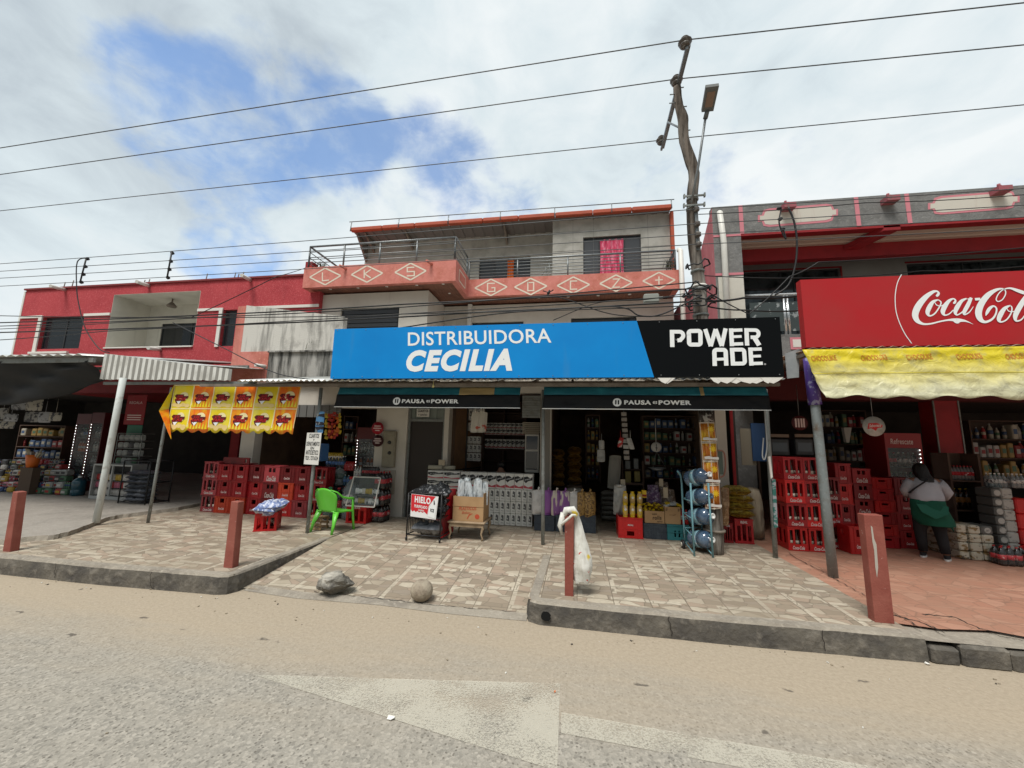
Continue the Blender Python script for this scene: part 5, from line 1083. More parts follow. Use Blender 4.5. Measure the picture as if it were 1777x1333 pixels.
for px0, py0, px1, py1, lab in ((150, 447, 139, 490, 'spreader with four insulators on the wires near the hanging loop'), (298, 437, 290, 482, 'spreader with four insulators on the wires over the cream recess')):
    a = Y(px0, py0, 5.55); b = Y(px1, py1, 5.55); th = thing('wire_spreader', tuple(b), lab, 'spreader', 'wire spreaders left of the house'); m = mb(); m.tube([a, b], .014, 6); m.build('rod', M_black, th)
    for k in range(4): c = a.lerp(b, k/3*.95+.02); m = mb(); m.lathe([(.018, -.02), (.032, -.012), (.02, 0), (.032, .012), (.018, .02)], c+Vector((-.02, .03, 0)), axis=(1, 0, .2), n=8); m.build('insulator', M_black, th)
cab = [((0, 560), (395, 545), (700, 528), (1215, 500), .012, 'thick black cable running level from the left to the pole'), ((0, 577), (500, 560), (860, 540), (1218, 522), .013, 'thickest black cable passing the dark terrace door'),
 ((0, 566), (395, 549), (700, 533), (1213, 489), .009, 'thin black cable just under the thick level one'), ((0, 548), (300, 551), (640, 548), (1216, 512), .008, 'thin slack cable sinking toward the blue sign'), ((0, 590), (180, 575), (700, 545), (1217, 530), .008, 'lowest thin cable at the far left rising to the pole'),
 ((0, 571), (330, 552), (480, 480), (530, 465), .007, 'thin cable rising to the salmon balcony corner')]
for k, (a, b, c, d, r_, lab) in enumerate(cab):
    yy = 5.62-.03*k; A = Y(*a, yy); e_ = Y(*d, yy); P_ = [Vector((-22, yy, A.z)), A, Y(*b, yy), Y(*c, yy), e_]
    if k == 5: P_[-1] = Y(530, 465, YB0-.02)
    wire(P_, r_, lab, mat=M_cable, sag=.01, group='telephone cables bundled at the pole')
for k, (p_, r_, lab) in enumerate([([(1218, 500), (1300, 545), (1370, 480), (1420, 455), (1777, 430)], .008, 'thin cable drooping right of the pole toward the grey building'), ([(1220, 522), (1290, 517), (1400, 512), (1777, 500)], .016, 'thick cable leaving the pole over the red billboard'), ([(1220, 530), (1290, 538), (1400, 538), (1777, 530)], .011, 'cable leaving the pole just behind the red billboard top'), ([(1216, 478), (1420, 482), (1600, 470), (1777, 462)], .007, 'upper thin cable leaving the pole to the right'),
  ([(1212, 372), (1500, 352), (1777, 338)], .006, 'uppermost thin wire leaving the pole across the plaques')]):
    wire([Y(a, b, 5.65+.03*k) for a, b in p_]+[Vector((9, 5.65+.03*k, Y(*p_[-1], 5.65).z))], r_, lab, mat=M_cable, sag=.02, group='telephone cables bundled at the pole')
# drop cables with individual loops
for p_, r_, lab, Yp in [([(150, 448), (134, 455), (133, 500), (137, 530), (148, 570), (172, 605), (190, 612)], .009, 'dark loop of service cable dropping across the red wall to the awning', 5.5),
   ([(300, 560), (380, 600), (480, 648), (560, 660)], .008, 'diagonal cable dropping from the cream recess to the middle awning', 5.4),
   ([(1218, 512), (1150, 545), (1110, 548), (1085, 535), (1030, 533), (860, 545), (690, 570)], .011, 'slack cable looping over the top of the blue sign', 5.5),
   ([(1216, 505), (1120, 520), (1040, 525), (960, 556)], .007, 'thin cable slanting down behind the blue sign', 5.6),
   ([(1220, 540), (1140, 549), (1060, 545), (985, 520), (960, 515)], .008, 'thin cable curving up to the balcony band', 5.7)]:
    P_ = [Vector(p) for p in crom([tuple(Y(a, b, Yp)) for a, b in p_], 6)]; m = mb(); m.tube(P_, r_, 5); tag(m.build('drop_cable', M_cable), lab, 'cable', 'drop cables from the pole')
P_ = crom([tuple(Y(a, b, 7.1)) for a, b in ((1368, 360), (1378, 385), (1383, 420), (1380, 460), (1368, 495), (1345, 512))], 6); m = mb(); m.tube([Vector(p) for p in P_], .016, 6); tag(m.build('drop_cable', M_cable), 'black service cable hanging from the left rain spout of the grey building', 'cable', 'drop cables from the pole')
P_ = crom([tuple(Y(a, b, 7.15)) for a, b in ((1356, 362), (1352, 385), (1358, 405), (1364, 415), (1360, 400))], 6); m = mb(); m.tube([Vector(p) for p in P_], .012, 6)
for px, py in ((1354, 380), (1358, 398), (1352, 362)): m.lathe([(.02, -.03), (.045, 0), (.02, .03)], Y(px, py, 7.15), n=8)
tag(m.build('service_insulator', M_black), 'small black insulators dangling under the left rain spout', 'insulator')
c = Y(1131, 518, 5.9); m = mb(); m.bbox(c.x-.12, c.x+.10, 5.85, 5.95, c.z-.07, c.z+.06, .012); m.box(c.x+.1, c.x+.16, 5.88, 5.9, c.z-.01, c.z+.02); tag(m.build('junction_box', M('box_grey', (.30, .31, .28), .6)), 'grey junction box slung on the cables under the balcony', 'junction box')
for px, py, yy, lab in ((952, 508, 7.9, 'small dark clamp resting on the cables before the salmon band'),): c = Y(px, py, yy); m = mb(); m.lathe([(.02, -.05), (.035, 0), (.015, .06)], c, (.4, 0, 1), 8); m.tube([c+Vector((-.12, 0, .05)), c, c+Vector((.1, 0, .06))], .012, 5); tag(m.build('cable_clamp', M_black), lab, 'clamp')
# ================================================================ bollards, rocks
M_boll = M('red_oxide_paint', (.24, .062, .045), .62, layers=[(3, 7, (.30, .095, .07), .45, .7, I3), (26, 4, (.48, .30, .26), .68, .74, I3)], bump=(40, .25))
def bollard(l, r_, t0, t1, z, lab, d=.085):
    a = Z(*l, z); b = Z(*r_, z); ta = Y(*t0, a.y); tb = Y(*t1, b.y); th = thing('bollard', tuple((a+b)/2), lab, 'bollard', 'red steel bollards along the kerb')
    m = mb(); D = Vector((0, d, 0)); a = a+Vector((0, 0, -.01)); b = b+Vector((0, 0, -.01)); b.y = a.y; tb.y = a.y; ta.y = a.y
    n = 5
    rows = [[a.lerp(ta, i/n), b.lerp(tb, i/n), b.lerp(tb, i/n)+D, a.lerp(ta, i/n)+D] for i in range(n+1)]
    vs = [p for r in rows for p in r]; fs = [(i*4+k, i*4+(k+1) % 4, (i+1)*4+(k+1) % 4, (i+1)*4+k) for i in range(n) for k in range(4)]+[(0, 3, 2, 1), (n*4, n*4+1, n*4+2, n*4+3)]
    m.add(vs, fs); o = m.build('steel_tube', M_boll, th)
    md = o.modifiers.new('b', 'BEVEL'); md.width = .008; md.segments = 2; md.limit_method = 'ANGLE'; md.angle_limit = R(50)
    return th, ta, tb, a, b, o
bollard((4, 957), (33, 955), (22, 853), (46, 853), .178, 'red steel bollard standing at the far left end of the pavement')
bollard((387, 985), (412, 983), (401, 870), (422, 870), .178, 'red steel bollard in front of the single crate with the blue bag')
bC = bollard((980, 1034), (995, 1034), (980, 895), (996, 895), .178, 'red steel bollard with a white sack tied over it')
bD = bollard((1519, 1080), (1548, 1080), (1499, 893), (1527, 893), .178, 'chipped red steel bollard leaning at the red tiles')
m = mb(); y_ = bD[3].y-.002
for pts in ([(1512, 905), (1516, 908), (1521, 950), (1523, 990), (1519, 985), (1516, 950)], [(1514, 940), (1519, 945), (1523, 965), (1519, 972)]): m.poly([Y(a, b, y_) for a, b in pts]) if False else None
m.poly([Y(a, b, y_) for a, b in [(1511, 912), (1514, 915), (1517, 935), (1521, 945), (1524, 985), (1522, 1003), (1519, 985), (1517, 955), (1514, 940)]]); m.build('flaked_patch', M('bare_plaster', (.42, .38, .33), .9), bD[5])
def rock(px, py, rx, ry, rz, lab, seed, mat, rough=.25, z0=.03, sub=3):
    import bmesh
    bm = bmesh.new(); bmesh.ops.create_icosphere(bm, subdivisions=sub+1, radius=1); rnd = random.Random(seed)
    cuts = [(Vector((rnd.gauss(0, 1), rnd.gauss(0, 1), rnd.gauss(0, 1))).normalized(), rnd.uniform(.6, .9)) for _ in range(14)] if rough > .1 else []
    for v in bm.verts:
        p = v.co.copy()
        for n_, d in cuts:
            e = p.dot(n_)-d
            if e > 0: p -= n_*e*.9
        p *= 1+rough*.35*mathutils.noise.fractal(v.co*2+Vector((seed, 0, 0)), 1, 2, 5); v.co = Vector((p.x*rx*K, p.y*ry*K, p.z*rz*K))
    me = bpy.data.meshes.new('rock'); bm.to_mesh(me); bm.free(); me.materials.append(mat)
    zz = min(v.co.z for v in me.vertices)
    b_ = Z(px, py, z0); o = bpy.data.objects.new('stone_ball' if rough < .1 else 'rock', me); COL.objects.link(o)
    for v in me.vertices: v.co.z -= zz*.94
    for p in me.polygons: p.use_smooth = rough < .1
    o.location = Vector((b_.x, b_.y, z0-.012))*K; return tag(o, lab, 'rock' if rough > .1 else 'stone ball')
rock(581, 1026, .20, .15, .10, 'rough grey boulder lying on the tiled ramp', 5, M('rock_grey', (.16, .148, .125), .9, layers=[(8, 9, (.07, .065, .058), .42, .62, I3), (4, 8, (.44, .41, .35), .5, .66, I3)], bump=(25, .9)), .5, .04)
rock(731, 1040, .110, .110, .100, 'round concrete ball resting on the tiled ramp', 2, M('ball_concrete', (.34, .29, .22), .9, layers=[(7, 9, (.17, .13, .095), .48, .7, I3)], bump=(40, .5)), .04, .035)
# white sack over the bollard
random.seed(3)
m = mb(); X0 = bC[1]; top = bC[1].z; bx = (bC[1].x+bC[2].x)/2; by = bC[1].y-.01; vs = []; NU, NV = 14, 26
for j in range(NV+1):
    v = j/NV; z = top+.02-v*.86*.72; w = .035+.125*min(1, v*1.3)*(1 if v < .8 else 1-(v-.8)*1.6); cxx = bx+.06+.075*min(1, v*1.6)-.02*v
    for i in range(NU+1):
        u = i/NU*2*math.pi; vs.append(Vector((cxx+math.cos(u)*w*.62*(1+.12*math.sin(5*u+v*6)), by+.06+math.sin(u)*w*.45*(1+.15*math.sin(3*u-v*9)), z+.012*math.sin(u*4+v*14))))
m.add(vs, [(j*(NU+1)+i, j*(NU+1)+i+1, (j+1)*(NU+1)+i+1, (j+1)*(NU+1)+i) for j in range(NV) for i in range(NU)], 0, True)
m.add([Vector((bx-.0, by+.04, top+.045))]+[vs[i] for i in range(NU+1)], [(0, i+1, i+2) for i in range(NU)], 0, True)
m.add([vs[NV*(NU+1)+i] for i in range(NU)], [tuple(range(NU))], 0, True)
sk = m.build('woven_sack', M('sack_white', (.66, .65, .60), .6, layers=[(9, 5, (.50, .48, .42), .45, .7, (3, 3, .5)), (3.1, 3, (.62, .46, .05), .60, .63, I3), (5.3, 3, (.50, .08, .06), .64, .66, I3)], bump=(14, .5))); tag(sk, 'white woven sack hooked over the red bollard', 'sack')
m = mb(); pp = [(bx+math.cos(a)*.075, by+.03+math.sin(a)*.07, top-.03-.02*math.sin(a)+(.03 if math.cos(a) > 0 else -.06*abs(math.cos(a)))) for a in [i*math.pi/8 for i in range(17)]]; m.tube(pp, .012, 6); m.tube([(bx-.06, by+.03, top-.02), (bx-.03, by+.02, top+.05), (bx+.03, by+.03, top+.055), (bx+.07, by+.03, top)], [.02, .035, .04, .035], 8); m.tube([(bx-.055, by+.03, top+.02), (bx-.09, by+.03, top-.10), (bx-.07, by+.04, top-.18)], [.03, .025, .01], 7)
m.build('sack_neck', MATS['sack_white'], sk)
# ================================================================ goods
def px(x0, x1, y0, y1, Yp):
    """photo rectangle -> x0,x1,z0,z1 on the plane y = Yp"""
    yc = (y0+y1)/2; xc = (x0+x1)/2; return Y(x0, yc, Yp).x, Y(x1, yc, Yp).x, Y(xc, y1, Yp).z, Y(xc, y0, Yp).z
ORD = ('first', 'second', 'third', 'fourth', 'fifth', 'sixth', 'seventh', 'eighth', 'ninth')
M_crate = {k: M('crate_'+k, c, .42, layers=[(6, 6, tuple(x*.6 for x in c), .5, .8, I3), (14, 7, (.30, .16, .14), .66, .85, I3)], var=.25) for k, c in dict(red=(.29, .009, .013), orange=(.44, .042, .014), faded=(.30, .038, .046), dark=(.17, .006, .009), bright=(.46, .013, .013)).items()}
M_mark = M('crate_marking', (.72, .58, .56), .6); M_markw = M('crate_marking_white', (.58, .52, .50), .6)
M_beer = M('bottle_glass', (.030, .012, .006), .12, spec=.7); M_cap = M('cap_pale', (.62, .60, .52), .4)
def crate_proto(kind, w=.315, d=.24, h=.295, color='red', word='Coca-Cola'):
    th = thing('drinks_crate', (0, 0, 0), 'x', 'crate'); m = mb(); t = .018; o = Vector((-w/2, 0, 0))
    if kind == 'slots': hol = [(w*.10, w*.26, h*.30, h*.86), (w*.36, w*.64, h*.26, h*.90), (w*.74, w*.90, h*.30, h*.86)]
    elif kind == 'square': hol = [(w*.36, w*.64, h*.62, h*.88)]
    elif kind == 'wide': hol = [(w*.28, w*.46, h*.60, h*.86), (w*.54, w*.72, h*.60, h*.86)]
    elif kind == 'tall': hol = [(w*.12, w*.30, h*.10, h*.72), (w*.40, w*.60, h*.10, h*.78), (w*.70, w*.88, h*.10, h*.72)]
    elif kind == 'grip': hol = [(w*.34, w*.66, h*.62, h*.80)]
    elif kind == 'low': hol = [(w*.35, w*.65, h*.12, h*.34)]
    side = [(d*.12, d*.30, h*.22, h*.82), (d*.40, d*.60, h*.22, h*.86), (d*.70, d*.88, h*.22, h*.82)] if kind in ('slots', 'tall') else [(d*.4, d*.6, h*.62, h*.82)]
    m.panel(o, (1, 0, 0), (0, 0, 1), w, h, hol, t); m.panel(o+Vector((0, d-t, 0)), (1, 0, 0), (0, 0, 1), w, h, [], t)
    m.panel(o+Vector((0, t, 0)), (0, 1, 0), (0, 0, 1), d-2*t, h, side, t, N=(1, 0, 0)); m.panel(o+Vector((w-t, t, 0)), (0, 1, 0), (0, 0, 1), d-2*t, h, side, t, N=(1, 0, 0))
    m.box(-w/2+t, w/2-t, t, d-t, .004, .02)
    # rims and ribs
    e = .007
    for z in (0, h-.016): m.box(-w/2-e, w/2+e, -e, 0, z+.001, z+.015)
    if kind in ('square', 'grip', 'low'):
        for x in (-.46, -.26, .26, .46): m.box(w*x-.004, w*x+.004, -e*.8, 0, .016, h-.017)
        m.box(-w*.46, w*.46, -e*.7, 0, h*.44, h*.455)
    m.build('shell', M_crate[color], th)
    if kind == 'square': m = mb(); x = w*.19; put_text(m, word, (-x, 0, h*.20), (x, 0, h*.20), (-x, 0, h*.34), .004, bold=.03, shear=.35); m.build('marking', M_mark, th)
    if kind == 'slots' or kind == 'wide': m = mb(); x = w*.30; put_text(m, word, (-x, 0, h*.05), (x, 0, h*.05), (-x, 0, h*.20 if kind == 'slots' else h*.38), .0035 if kind == 'slots' else .0036, bold=.03, shear=.35); m.build('marking', M_markw, th)
    if kind == 'tall': m = mb(); x = w*.20; put_text(m, word, (-x, 0, h*.82), (x, 0, h*.82), (-x, 0, h*.93), .0035, bold=.04, shear=.3); m.build('marking', M_markw, th)
    if kind == 'low': m = mb(); x = w*.12; put_text(m, word, (-x, 0, h*.60), (x, 0, h*.60), (-x, 0, h*.68), .004, bold=.04, shear=.3); m.build('marking', M_markw, th)
    if kind == 'grip': m = mb(); 
    return th
_cp = {}
def crate(kind, x, y, z, w, h, label, group=None, color='red', rz=0, word='Coca-Cola', d=.24):
    k = (kind, color, round(w, 3), round(h, 3), word, d)
    if k not in _cp: _cp[k] = o = crate_proto(kind, w, d, h, color, word); o.location = Vector((x, y, z))*K; o.rotation_euler.z = rz
    else: o = copy_tree(_cp[k], (x, y, z), rz)
    o['label'] = label
    if group: o['group'] = group
    return o
# ---- bottles
_bp = {}
BOT = dict(beer=[(.022, 0), (.025, .006), (.025, .10), (.022, .125), (.011, .16), (.010, .195), (.013, .197), (.013, .208)], pet=[(.030, 0), (.036, .012), (.036, .16), (.034, .19), (.016, .235), (.012, .245), (.012, .252)],
           jug=[(.085, 0), (.10, .012), (.10, .10), (.094, .108), (.10, .116), (.10, .235), (.09, .27), (.05, .305), (.030, .315), (.028, .335)], big=[(.052, 0), (.062, .015), (.062, .21), (.056, .25), (.024, .30), (.017, .31), (.017, .32)])
def bottle_mesh(m, kind, c, axis=(0, 0, 1), s=1, mi=0, n=10, capmi=None, labmi=None, lab=(.35, .62)):
    P = [(r*s, z*s) for r, z in BOT[kind]]; m.lathe(P, c, axis, n, mi); c = Vector(c); ax = Vector(axis).normalized(); H_ = P[-1][1]
    if capmi is not None: rr = P[-1][0]*1.25; m.lathe([(rr, H_), (rr, H_+.016*s), (rr*.7, H_+.02*s)], c, axis, 8, capmi)
    if labmi is not None: rr = max(p[0] for p in P)*1.012; m.lathe([(rr, H_*lab[0]), (rr, H_*lab[1])], c, axis, n, labmi)
def place_bottle(x, y, z, label, group, labc=None):
    if 'b' not in _bp:
        th = thing('bottle', (0, 0, 0), 'x', 'bottle'); m = mb(); bottle_mesh(m, 'beer', (0, 0, 0), s=1.15); m.build('glass_body', M_beer, th); m = mb(); m.lathe([(.0305, .05), (.0305, .10)], n=10); m.build('paper_label', M('label_paper', (.55, .50, .42), .6, var=.5), th); _bp['b'] = th; th.location = Vector((x, y, z))*K; o = th
    else: o = copy_tree(_bp['b'], (x, y, z), random.uniform(0, 3))
    o['label'] = label; o['group'] = group
# ---- the wall of crates on the left
random.seed(12)
bot = [(350.7, 887), (374, 889), (398, 891), (423, 892), (448, 894), (475, 896), (502, 897), (530, 899), (556, 900)]
xs_ = [-6.92+.318*i for i in range(9)]; Hc = .292; YCr = 6.46
kinds = [['slots']*3, ['square']*3, ['square']*3, ['square']*3, ['wide']*3, ['square']*3, ['square']*3, ['slots']*3]
cols_ = [['faded', 'faded', 'faded'], ['orange', 'red', 'red'], ['orange', 'red', 'red'], ['red', 'red', 'dark'], ['dark', 'dark', 'faded'], ['bright', 'orange', 'dark'], ['faded', 'red', 'dark'], ['bright', 'red', 'red']]
lev = ('bottom', 'middle', 'top')
ORD14 = ORD+('tenth', 'eleventh', 'twelfth', 'thirteenth', 'last')
sdesc = ('the leftmost stack of the crate wall', 'the second stack from the left of the crate wall', 'the third stack from the left of the crate wall', 'the fourth stack from the left behind the bollard', 'the fifth stack with double windows in the crate wall', 'the sixth stack right of the blue bag', 'the seventh stack next to the rental board pole', 'the last stack of the crate wall behind the board pole')
cn = dict(faded='faded pinkish', orange='orange red', red='deep red', dark='dark red', bright='bright red')
for i in range(8):
    zz = .18; hh = .305 if i == 0 else .292
    for j in range(3):
        crate(kinds[i][j], xs_[i]+.159+random.uniform(-.006, .006), YCr+random.uniform(-.025, .03), zz, .308, hh-.003, f'{cn[cols_[i][j]]} crate, {lev[j]} of {sdesc[i]}', 'red crates stacked on the left', cols_[i][j], random.uniform(-.02, .02))
        if i in (0, 4, 7):
            for q_ in (-.085, 0, .085): place_bottle(xs_[i]+.159+q_, YCr+.06, zz+.03, f'{"left" if q_ < 0 else "right" if q_ else "middle"} bottle in the {lev[j]} crate, {sdesc[i].replace("of the crate wall", "").replace("with double windows in the crate wall", "from the left").strip()}', 'bottles inside the crates')
        zz += hh
m = mb(); th = thing('empty_tray', (-6.4, 6.75, 1.06), 'dark red tray lying on top of the second and third crate stacks', 'tray'); m.panel((-6.58, 6.5, 1.06), (1, 0, 0), (0, 0, 1), .56, .12, [(.46, .5, .03, .09)], .02); m.box(-6.58, -6.02, 6.52, 6.72, 1.062, 1.075); m.build('tray_body', M_crate['dark'], th)
# second row of crates behind to give the wall its depth
# ---- single crate with blue bag
oc = crate('tall', -4.62, 5.42, .18, .30, .27, 'single bright red crate with tall openings standing on the tiles under a blue bag', None, 'bright', R(28), 'REAL', d=.30)
for q_ in ((-4.68, 5.55, 'front'), (-4.60, 5.60, 'right'), (-4.72, 5.68, 'rear')): place_bottle(q_[0], q_[1], .20, q_[2]+' glass bottle inside the single crate under the blue bag', 'bottles inside the crates')
def pillow(m, c, a, b, n_, w, l, t, mi=0, nu=16, nv=12, seed=0, crumple=.08, flat=.25):
    """stuffed bag: w along a, l along b, thickness t along n_"""
    c = Vector(c); a = Vector(a).normalized(); b = Vector(b).normalized(); n_ = Vector(n_).normalized(); vs = []
    def prof(s): return max(0, 1-abs(s)**2.6)**.5
    for side in (1, -1):
        for j in range(nv+1):
            v = -1+2*j/nv
            for i in range(nu+1):
                u = -1+2*i/nu; h = prof(u)*prof(v)
                k = mathutils.noise.noise(Vector((u*2.6+seed, v*2.6, side*3.1)))*crumple*2+mathutils.noise.noise(Vector((u*6+seed, v*6, side)))*crumple
                pin = 1-.10*(1-prof(v))*0-.06*(v*v)
                vs.append(c+a*u*w/2*pin+b*v*l/2*(1-.06*u*u)+n_*side*t/2*(h*(1+k*2)+.02))
    k = (nu+1)*(nv+1)
    fs = []
    for s in (0, 1):
        for j in range(nv):
            for i in range(nu): q = s*k+j*(nu+1)+i; f = (q, q+1, q+nu+2, q+nu+1); fs.append(f if s == 0 else f[::-1])
    rim = [i for i in range(nu+1)]+[j*(nu+1)+nu for j in range(1, nv+1)]+[nv*(nu+1)+i for i in range(nu-1, -1, -1)]+[j*(nu+1) for j in range(nv-1, 0, -1)]
    for i in range(len(rim)): j = (i+1) % len(rim); fs.append((rim[i], rim[j], rim[j]+k, rim[i]+k))
    return m.add(vs, fs, mi, True)
M_bluebag = M('blue_print_plastic', (.16, .22, .42), .3, layers=[(16, 6, (.62, .66, .76), .48, .56, I3), (30, 3, (.06, .09, .25), .6, .66, I3)], bump=(25, .6))
m = mb(); pillow(m, (-4.60, 5.50, .545), (1, .35, .1), (-.3, 1, .1), (0, 0, 1), .38, .32, .15, 0, seed=3, crumple=.2); pillow(m, (-4.65, 5.45, .49), (1, .3, -.1), (-.3, 1, 0), (0, 0, 1), .32, .28, .12, 0, seed=7, crumple=.2)
tag(m.build('plastic_bag', M_bluebag), 'bluish white plastic bag of small packets slumped on the single red crate', 'bag')
# ---- slatted stool and the green chair
th = thing('slatted_box', (-3.92, 5.75, .18), 'small slatted wooden box behind the board pole and the chair', 'wooden box')
m = mb(); M_pale = M('raw_wood', (.30, .20, .11), .8, layers=[(8, 6, (.18, .12, .07), .45, .7, (1, .2, 1))])
bx0, bx1, _, bt = px(534, 560, 898, 925, 5.7)
for z in (.19, .255, .32): m.box(bx0, bx1, 5.65, 5.662, z, z+.03); m.box(bx0, bx1, 5.85, 5.862, z, z+.03)
for k in range(3): m.box(bx0, bx1, 5.665+.065*k, 5.71+.065*k, .36, .372)
m.build('slats', M_pale, th); m = mb()
for x in (bx0+.01, bx1-.03): 
    for a_, b_ in ((5.663, 5.68), (5.83, 5.849)): m = mb(); m.box(x, x+.02, a_, b_, .18, .359); m.build('corner_post', M_pale, th)
M_green = M('green_plastic', (.11, .50, .035), .32, spec=.5, layers=[(1.5, 3, (.14, .56, .06), .4, .7, I3)])
CH = thing('plastic_chair', (-3.62, 5.70, .178), 'bright green plastic armchair seen from behind on the tiles', 'chair')
ca = R(-148)   # chair front points up and to the right, away from the road
ax = Vector((.94, .34, 0)); ay = Vector((-.34, .94, 0)); c0_ = Vector((-3.70, 5.74, .18))
# local frame: f = forward (toward shops, right), s = to the right of the sitter
f_ = Vector((.24, .97, 0)).normalized(); s_ = Vector((f_.y, -f_.x, 0))
CP = lambda s, f, z: c0_+s_*s+f_*f+Vector((0, 0, z))
sw = .19
for sx in (-1, 1):
    m = mb(); m.tube([CP(sx*.205, .20, .0), CP(sx*.195, .185, .15), CP(sx*.185, .17, .30), CP(sx*.20, .15, .47)], [.020, .019, .022, .018], 8, squash=.7); m.build('leg', M_green, CH)
    # broad rear leg with gusset
    A_ = [CP(sx*.215, -.235, 0), CP(sx*.205, -.20, .14), CP(sx*.17, -.14, .30)]; m = mb(); m.tube(A_, [.020, .028, .05], 8, squash=.5); m.build('leg', M_green, CH)
m = mb(); nu, nv = 10, 10; vs = []
for j in range(nv+1):
    for i in range(nu+1):
        u = -1+2*i/nu; v = j/nv; w = .175+.02*v; vs.append(CP(u*w, -.17+.36*v, .315-.02*math.cos(u*1.5)*math.sin(v*3.1)+(-.03*v**6)-.025*abs(u)**5))
m.add(vs, [(j*(nu+1)+i, j*(nu+1)+i+1, (j+1)*(nu+1)+i+1, (j+1)*(nu+1)+i) for j in range(nv) for i in range(nu)], 0, True); m.build('seat', M_green, CH, solid=.014)
m = mb(); vs = []; nu, nv = 16, 12
for j in range(nv+1):
    for i in range(nu+1):
        u = -1+2*i/nu; v = j/nv; w = .175+.065*v-.05*max(0, v-.8)*3; top = .655-.085*abs(u)**2.2; z = .30+(top-.30)*v
        vs.append(CP(u*w, -.17-.09*v+.055*u*u*(.5+v*.5), z))
m.add(vs, [(j*(nu+1)+i, j*(nu+1)+i+1, (j+1)*(nu+1)+i+1, (j+1)*(nu+1)+i) for j in range(nv) for i in range(nu)], 0, True); m.build('backrest', M_green, CH, solid=.012)
for sx in (-1, 1):
    m = mb(); m.tube([CP(sx*.13, -.24, .635), CP(sx*.215, -.19, .60), CP(sx*.235, -.10, .525), CP(sx*.24, .02, .49), CP(sx*.225, .12, .485), CP(sx*.20, .165, .465)], [.014, .022, .026, .028, .028, .018], 8, squash=.5); m.build('armrest', M_green, CH)
# ---- hand lettered board on the pole
RBD = thing('rental_board', tuple(Y(541, 780, 5.40)), 'white board with handwritten black letters tied to the grey pole', 'sign')
bq = [Y(533, 751, 5.42), Y(558, 751, 5.42), Y(552, 807, 5.42), Y(527, 805.5, 5.42)]
m = mb(); m.prism([bq[3], bq[2], bq[1], bq[0]], (0, .008, 0)); bd = m.build('board', M('board_white', (.70, .69, .65), .5), RBD)
m = mb(); bp_ = lambda u, v: bq[0].lerp(bq[1], u).lerp(bq[3].lerp(bq[2], u), v)
for tx, u0, u1, v0, v1 in (('CUARTOS', .18, .86, .03, .17), ('Y', .46, .58, .20, .265), ('DEPARTAMENTO', .05, .95, .285, .42), ('EN', .36, .6, .445, .53), ('ANTICRETICO', .06, .92, .55, .70), ('TELF.: 72716224', .06, .94, .735, .86)):
    put_text(m, tx, bp_(u0, v1), bp_(u1, v1), bp_(u0, v0), .002, bold=.02)
m.build('handwriting', M('marker_black', (.015, .015, .017), .6), bd)
m = mb(); q0 = Y(553, 703, 5.5); pillow(m, Y(555, 733, 5.48), (1, 0, 0), (0, 0, 1), (0, -1, 0), .14, .34, .05, 0, seed=2); m.tube([q0+Vector((.0, 0, .16)), q0, Y(554, 716, 5.48)], [.004, .012, .02], 6, 1)
hb = m.build('hanging_pack', [M('blue_dark_print', (.10, .26, .48), .35, layers=[(7, 3, (.02, .02, .03), .47, .5, (.3, 1, 2)), (10, 4, (.55, .58, .6), .6, .64, I3)]), M_white]); tag(hb, 'long blue and black printed plastic pack hanging above the rental board', 'pack')
m = mb(); bx = px(553, 562, 770, 800, 5.6); m.bbox(bx[0], bx[1]+.02, 5.5, 5.7, bx[2], bx[3], .01); tag(m.build('blue_box', M('box_blue', (.03, .09, .22), .5)), 'small blue box half hidden behind the rental board', 'box')
# ---- snack strips hanging by the pole
HS = thing('snack_cluster', tuple(Y(577, 715, 5.9)), 'hanging cluster of small red and yellow snack packets beside the pole', 'snack display')
m = mb(); a = Y(568, 713, 5.9); b = Y(590, 714, 5.9); m.tube([a, b], .007, 6); m.build('rod', M_steel, HS); random.seed(5)
M_pk = [M('packet_red', (.36, .02, .01), .4), M('packet_orange', (.55, .12, .01), .4), M('packet_yellow', (.48, .33, .02), .4)]
for k in range(46):
    row, colm = divmod(k, 6); c = Y(566+colm*4.8+random.uniform(-1, 1), 719+row*5.6+random.uniform(-2, 2), 5.9+random.uniform(-.06, .02)); m = mb()
    pillow(m, c, (1, random.uniform(-.5, .5), -.3), (.3, 0, 1), (0, -1, .2), .055, .05, .02, 0, 4, 4, k); m.build('packet', M_pk[2 if colm in (0, 5) else random.choice([0, 0, 1])], HS)
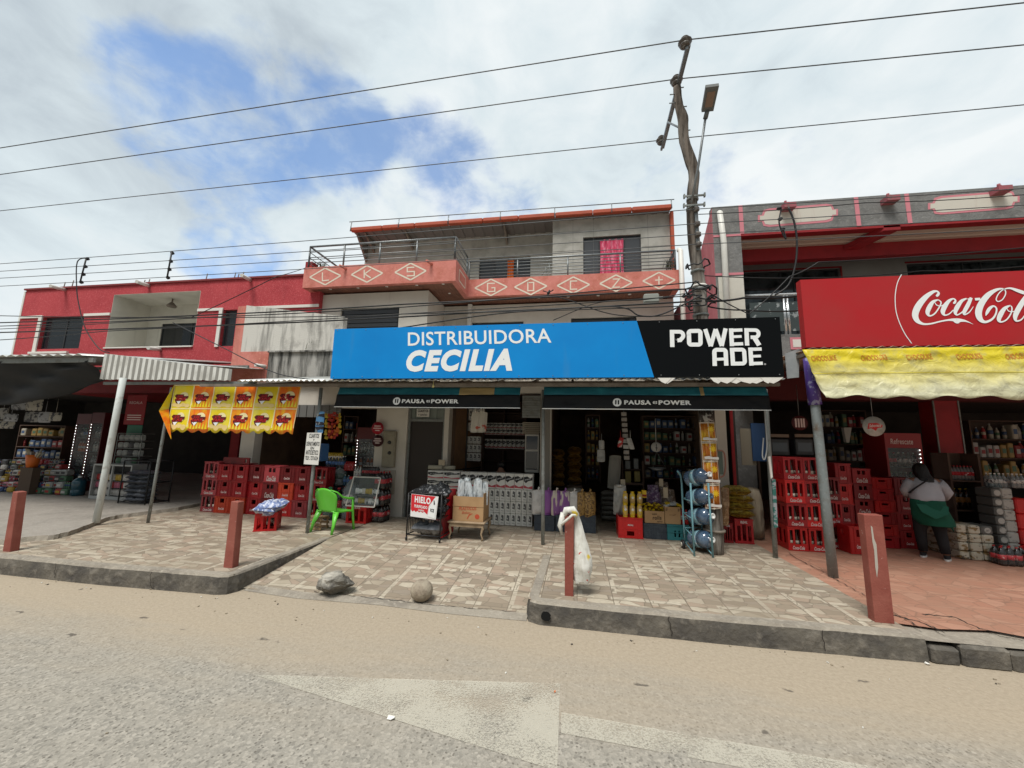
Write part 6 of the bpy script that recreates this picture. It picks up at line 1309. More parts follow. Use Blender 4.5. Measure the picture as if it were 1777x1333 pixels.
# ---- drinks piled behind the chair
M_pet = M('clear_plastic', (.28, .32, .33), .15, alpha=.55, spec=.6); M_petg = M('greenish_plastic', (.10, .17, .15), .15, alpha=.7, spec=.6); M_cola = M('cola_dark', (.012, .006, .005), .1, spec=.7); M_colared = M('cola_label', (.50, .02, .03), .4, layers=[(18, 3, (.75, .55, .55), .6, .66, I3)])
M_shr = M('shrink_film', (.55, .57, .58), .1, alpha=.06, spec=.6); M_lblue = M('label_blue', (.05, .16, .42), .4); M_lwhite = M('label_white', (.62, .62, .60), .4, layers=[(22, 3, (.03, .03, .04), .52, .56, I3)]); M_caps = M('caps_red', (.45, .02, .02), .4); M_capsg = M('caps_green', (.05, .30, .12), .4)
def pack(name, x, y, z, nx, ny, kind, s, mats, label, group=None, rz=0, wrap=True, rx=1.9):
    """shrink wrapped block of bottles: mats = body, cap, label"""
    th = thing(name, (x, y, z), label, 'bottle pack', group); r = max(p[0] for p in BOT[kind])*s; H_ = BOT[kind][-1][1]*s
    for i in range(nx):
        for j in range(ny):
            m = mb(); bottle_mesh(m, kind, (x+(i-(nx-1)/2)*2*r, y+(j+.5)*2*r, z), s=s, capmi=1, labmi=2); m.build('bottle', mats, th)
    if wrap:
        m = mb(); m.bbox(x-nx*r-.003, x+nx*r+.003, y-.003, y+ny*2*r+.003, z+.002, z+H_*.86, r*.6); m.build('shrink_wrap', M_shr, th)
    if rz: th.rotation_euler.z = rz
    return th
for k, (lo, hi) in enumerate(((905, 877), (877, 848), (848, 820))):
    z = .18+.275*k; pack('cola_pack', -3.36, 6.42, z, 2, 3, 'big', .84, [M_cola, M_caps, M_colared], ('lowest', 'middle', 'top')[k]+' wrapped pack of big cola bottles beside the house pillar', 'cola packs by the pillar')
crate('tall', -3.66, 6.28, .18, .36, .285, 'bright red crate under the small glass showcase', None, 'bright', 0, 'REAL', d=.30)
th = thing('glass_showcase', (-3.60, 6.25, .465), 'small white framed glass showcase with packets on a red crate', 'display case'); x0, x1, z0, z1 = px(606, 655, 829, 872, 6.25); z0 = .467
m = mb(); tl_ = Vector((x0+.02, 6.33, z1)); tr_ = Vector((x1, 6.33, z1)); bl_ = Vector((x0-.02, 6.22, z0)); br__ = Vector((x1-.02, 6.22, z0))
for a, b in ((tl_, tr_), (tr_, br__), (br__, bl_), (bl_, tl_)): m.tube([a, b], .011, 4, smooth=False)
m.build('frame', M_white, th); m = mb(); m.box(x0, x1-.01, 6.34, 6.56, z0, z0+.01); m.box(x0, x1-.01, 6.55, 6.56, z0, z1); m.box(x0, x1-.01, 6.34, 6.56, z0+.15, z0+.157); m.build('shelves', M('case_dark', (.05, .055, .05), .5), th)
m = mb(); m.quad(bl_+Vector((0, .004, 0)), br__+Vector((0, .004, 0)), tr_+Vector((0, .004, 0)), tl_+Vector((0, .004, 0))); m.build('glass_front', M('case_glass', (.5, .55, .55), .05, alpha=.13, spec=.9), th); random.seed(2)
for k in range(14):
    mt = random.choice([M_white, M_lwhite, M_pk[2], M_lwhite, M_let]); m = mb(); row = k//7; pillow(m, (x0+.05+(k % 7)*.062, 6.42, z0+.06+.16*row), (1, 0, 0), (0, 0, 1), (0, -1, 0), .07, random.uniform(.07, .1), .05, 0, 5, 5, k); m.build('packet', mt, th)
random.seed(8)
def packpx(x0, x1, ytop, ybot, Yp, nx, ny, kind, mats, label, group=None):
    a, b, z0, z1 = px(x0, x1, ytop, ybot, Yp); s = (b-a)/nx/2/max(p[0] for p in BOT[kind]); hh = BOT[kind][-1][1]*s
    return pack('bottle_pack', (a+b)/2, Yp, z0, nx, ny, kind, s, mats, label, group)
G1 = 'bottle packs behind the green chair'
shelf = thing('pallet_stack', (-4.0, 6.6, .18), 'low dark base under the drinks behind the green chair', 'base'); m = mb(); a, b, z0, z1 = px(560, 610, 845, 900, 6.75); m.box(a, b, 6.75, 7.1, .18, z1); m.build('base_block', M('base_dark', (.03, .03, .035), .8, layers=[(9, 5, (.10, .11, .13), .5, .7, I3)]), shelf)
packpx(556, 574, 862, 902, 6.35, 1, 1, 'big', [M_petg, M_capsg, M_lblue], 'big blue labelled bottle standing left behind the green chair', G1)
packpx(573, 590, 845, 900, 6.5, 1, 2, 'big', [M_cola, M_caps, M_colared], 'tall cola bottles with red label behind the green chair back', G1)
packpx(588, 612, 842, 902, 6.45, 1, 2, 'big', [M_pet, M_caps, M_lwhite], 'very big clear bottle with a black numeral label behind the chair arm', G1)
packpx(559, 576, 814, 843, 6.75, 1, 1, 'jug', [M_pet, M_capsg, M_petg], 'left clear five litre water bottle on the dark base', G1); packpx(576, 594, 814, 843, 6.75, 1, 1, 'jug', [M_pet, M_capsg, M_petg], 'right clear five litre water bottle on the dark base', G1)
packpx(594, 606, 820, 843, 6.75, 2, 1, 'big', [M('blue_plastic', (.05, .13, .2), .2), M_white, M_lblue], 'blue tinted bottles right of the clear water bottles', G1)
packpx(564, 596, 800, 814, 6.8, 6, 2, 'pet', [M('dark_blue_plastic', (.02, .03, .05), .2), M_let, M_lblue], 'dark wrapped pack of small bottles over the clear water bottles', G1)
packpx(565, 592, 791, 800, 6.82, 8, 2, 'pet', [M_pk[2], M_pk[2], M_white], 'thin yellow pack on top of the dark pack', G1)
packpx(594, 613, 794, 817, 6.82, 5, 2, 'pet', [M('soda_red', (.42, .02, .02), .3), M_caps, M_colared], 'red soda pack beside the yellow pack', G1)
packpx(613, 626, 816, 828, 6.8, 3, 1, 'pet', [M_lwhite, M_cap, M_white], 'small white bottles on the ledge above the showcase', G1)
packpx(627, 655, 815, 828, 6.8, 6, 2, 'pet', [M_cola, M_white, M_colared], 'row of small cola bottles on the ledge above the showcase', G1)
th = thing('ledge', (-3.8, 6.8, .18), 'dark ledge behind the small glass showcase', 'ledge'); m = mb(); a, b, z0, z1 = px(612, 656, 828, 900, 6.78); m.box(a, b, 6.75, 6.98, .18, z1-.003); m.build('ledge_block', M('ledge_dark', (.03, .03, .035), .7), th)
# ---- drinks fridges
M_led = M('led_white', (1, 1, 1), .4, emit=((1, 1, .96), 3.0)); M_fridgein = M('fridge_inside', (.14, .15, .15), .5); M_gl2 = M('fridge_glass', (.3, .34, .35), .04, alpha=.16, spec=.9)
def fridge(x0, x1, y, z0, z1, body, label, led=None, group='drinks fridges', d=.5, header=.14, foot=.12, goods=True, seed=1, word=None):
    th = thing('drinks_fridge', ((x0+x1)/2, y, z0), label, 'fridge', group); random.seed(seed)
    m = mb(); t = .03; za, zb = z0+foot*(z1-z0), z1-header*(z1-z0)
    m.panel((x0, y, z0), (1, 0, 0), (0, 0, 1), x1-x0, z1-z0, [(t, x1-x0-t, za-z0, zb-z0)], .03); m.box(x0, x0+.02, y+.031, y+d, z0, z1); m.box(x1-.02, x1, y+.031, y+d, z0, z1); m.box(x0+.021, x1-.021, y+d-.02, y+d, z0, z1); m.box(x0+.021, x1-.021, y+.031, y+d-.021, z1-.03, z1-.001); m.build('cabinet', body, th)
    m = mb(); m.box(x0+.021, x1-.021, y+d-.035, y+d-.022, za, zb)
    n = 4
    for k in range(n): z = za+(zb-za)*k/n; m.box(x0+.021, x1-.021, y+.06, y+d-.04, z, z+.008)
    m.build('shelves', M_fridgein, th)
    if goods:
        for k in range(n):
            z = za+(zb-za)*k/n+.009; nb = max(3, int((x1-x0-.06)/.062)); mt = random.choice([[M_cola, M_caps, M_colared], [M_petg, M_capsg, M_lblue], [M_lwhite, M_cap, M_white], [M_pk[1], M_cap, M_white], [M_pet, M_cap, M_lwhite]])
            for i in range(nb): 
                m = mb(); hs = min(1, (zb-za)/n*.85/.252); bottle_mesh(m, 'pet', (x0+.05+(x1-x0-.1)*i/(nb-1), y+.12, z), s=min(hs, .85), capmi=1, labmi=2, n=8); m.build('bottle', mt if random.random() < .75 else [M_cola, M_cap, M_lwhite], th)
    m = mb(); m.box(x0+t, x1-t, y+.012, y+.016, za, zb); m.build('glass_door', M_gl2, th)
    if word: m = mb(); put_text(m, word, (x0+.08, y, zb+.06), (x1-.12, y, zb+.06), (x0+.08, y, z1-.09), .003, bold=.01, shear=.1); m.build('header_lettering', M_mark, th)
    if led:
        m = mb(); n = 20; xx = x0+t*.6 if led == 'l' else x1-t*1.4
        for k in range(n): z = za+(zb-za)*(k+.5)/n; m.box(xx-.005, xx+.005, y-.006, y-.001, z-.006, z+.006)
        m.build('led_strip', M_led, th)
    return th
x0, x1, z0, z1 = px(618, 652, 742, 815, 7.2); fridge(x0, x1, 7.2, .18, z1, M('fridge_darkred', (.10, .012, .015), .4), 'narrow dark red fridge with a lit dotted edge beside the house pillar', 'l')
x0, x1, z0, z1 = px(448, 492, 752, 810, 8.2); fridge(x0, x1, 8.2, .18, z1, M('fridge_grey', (.10, .10, .10), .5), 'dim grey fridge standing behind the left crate wall', None, seed=4)
# ---- signs and meters on the pillar
for py, r_, c_, lab, w_ in ((743, 10, M('disc_red', (.40, .015, .03), .4), 'red round sign fixed on the pillar edge', 'promo'), (765, 9.5, M('disc_maroon', (.06, .014, .016), .4), 'dark round sign under the red round sign on the pillar', None)):
    c = Y(655, py, 6.90); rr = Y(655+r_, py, 6.90).x-c.x; th = thing('round_sign', tuple(c), lab, 'sign', 'round signs on the pillar'); m = mb(); m.lathe([(rr, 0), (rr, .02)], c+Vector((0, .0, 0)), (0, 1, 0), 24); f = m.build('plate', c_, th)
    m = mb()
    for q_ in range(3): m.box(c.x-rr*(.55, .7, .4)[q_], c.x+rr*(.55, .7, .4)[q_], c.y-.004, c.y-.001, c.z+rr*(.35-.35*q_)-.012, c.z+rr*(.35-.35*q_)+.006)
    m.build('printed_lines', M_mark, f)
th = thing('meter_cabinet', tuple(Y(675, 812, 6.95)), 'tall beige meter cabinet with two round gauges on the pillar', 'meter box'); x0, x1, z0, z1 = px(664, 686, 748, 811, 6.95)
M_mb = M('meter_beige', (.30, .27, .20), .6, layers=[(5, 6, (.18, .16, .12), .45, .7, I3)]); m = mb(); m.bbox(x0, x1, 6.93, 6.998, z0, z1, .008); m.box(x0+.01, x1-.01, 6.925, 6.929, z0+.02, z0+.15); m.box(x0+.03, x1-.02, 6.925, 6.929, z0+.19, z1-.03); cb = m.build('cabinet', M_mb, th)
for py in (768, 786): c = Y(676, py, 6.925); m = mb(); m.lathe([(.034, 0), (.03, .02), (.01, .024)], c, (0, -1, 0), 16); m.build('gauge', M('gauge_dark', (.03, .03, .03), .2), cb)
th = thing('wall_hatch', tuple(Y(675, 855, 6.95)), 'flat beige hatch below the meter cabinet', 'hatch'); x0, x1, z0, z1 = px(664, 684, 816, 858, 6.96); m = mb(); m.bbox(x0, x1, 6.975, 6.998, z0, z1, .005); m.build('hatch_door', M('hatch_beige', (.42, .38, .31), .7), th)
x0, x1, z0, z1 = px(721, 743, 709, 723, 6.98); m = mb(); m.box(x0, x1, 7.04, 7.048, z0, z1); pl = tag(m.build('placard', M_white), 'small white placard with black words above the brown door', 'sign'); m = mb(); put_text(m, 'CUARTOS', (x0+.02, 7.04, z0+.085), (x1-.02, 7.04, z0+.085), (x0+.02, 7.04, z1-.015), .003, bold=.04); put_text(m, 'Y BAÑO', (x0+.03, 7.04, z0+.02), (x1-.04, 7.04, z0+.02), (x0+.03, 7.04, z0+.06), .003, bold=.02); m.build('lettering', MATS['marker_black'], pl)
# ---- ice trolley
IT = thing('ice_trolley', (-2.2, 5.6, .178), 'black wire trolley full of dark ice bags with a red and white ice placard', 'trolley')
a_ = Z(705, 935, .2); b_2 = Z(765, 938, .2); zt_2 = .83; D_ = .42; m = mb(); r_ = .009
C4 = [(a_.x, a_.y), (b_2.x, a_.y-.02), (b_2.x+.02, a_.y+D_), (a_.x+.05, a_.y+D_)]
C4 = [Vector((x, y, 0)) for x, y in C4]
up = lambda p, z: Vector((p.x, p.y, z))
for p in C4: m.tube([up(p, .235), up(p, zt_2)], .011, 6)
for z in (.26, .50, zt_2):
    for i in range(4): m.tube([up(C4[i], z), up(C4[(i+1) % 4], z)], r_, 6)
for i in range(4):
    if i == 0: continue
    for k in range(1, 9): p = C4[i].lerp(C4[(i+1) % 4], k/9); m.tube([up(p, .26), up(p, zt_2)], .0045, 4)
fr_ = m.build('wire_frame', M_black, IT)
for p in C4: m = mb(); m.lathe([(.022, -.012), (.028, -.006), (.028, .006), (.022, .012)], up(p, .206), (1, .2, 0), 12); m.build('caster', M_black, fr_)
m = mb(); m.box(C4[0].x+.03, C4[1].x-.02, a_.y+.03, a_.y+D_-.02, .50, .512); m.build('shelf', M_black, IT)
M_blackbag = M('black_ice_bag', (.022, .024, .027), .25, layers=[(9, 6, (.22, .23, .24), .55, .66, I3)], bump=(14, .8)); random.seed(6)
for k, (u, v, z) in enumerate([(.2, .2, .55), (.6, .2, .56), (.9, .25, .6), (.2, .25, .66), (.55, .3, .68), (.88, .3, .70), (.15, .2, .80), (.45, .3, .83), (.75, .25, .84), (.95, .2, .82), (.3, .6, .84), (.7, .65, .86)]):
    c = C4[0].lerp(C4[1], u*.85+.07)+Vector((0, D_*v+.06, z)); m = mb(); pillow(m, c, (1, .1, random.uniform(-.2, .2)), (0, 1, .1), (0, 0, 1), .26, .28, .13, 0, 12, 10, k, .25); tag(m.build('ice_bag', M_blackbag), f'glossy black ice bag, {("lower left", "lower middle", "lower right", "second layer left", "second layer middle", "second layer right", "top left", "top middle", "top right of middle", "top far right", "top rear left", "top rear right")[k]} in the wire trolley', 'bag', 'ice bags in the trolley')
for k, u in enumerate((.3, .7)): c = C4[0].lerp(C4[1], u)+Vector((0, D_*.5, .33)); m = mb(); pillow(m, c, (1, 0, 0), (0, 1, 0), (0, 0, 1), .26, .3, .12, 0, 12, 10, k+30, .25); tag(m.build('ice_bag', M('grey_ice_bag', (.30, .31, .33), .3, layers=[(8, 6, (.10, .11, .13), .5, .65, I3)], bump=(14, .8))), f'pale grey ice bag on the lower floor of the trolley, {("left", "right")[k]}', 'bag', 'pale ice bags low in the trolley')
ip = [Y(712, 896, a_.y-.03), Y(756, 902, a_.y-.03), Y(761, 862, a_.y-.03), Y(714, 857, a_.y-.03)]
m = mb(); m.prism(ip, (0, .006, 0)); pc = m.build('placard', M('placard_white', (.76, .76, .75), .5), IT); bq = [ip[3], ip[2], ip[1], ip[0]]; bp_ = lambda u, v: bq[0].lerp(bq[1], u).lerp(bq[3].lerp(bq[2], u), v)+Vector((0, -.002, 0))
m = mb(); m.poly([bp_(.01, .01), bp_(.90, .01), bp_(.68, .45), bp_(.66, .83)]+[bp_(.66-.065*k, .72+.06*(k % 2)) for k in range(1, 10)]+[bp_(.01, .70)]); m.build('red_print', M('print_red', (.58, .02, .03), .5), pc)
m = mb(); put_text(m, 'HIELO', bp_(.14, .36), bp_(.74, .38), bp_(.14, .07), .002, bold=.045); put_text(m, 'PURIFICADO', bp_(.14, .58), bp_(.64, .60), bp_(.14, .45), .002, bold=.03); put_text(m, 'LIMPIO', bp_(.30, .72), bp_(.52, .73), bp_(.30, .64), .002, bold=.02)
m.poly([bp_(.70, .62)+Vector((0, -.002, 0)), bp_(.84, .14)+Vector((0, -.002, 0)), bp_(.88, .08)+Vector((0, -.002, 0)), bp_(.98, .25)+Vector((0, -.002, 0)), bp_(.95, .96)+Vector((0, -.002, 0)), bp_(.69, .90)+Vector((0, -.002, 0))]); m.build('white_print', M_let, pc)
m = mb(); put_text(m, 'ICE', bp_(.76, .68), bp_(.90, .70), bp_(.76, .54), .006, bold=.03); m.ribbon([(bp_(.86, .18), .01), (bp_(.89, .36), .02)], (0, -1, 0), .006); m.build('black_print', MATS['marker_black'], pc)
# red insulated panel beside the trolley
m = mb(); A_ = Z(772, 925, .22); m.prism([(A_.x-.01, 5.62, .20), (A_.x+.06, 5.92, .23), (A_.x+.09, 5.92, .86), (A_.x+.04, 5.62, .88)], (.045, -.01, 0)); tag(m.build('red_cloth_panel', M('red_vinyl', (.52, .015, .025), .35, layers=[(6, 5, (.35, .01, .015), .45, .65, I3)], bump=(10, .6))), 'upright red vinyl cover squeezed between the ice trolley and the table', 'cover')
# ---- small table with carton of wrapped straws
TBX = thing('small_table', (-1.6, 5.7, .178), 'low pale wooden table with bowed legs under a cardboard box', 'table')
x0, x1 = Z(777, 936).x, Z(838, 938).x; yf = 5.66; yb = 6.15; zt_3 = .43; M_tw2 = M('worn_table_wood', (.34, .25, .16), .75, layers=[(7, 7, (.20, .14, .085), .45, .7, (1, .3, 1))])
m = mb(); m.bbox(x0-.02, x1+.03, yf-.02, yb, zt_3-.02, zt_3, .006); m.box(x0+.01, x1, yf, yf+.015, zt_3-.07, zt_3-.021); m.box(x0+.01, x1, yb-.04, yb-.025, zt_3-.07, zt_3-.021); m.build('tabletop', M_tw2, TBX)
for x, y, sx in ((x0+.02, yf+.02, -1), (x1-.01, yf+.02, 1), (x0+.03, yb-.05, -1), (x1, yb-.05, 1)): m = mb(); m.tube([(x, y, .178), (x+sx*.012, y, .21), (x-sx*.012, y, .27), (x+sx*.008, y, .34), (x+sx*.0, y, zt_3-.021)], [.016, .013, .014, .021, .024], 8); m.build('leg', M_tw2, TBX)
CBX = thing('cardboard_box', (-1.6, 5.75, .43), 'open brown cardboard box with red print on the low table', 'box')
x0, x1, z0, z1 = px(786, 839, 862, 902, 5.72); z0 = .432; M_card = M('cardboard', (.42, .265, .135), .85, layers=[(3, 6, (.35, .21, .10), .45, .75, I3)])
m = mb(); m.panel((x0, 5.72, z0), (1, 0, 0), (0, 0, 1), x1-x0, z1-z0, [], .008); m.panel((x0, 6.08, z0), (1, 0, 0), (0, 0, 1), x1-x0, z1-z0, [], .008); m.panel((x0, 5.728, z0), (0, 1, 0), (0, 0, 1), .352, z1-z0, [], .008, N=(1, 0, 0)); m.panel((x1-.008, 5.728, z0), (0, 1, 0), (0, 0, 1), .352, z1-z0+.05, [], .008, N=(1, 0, 0)); m.box(x0+.01, x1-.01, 5.73, 6.08, z0+.001, z0+.01)
m.box(x0-.003, x1+.003, 5.714, 5.719, z1-.14, z1-.134); bxo = m.build('box_body', M_card, CBX)
m = mb(); put_text(m, 'FERRARI', (x0+.10, 5.72, z0+.14), (x1-.14, 5.72, z0+.16), (x0+.10, 5.72, z0+.19), .004, bold=.02, shear=.3) if False else None
put_text(m, 'PLASTICOS', (x0+.09, 5.72, z0+.15), (x1-.10, 5.72, z0+.16), (x0+.09, 5.72, z0+.20), .003, bold=.02, shear=.3); put_text(m, 'Bolsas', (x0+.14, 5.72, z0+.10), (x0+.27, 5.72, z0+.105), (x0+.14, 5.72, z0+.135), .003, shear=.3); disc(m, (x1-.09, 5.72, z0+.07), .035, (0, -1, 0), .003, 16); m.ribbon([(Vector((x1-.24, 5.72, z0+.03)), .01), (Vector((x1-.21, 5.72, z0+.09)), .016), (Vector((x1-.16, 5.72, z0+.11)), .008)], (0, -1, 0), .003); m.build('red_print', M('carton_red_ink', (.45, .07, .03), .8), bxo)
random.seed(3); M_clearw = M('glossy_white_wrap', (.62, .66, .68), .15, spec=.8, layers=[(9, 5, (.22, .26, .28), .5, .62, (2, 2, .5))], bump=(12, .8))
for k in range(6):
    c = Vector((x0+.07+k*.072, 5.86+.05*(k % 2), z1+.06+.03*math.sin(k*2.1))); m = mb(); pillow(m, c, (1, 0, random.uniform(-.1, .1)), (random.uniform(-.25, .25), 0, 1), (0, -1, 0), .10, .36, .08, 0, 8, 12, k, .15); tag(m.build('wrapped_cups', M_clearw), f'shiny clear wrapped sleeve, {ORD[k]} from the left in the cardboard box', 'sleeve', 'wrapped sleeves in the cardboard box')
# ---- wall of white cartons
M_cart = M('carton_white', (.78, .77, .73), .6, layers=[(3, 4, (.66, .65, .60), .45, .75, I3)]); M_cblk = M('carton_black_print', (.02, .02, .022), .5); M_cgry = M('carton_grey_print', (.10, .10, .10), .5); M_cpink = M('carton_pink_print', (.50, .08, .10), .5)
def carton_proto(kind, w, h, d=.2):
    th = thing('carton', (0, 0, 0), 'x', 'carton'); m = mb(); m.bbox(-w/2, w/2, 0, d, 0, h, .004); b = m.build('carton_body', M_cart, th)
    P = lambda u, v, l: Vector((-w/2+u*w, -l, v*h))
    if kind == 'tall':
        m = mb(); m.poly([P(.30, .42, .002), P(.85, .34, .002), P(.85, .80, .002), P(.45, .88, .002)], 0); put_text(m, 'leche', P(.34, .16, 0), P(.86, .14, 0), P(.34, .26, 0), .002, mi=0); m.poly([P(.38, .52, .004), P(.60, .49, .004), P(.60, .62, .004), P(.40, .66, .004)], 1); m.build('print', [M_cgry, M_cart], b)
    if kind == 'wave':
        m = mb(); m.poly([P(0.02, .55, .002), P(.25, .42, .002), P(.5, .55, .002), P(.98, .62, .002), P(.98, .82, .002), P(.7, .74, .002), P(.4, .86, .002), P(.02, .80, .002)], 0)
        m.poly([P(.02, .10, .002), P(.98, .06, .002), P(.98, .26, .002), P(.5, .16, .002), P(.02, .30, .002)], 1); put_text(m, 'EVERLY', P(.10, .56, 0), P(.80, .68, 0), P(.10, .68, 0), .004, mi=2) if False else put_text(m, 'papel', P(.15, .57, 0), P(.8, .66, 0), P(.15, .69, 0), .004, mi=2); m.build('print', [M_cblk, M_cpink, M_let], b)
    return th
_ct = {}
def carton(kind, x, y, z, w, h, label, group, d=.2):
    k = (kind, round(w, 3), round(h, 3))
    if k not in _ct: _ct[k] = o = carton_proto(kind, w, h, d); o.location = Vector((x, y, z))*K
    else: o = copy_tree(_ct[k], (x, y, z), random.uniform(-.015, .015))
    o['label'] = label; o['group'] = group
x1 = Y(924, 880, 6.8).x; x0 = Y(792, 880, 6.8).x; n = 14; w = (x1-x0)/n; ztop = Y(880, 849, 6.8).z; h = (ztop-.18)/3
for r_ in range(3):
    for c in range(n): carton('tall', x0+w*(c+.5), 6.8+random.uniform(-.004, .008), .18+h*r_, w-.006, h-.004, f'narrow white carton, {ORD14[c]} from the left in the {lev[r_]} layer of the carton wall', f'{lev[r_]} layer of narrow white cartons')
x0 = Y(799, 835, 6.8).x; n = 8; w = (x1-x0)/n; h2 = Y(880, 822, 6.8).z-ztop
for c in range(n): carton('wave', x0+w*(c+.5), 6.8+random.uniform(-.004, .008), ztop+.002, w-.005, h2, f'wide white pack with black wave, {ORD[c]} from the left on top of the carton wall', 'wave printed packs along the top')
x0, x1, _, zt4 = px(740, 797, 817, 880, 6.82); n = 2; w = (x1-x0)/n; zz = .18
hq = (zt4-.18)/6
for r_ in range(6):
    for c in range(n): carton('wave', x0+w*(c+.5), 6.84, .18+hq*r_, w-.005, hq-.004, f'{("left", "right")[c]} wave printed pack, {ORD[r_]} layer up behind the ice trolley', f'wave printed packs behind the trolley {ORD[r_]} layer')
m = mb(); c = Y(755, 811, 6.9); m.tube([c+Vector((-.12, 0, 0)), c+Vector((.14, 0, 0))], .04, 10); m.tube([c+Vector((.15, .05, 0)), c+Vector((.36, .05, 0))], .035, 10); tag(m.build('paper_rolls', M('roll_cream', (.42, .40, .32), .8)), 'pale paper rolls lying on the left end of the carton wall', 'rolls')
x0, x1, z0, z1 = px(761, 772, 798, 808, 6.9); m = mb(); m.box(x0, x1, 6.9, 6.91, z0, z1); tag(m.build('price_card', M('card_cream', (.5, .42, .3), .7)), 'small cream price card propped over the paper rolls', 'card')
# ---- shelves at the back of the paper shop
SH = thing('shelving', (-1.6, 9.0, .18), 'tall brown shelving with printed packs at the back of the paper shop', 'shelves'); M_shelf = M('shelf_brown', (.09, .055, .04), .8); ysh = 8.6
m = mb(); xa, xb = Y(828, 760, ysh).x, Y(912, 760, ysh).x
for py in (716, 755, 780, 800): z = Y(870, py, ysh).z; m.box(xa, xb, ysh, ysh+.35, z-.02, z)
for x in (xa, (xa+xb)/2+.05, xb): m.box(x-.012, x+.012, ysh+.002, ysh+.34, .18, Y(870, 705, ysh).z)
m.box(xa, xb, ysh+.351, ysh+.37, .18, 2.5); m.build('shelf_frame', M_shelf, SH)
for py0, py1, lab in ((734, 744, 'upper layer on the top shelf'), (744, 755, 'lower layer on the top shelf'), (762, 779, 'second shelf')):
    a, b, z0, z1 = px(842, 911, py0, py1, ysh); n = 9
    for c in range(n): carton('wave', a+(b-a)*(c+.5)/n, ysh-.05, z0+.003, (b-a)/n-.008, z1-z0-.006, f'wave printed pack, {ORD[c]} from the left, {lab} at the back', f'packs in the {lab}')
for r_, (py0, py1) in enumerate(((710, 730), (733, 748), (757, 770), (771, 785), (786, 800))):
    a, b, z0, z1 = px(806, 834, py0, py1, 7.9); n = 4
    for c in range(n): carton('tall', a+(b-a)*(c+.5)/n, 7.9, z0, (b-a)/n-.006, z1-z0-.004, f'dim narrow pack, {ORD[c]} from the left in the {ORD[r_]} row down beside the brown shutter', f'packs in the column beside the shutter, {ORD[r_]} row')
th = thing('pack_rack', (-1.9, 7.95, .18), 'narrow rack carrying the column of packs beside the brown shutter', 'rack'); m = mb(); a, b, z0, z1 = px(804, 836, 706, 802, 7.9)
for py in (731, 749, 771, 786, 801): z = Y(820, py, 7.9).z; m.box(a, b, 7.905, 8.1, z-.008, z)
m.box(a-.015, a, 7.91, 8.1, .18, z1); m.box(b, b+.015, 7.91, 8.1, .18, z1); m.build('rack_frame', M_shelf, th)
th = thing('white_cabinet', (-.95, 7.4, .9), 'white framed glass cabinet at the right of the paper shop', 'cabinet'); x0, x1, z0, z1 = px(911, 935, 754, 820, 7.5); m = mb(); m.panel((x0, 7.5, z0), (1, 0, 0), (0, 0, 1), x1-x0, z1-z0, [(.02, x1-x0-.02, .05, (z1-z0)*.55), (.02, x1-x0-.02, (z1-z0)*.60, z1-z0-.03)], .03); m.build('cabinet_frame', M_white, th); m = mb(); m.box(x0+.02, x1-.02, 7.515, 7.52, z0+.05, z1-.03); m.build('glass', M_glass, th)
m = mb(); m.box(x0-.05, x1+.0, 7.45, 7.6, z1+.01, z1+.025)
for k in range(6): m.box(x0-.05, x1+.02, 7.44, 7.6, z1+.03+.035*k, z1+.055+.035*k)
tag(m.build('paper_stack', M('paper_beige', (.34, .30, .24), .8)), 'stack of folded beige paper on the white cabinet', 'paper')
# hanging carrier bags
M_pb = M('carrier_bag', (.60, .57, .50), .5, layers=[(5, 3, (.50, .10, .06), .60, .63, I3)])
for k, (c0x, w_) in enumerate(((824, 12), (834, 12), (838, 9))):
    c = Y(c0x, 733, 6.9+.03*k); m = mb(); pillow(m, c, (1, .2*k, 0), (.05, 0, 1), (0, -1, 0), .15, .38, .05, 0, 8, 12, k+4, .2); m.tube([c+Vector((0, 0, .17)), c+Vector((0, .02, .27))], [.03, .008], 6); tag(m.build('carrier_bag', M_pb), ('left', 'front', 'right')[k]+' pale carrier bag with red print hanging over the carton wall', 'bag', 'hanging carrier bags')
# ---- row of upright bags on grey crates
M_gcr = M('crate_slate', (.035, .045, .06), .5, layers=[(8, 5, (.06, .075, .09), .5, .7, I3)])
def slatecrate(x0, x1, y, z0, z1, lab, mat=None, ribs=True, diag=False, d=.28):
    th = thing('slate_crate', ((x0+x1)/2, y, z0), lab, 'crate'); m = mb(); m.panel((x0, y, z0), (1, 0, 0), (0, 0, 1), x1-x0, z1-z0, [] if not diag else [(.1+.06*k, .125+.06*k, (z1-z0)*.2, (z1-z0)*.62) for k in range(4)], .02); m.box(x0, x0+.02, y+.021, y+d, z0, z1); m.box(x1-.02, x1, y+.021, y+d, z0, z1); m.box(x0+.021, x1-.021, y+d-.02, y+d, z0, z1); m.box(x0+.021, x1-.021, y+.021, y+d-.021, z0+.003, z0+.015); m.box(x0+.02, x1-.02, y+.021, y+d-.021, z1-.05, z1-.03)
    m.box(x0-.006, x1+.006, y-.010, y-.0005, z1-.022, z1-.004); m.box(x0-.006, x1+.006, y-.008, y-.0005, z0+(z1-z0)*.5-.006, z0+(z1-z0)*.5+.006)
    if ribs:
        n = 9
        for k in range(n): x = x0+.02+(x1-x0-.04)*k/(n-1); m.box(x-.004, x+.004, y-.006, y-.0005, z0+.01, z1-.03)
    m.build('shell', mat or M_gcr, th); return th
for k, (a, b, lab) in enumerate(((927, 962, 'left slate grey crate under the row of bags behind the grey pole'), (964, 1000, 'middle slate grey crate under the row of bags'), (1001, 1034, 'right slate grey crate under the pasta bags'))):
    x0, x1, z0, z1 = px(a, b, 895, 918, 6.55); slatecrate(x0, x1, 6.55+.02*k, .18, z1, lab)
zc_ = Y(980, 895, 6.6).z
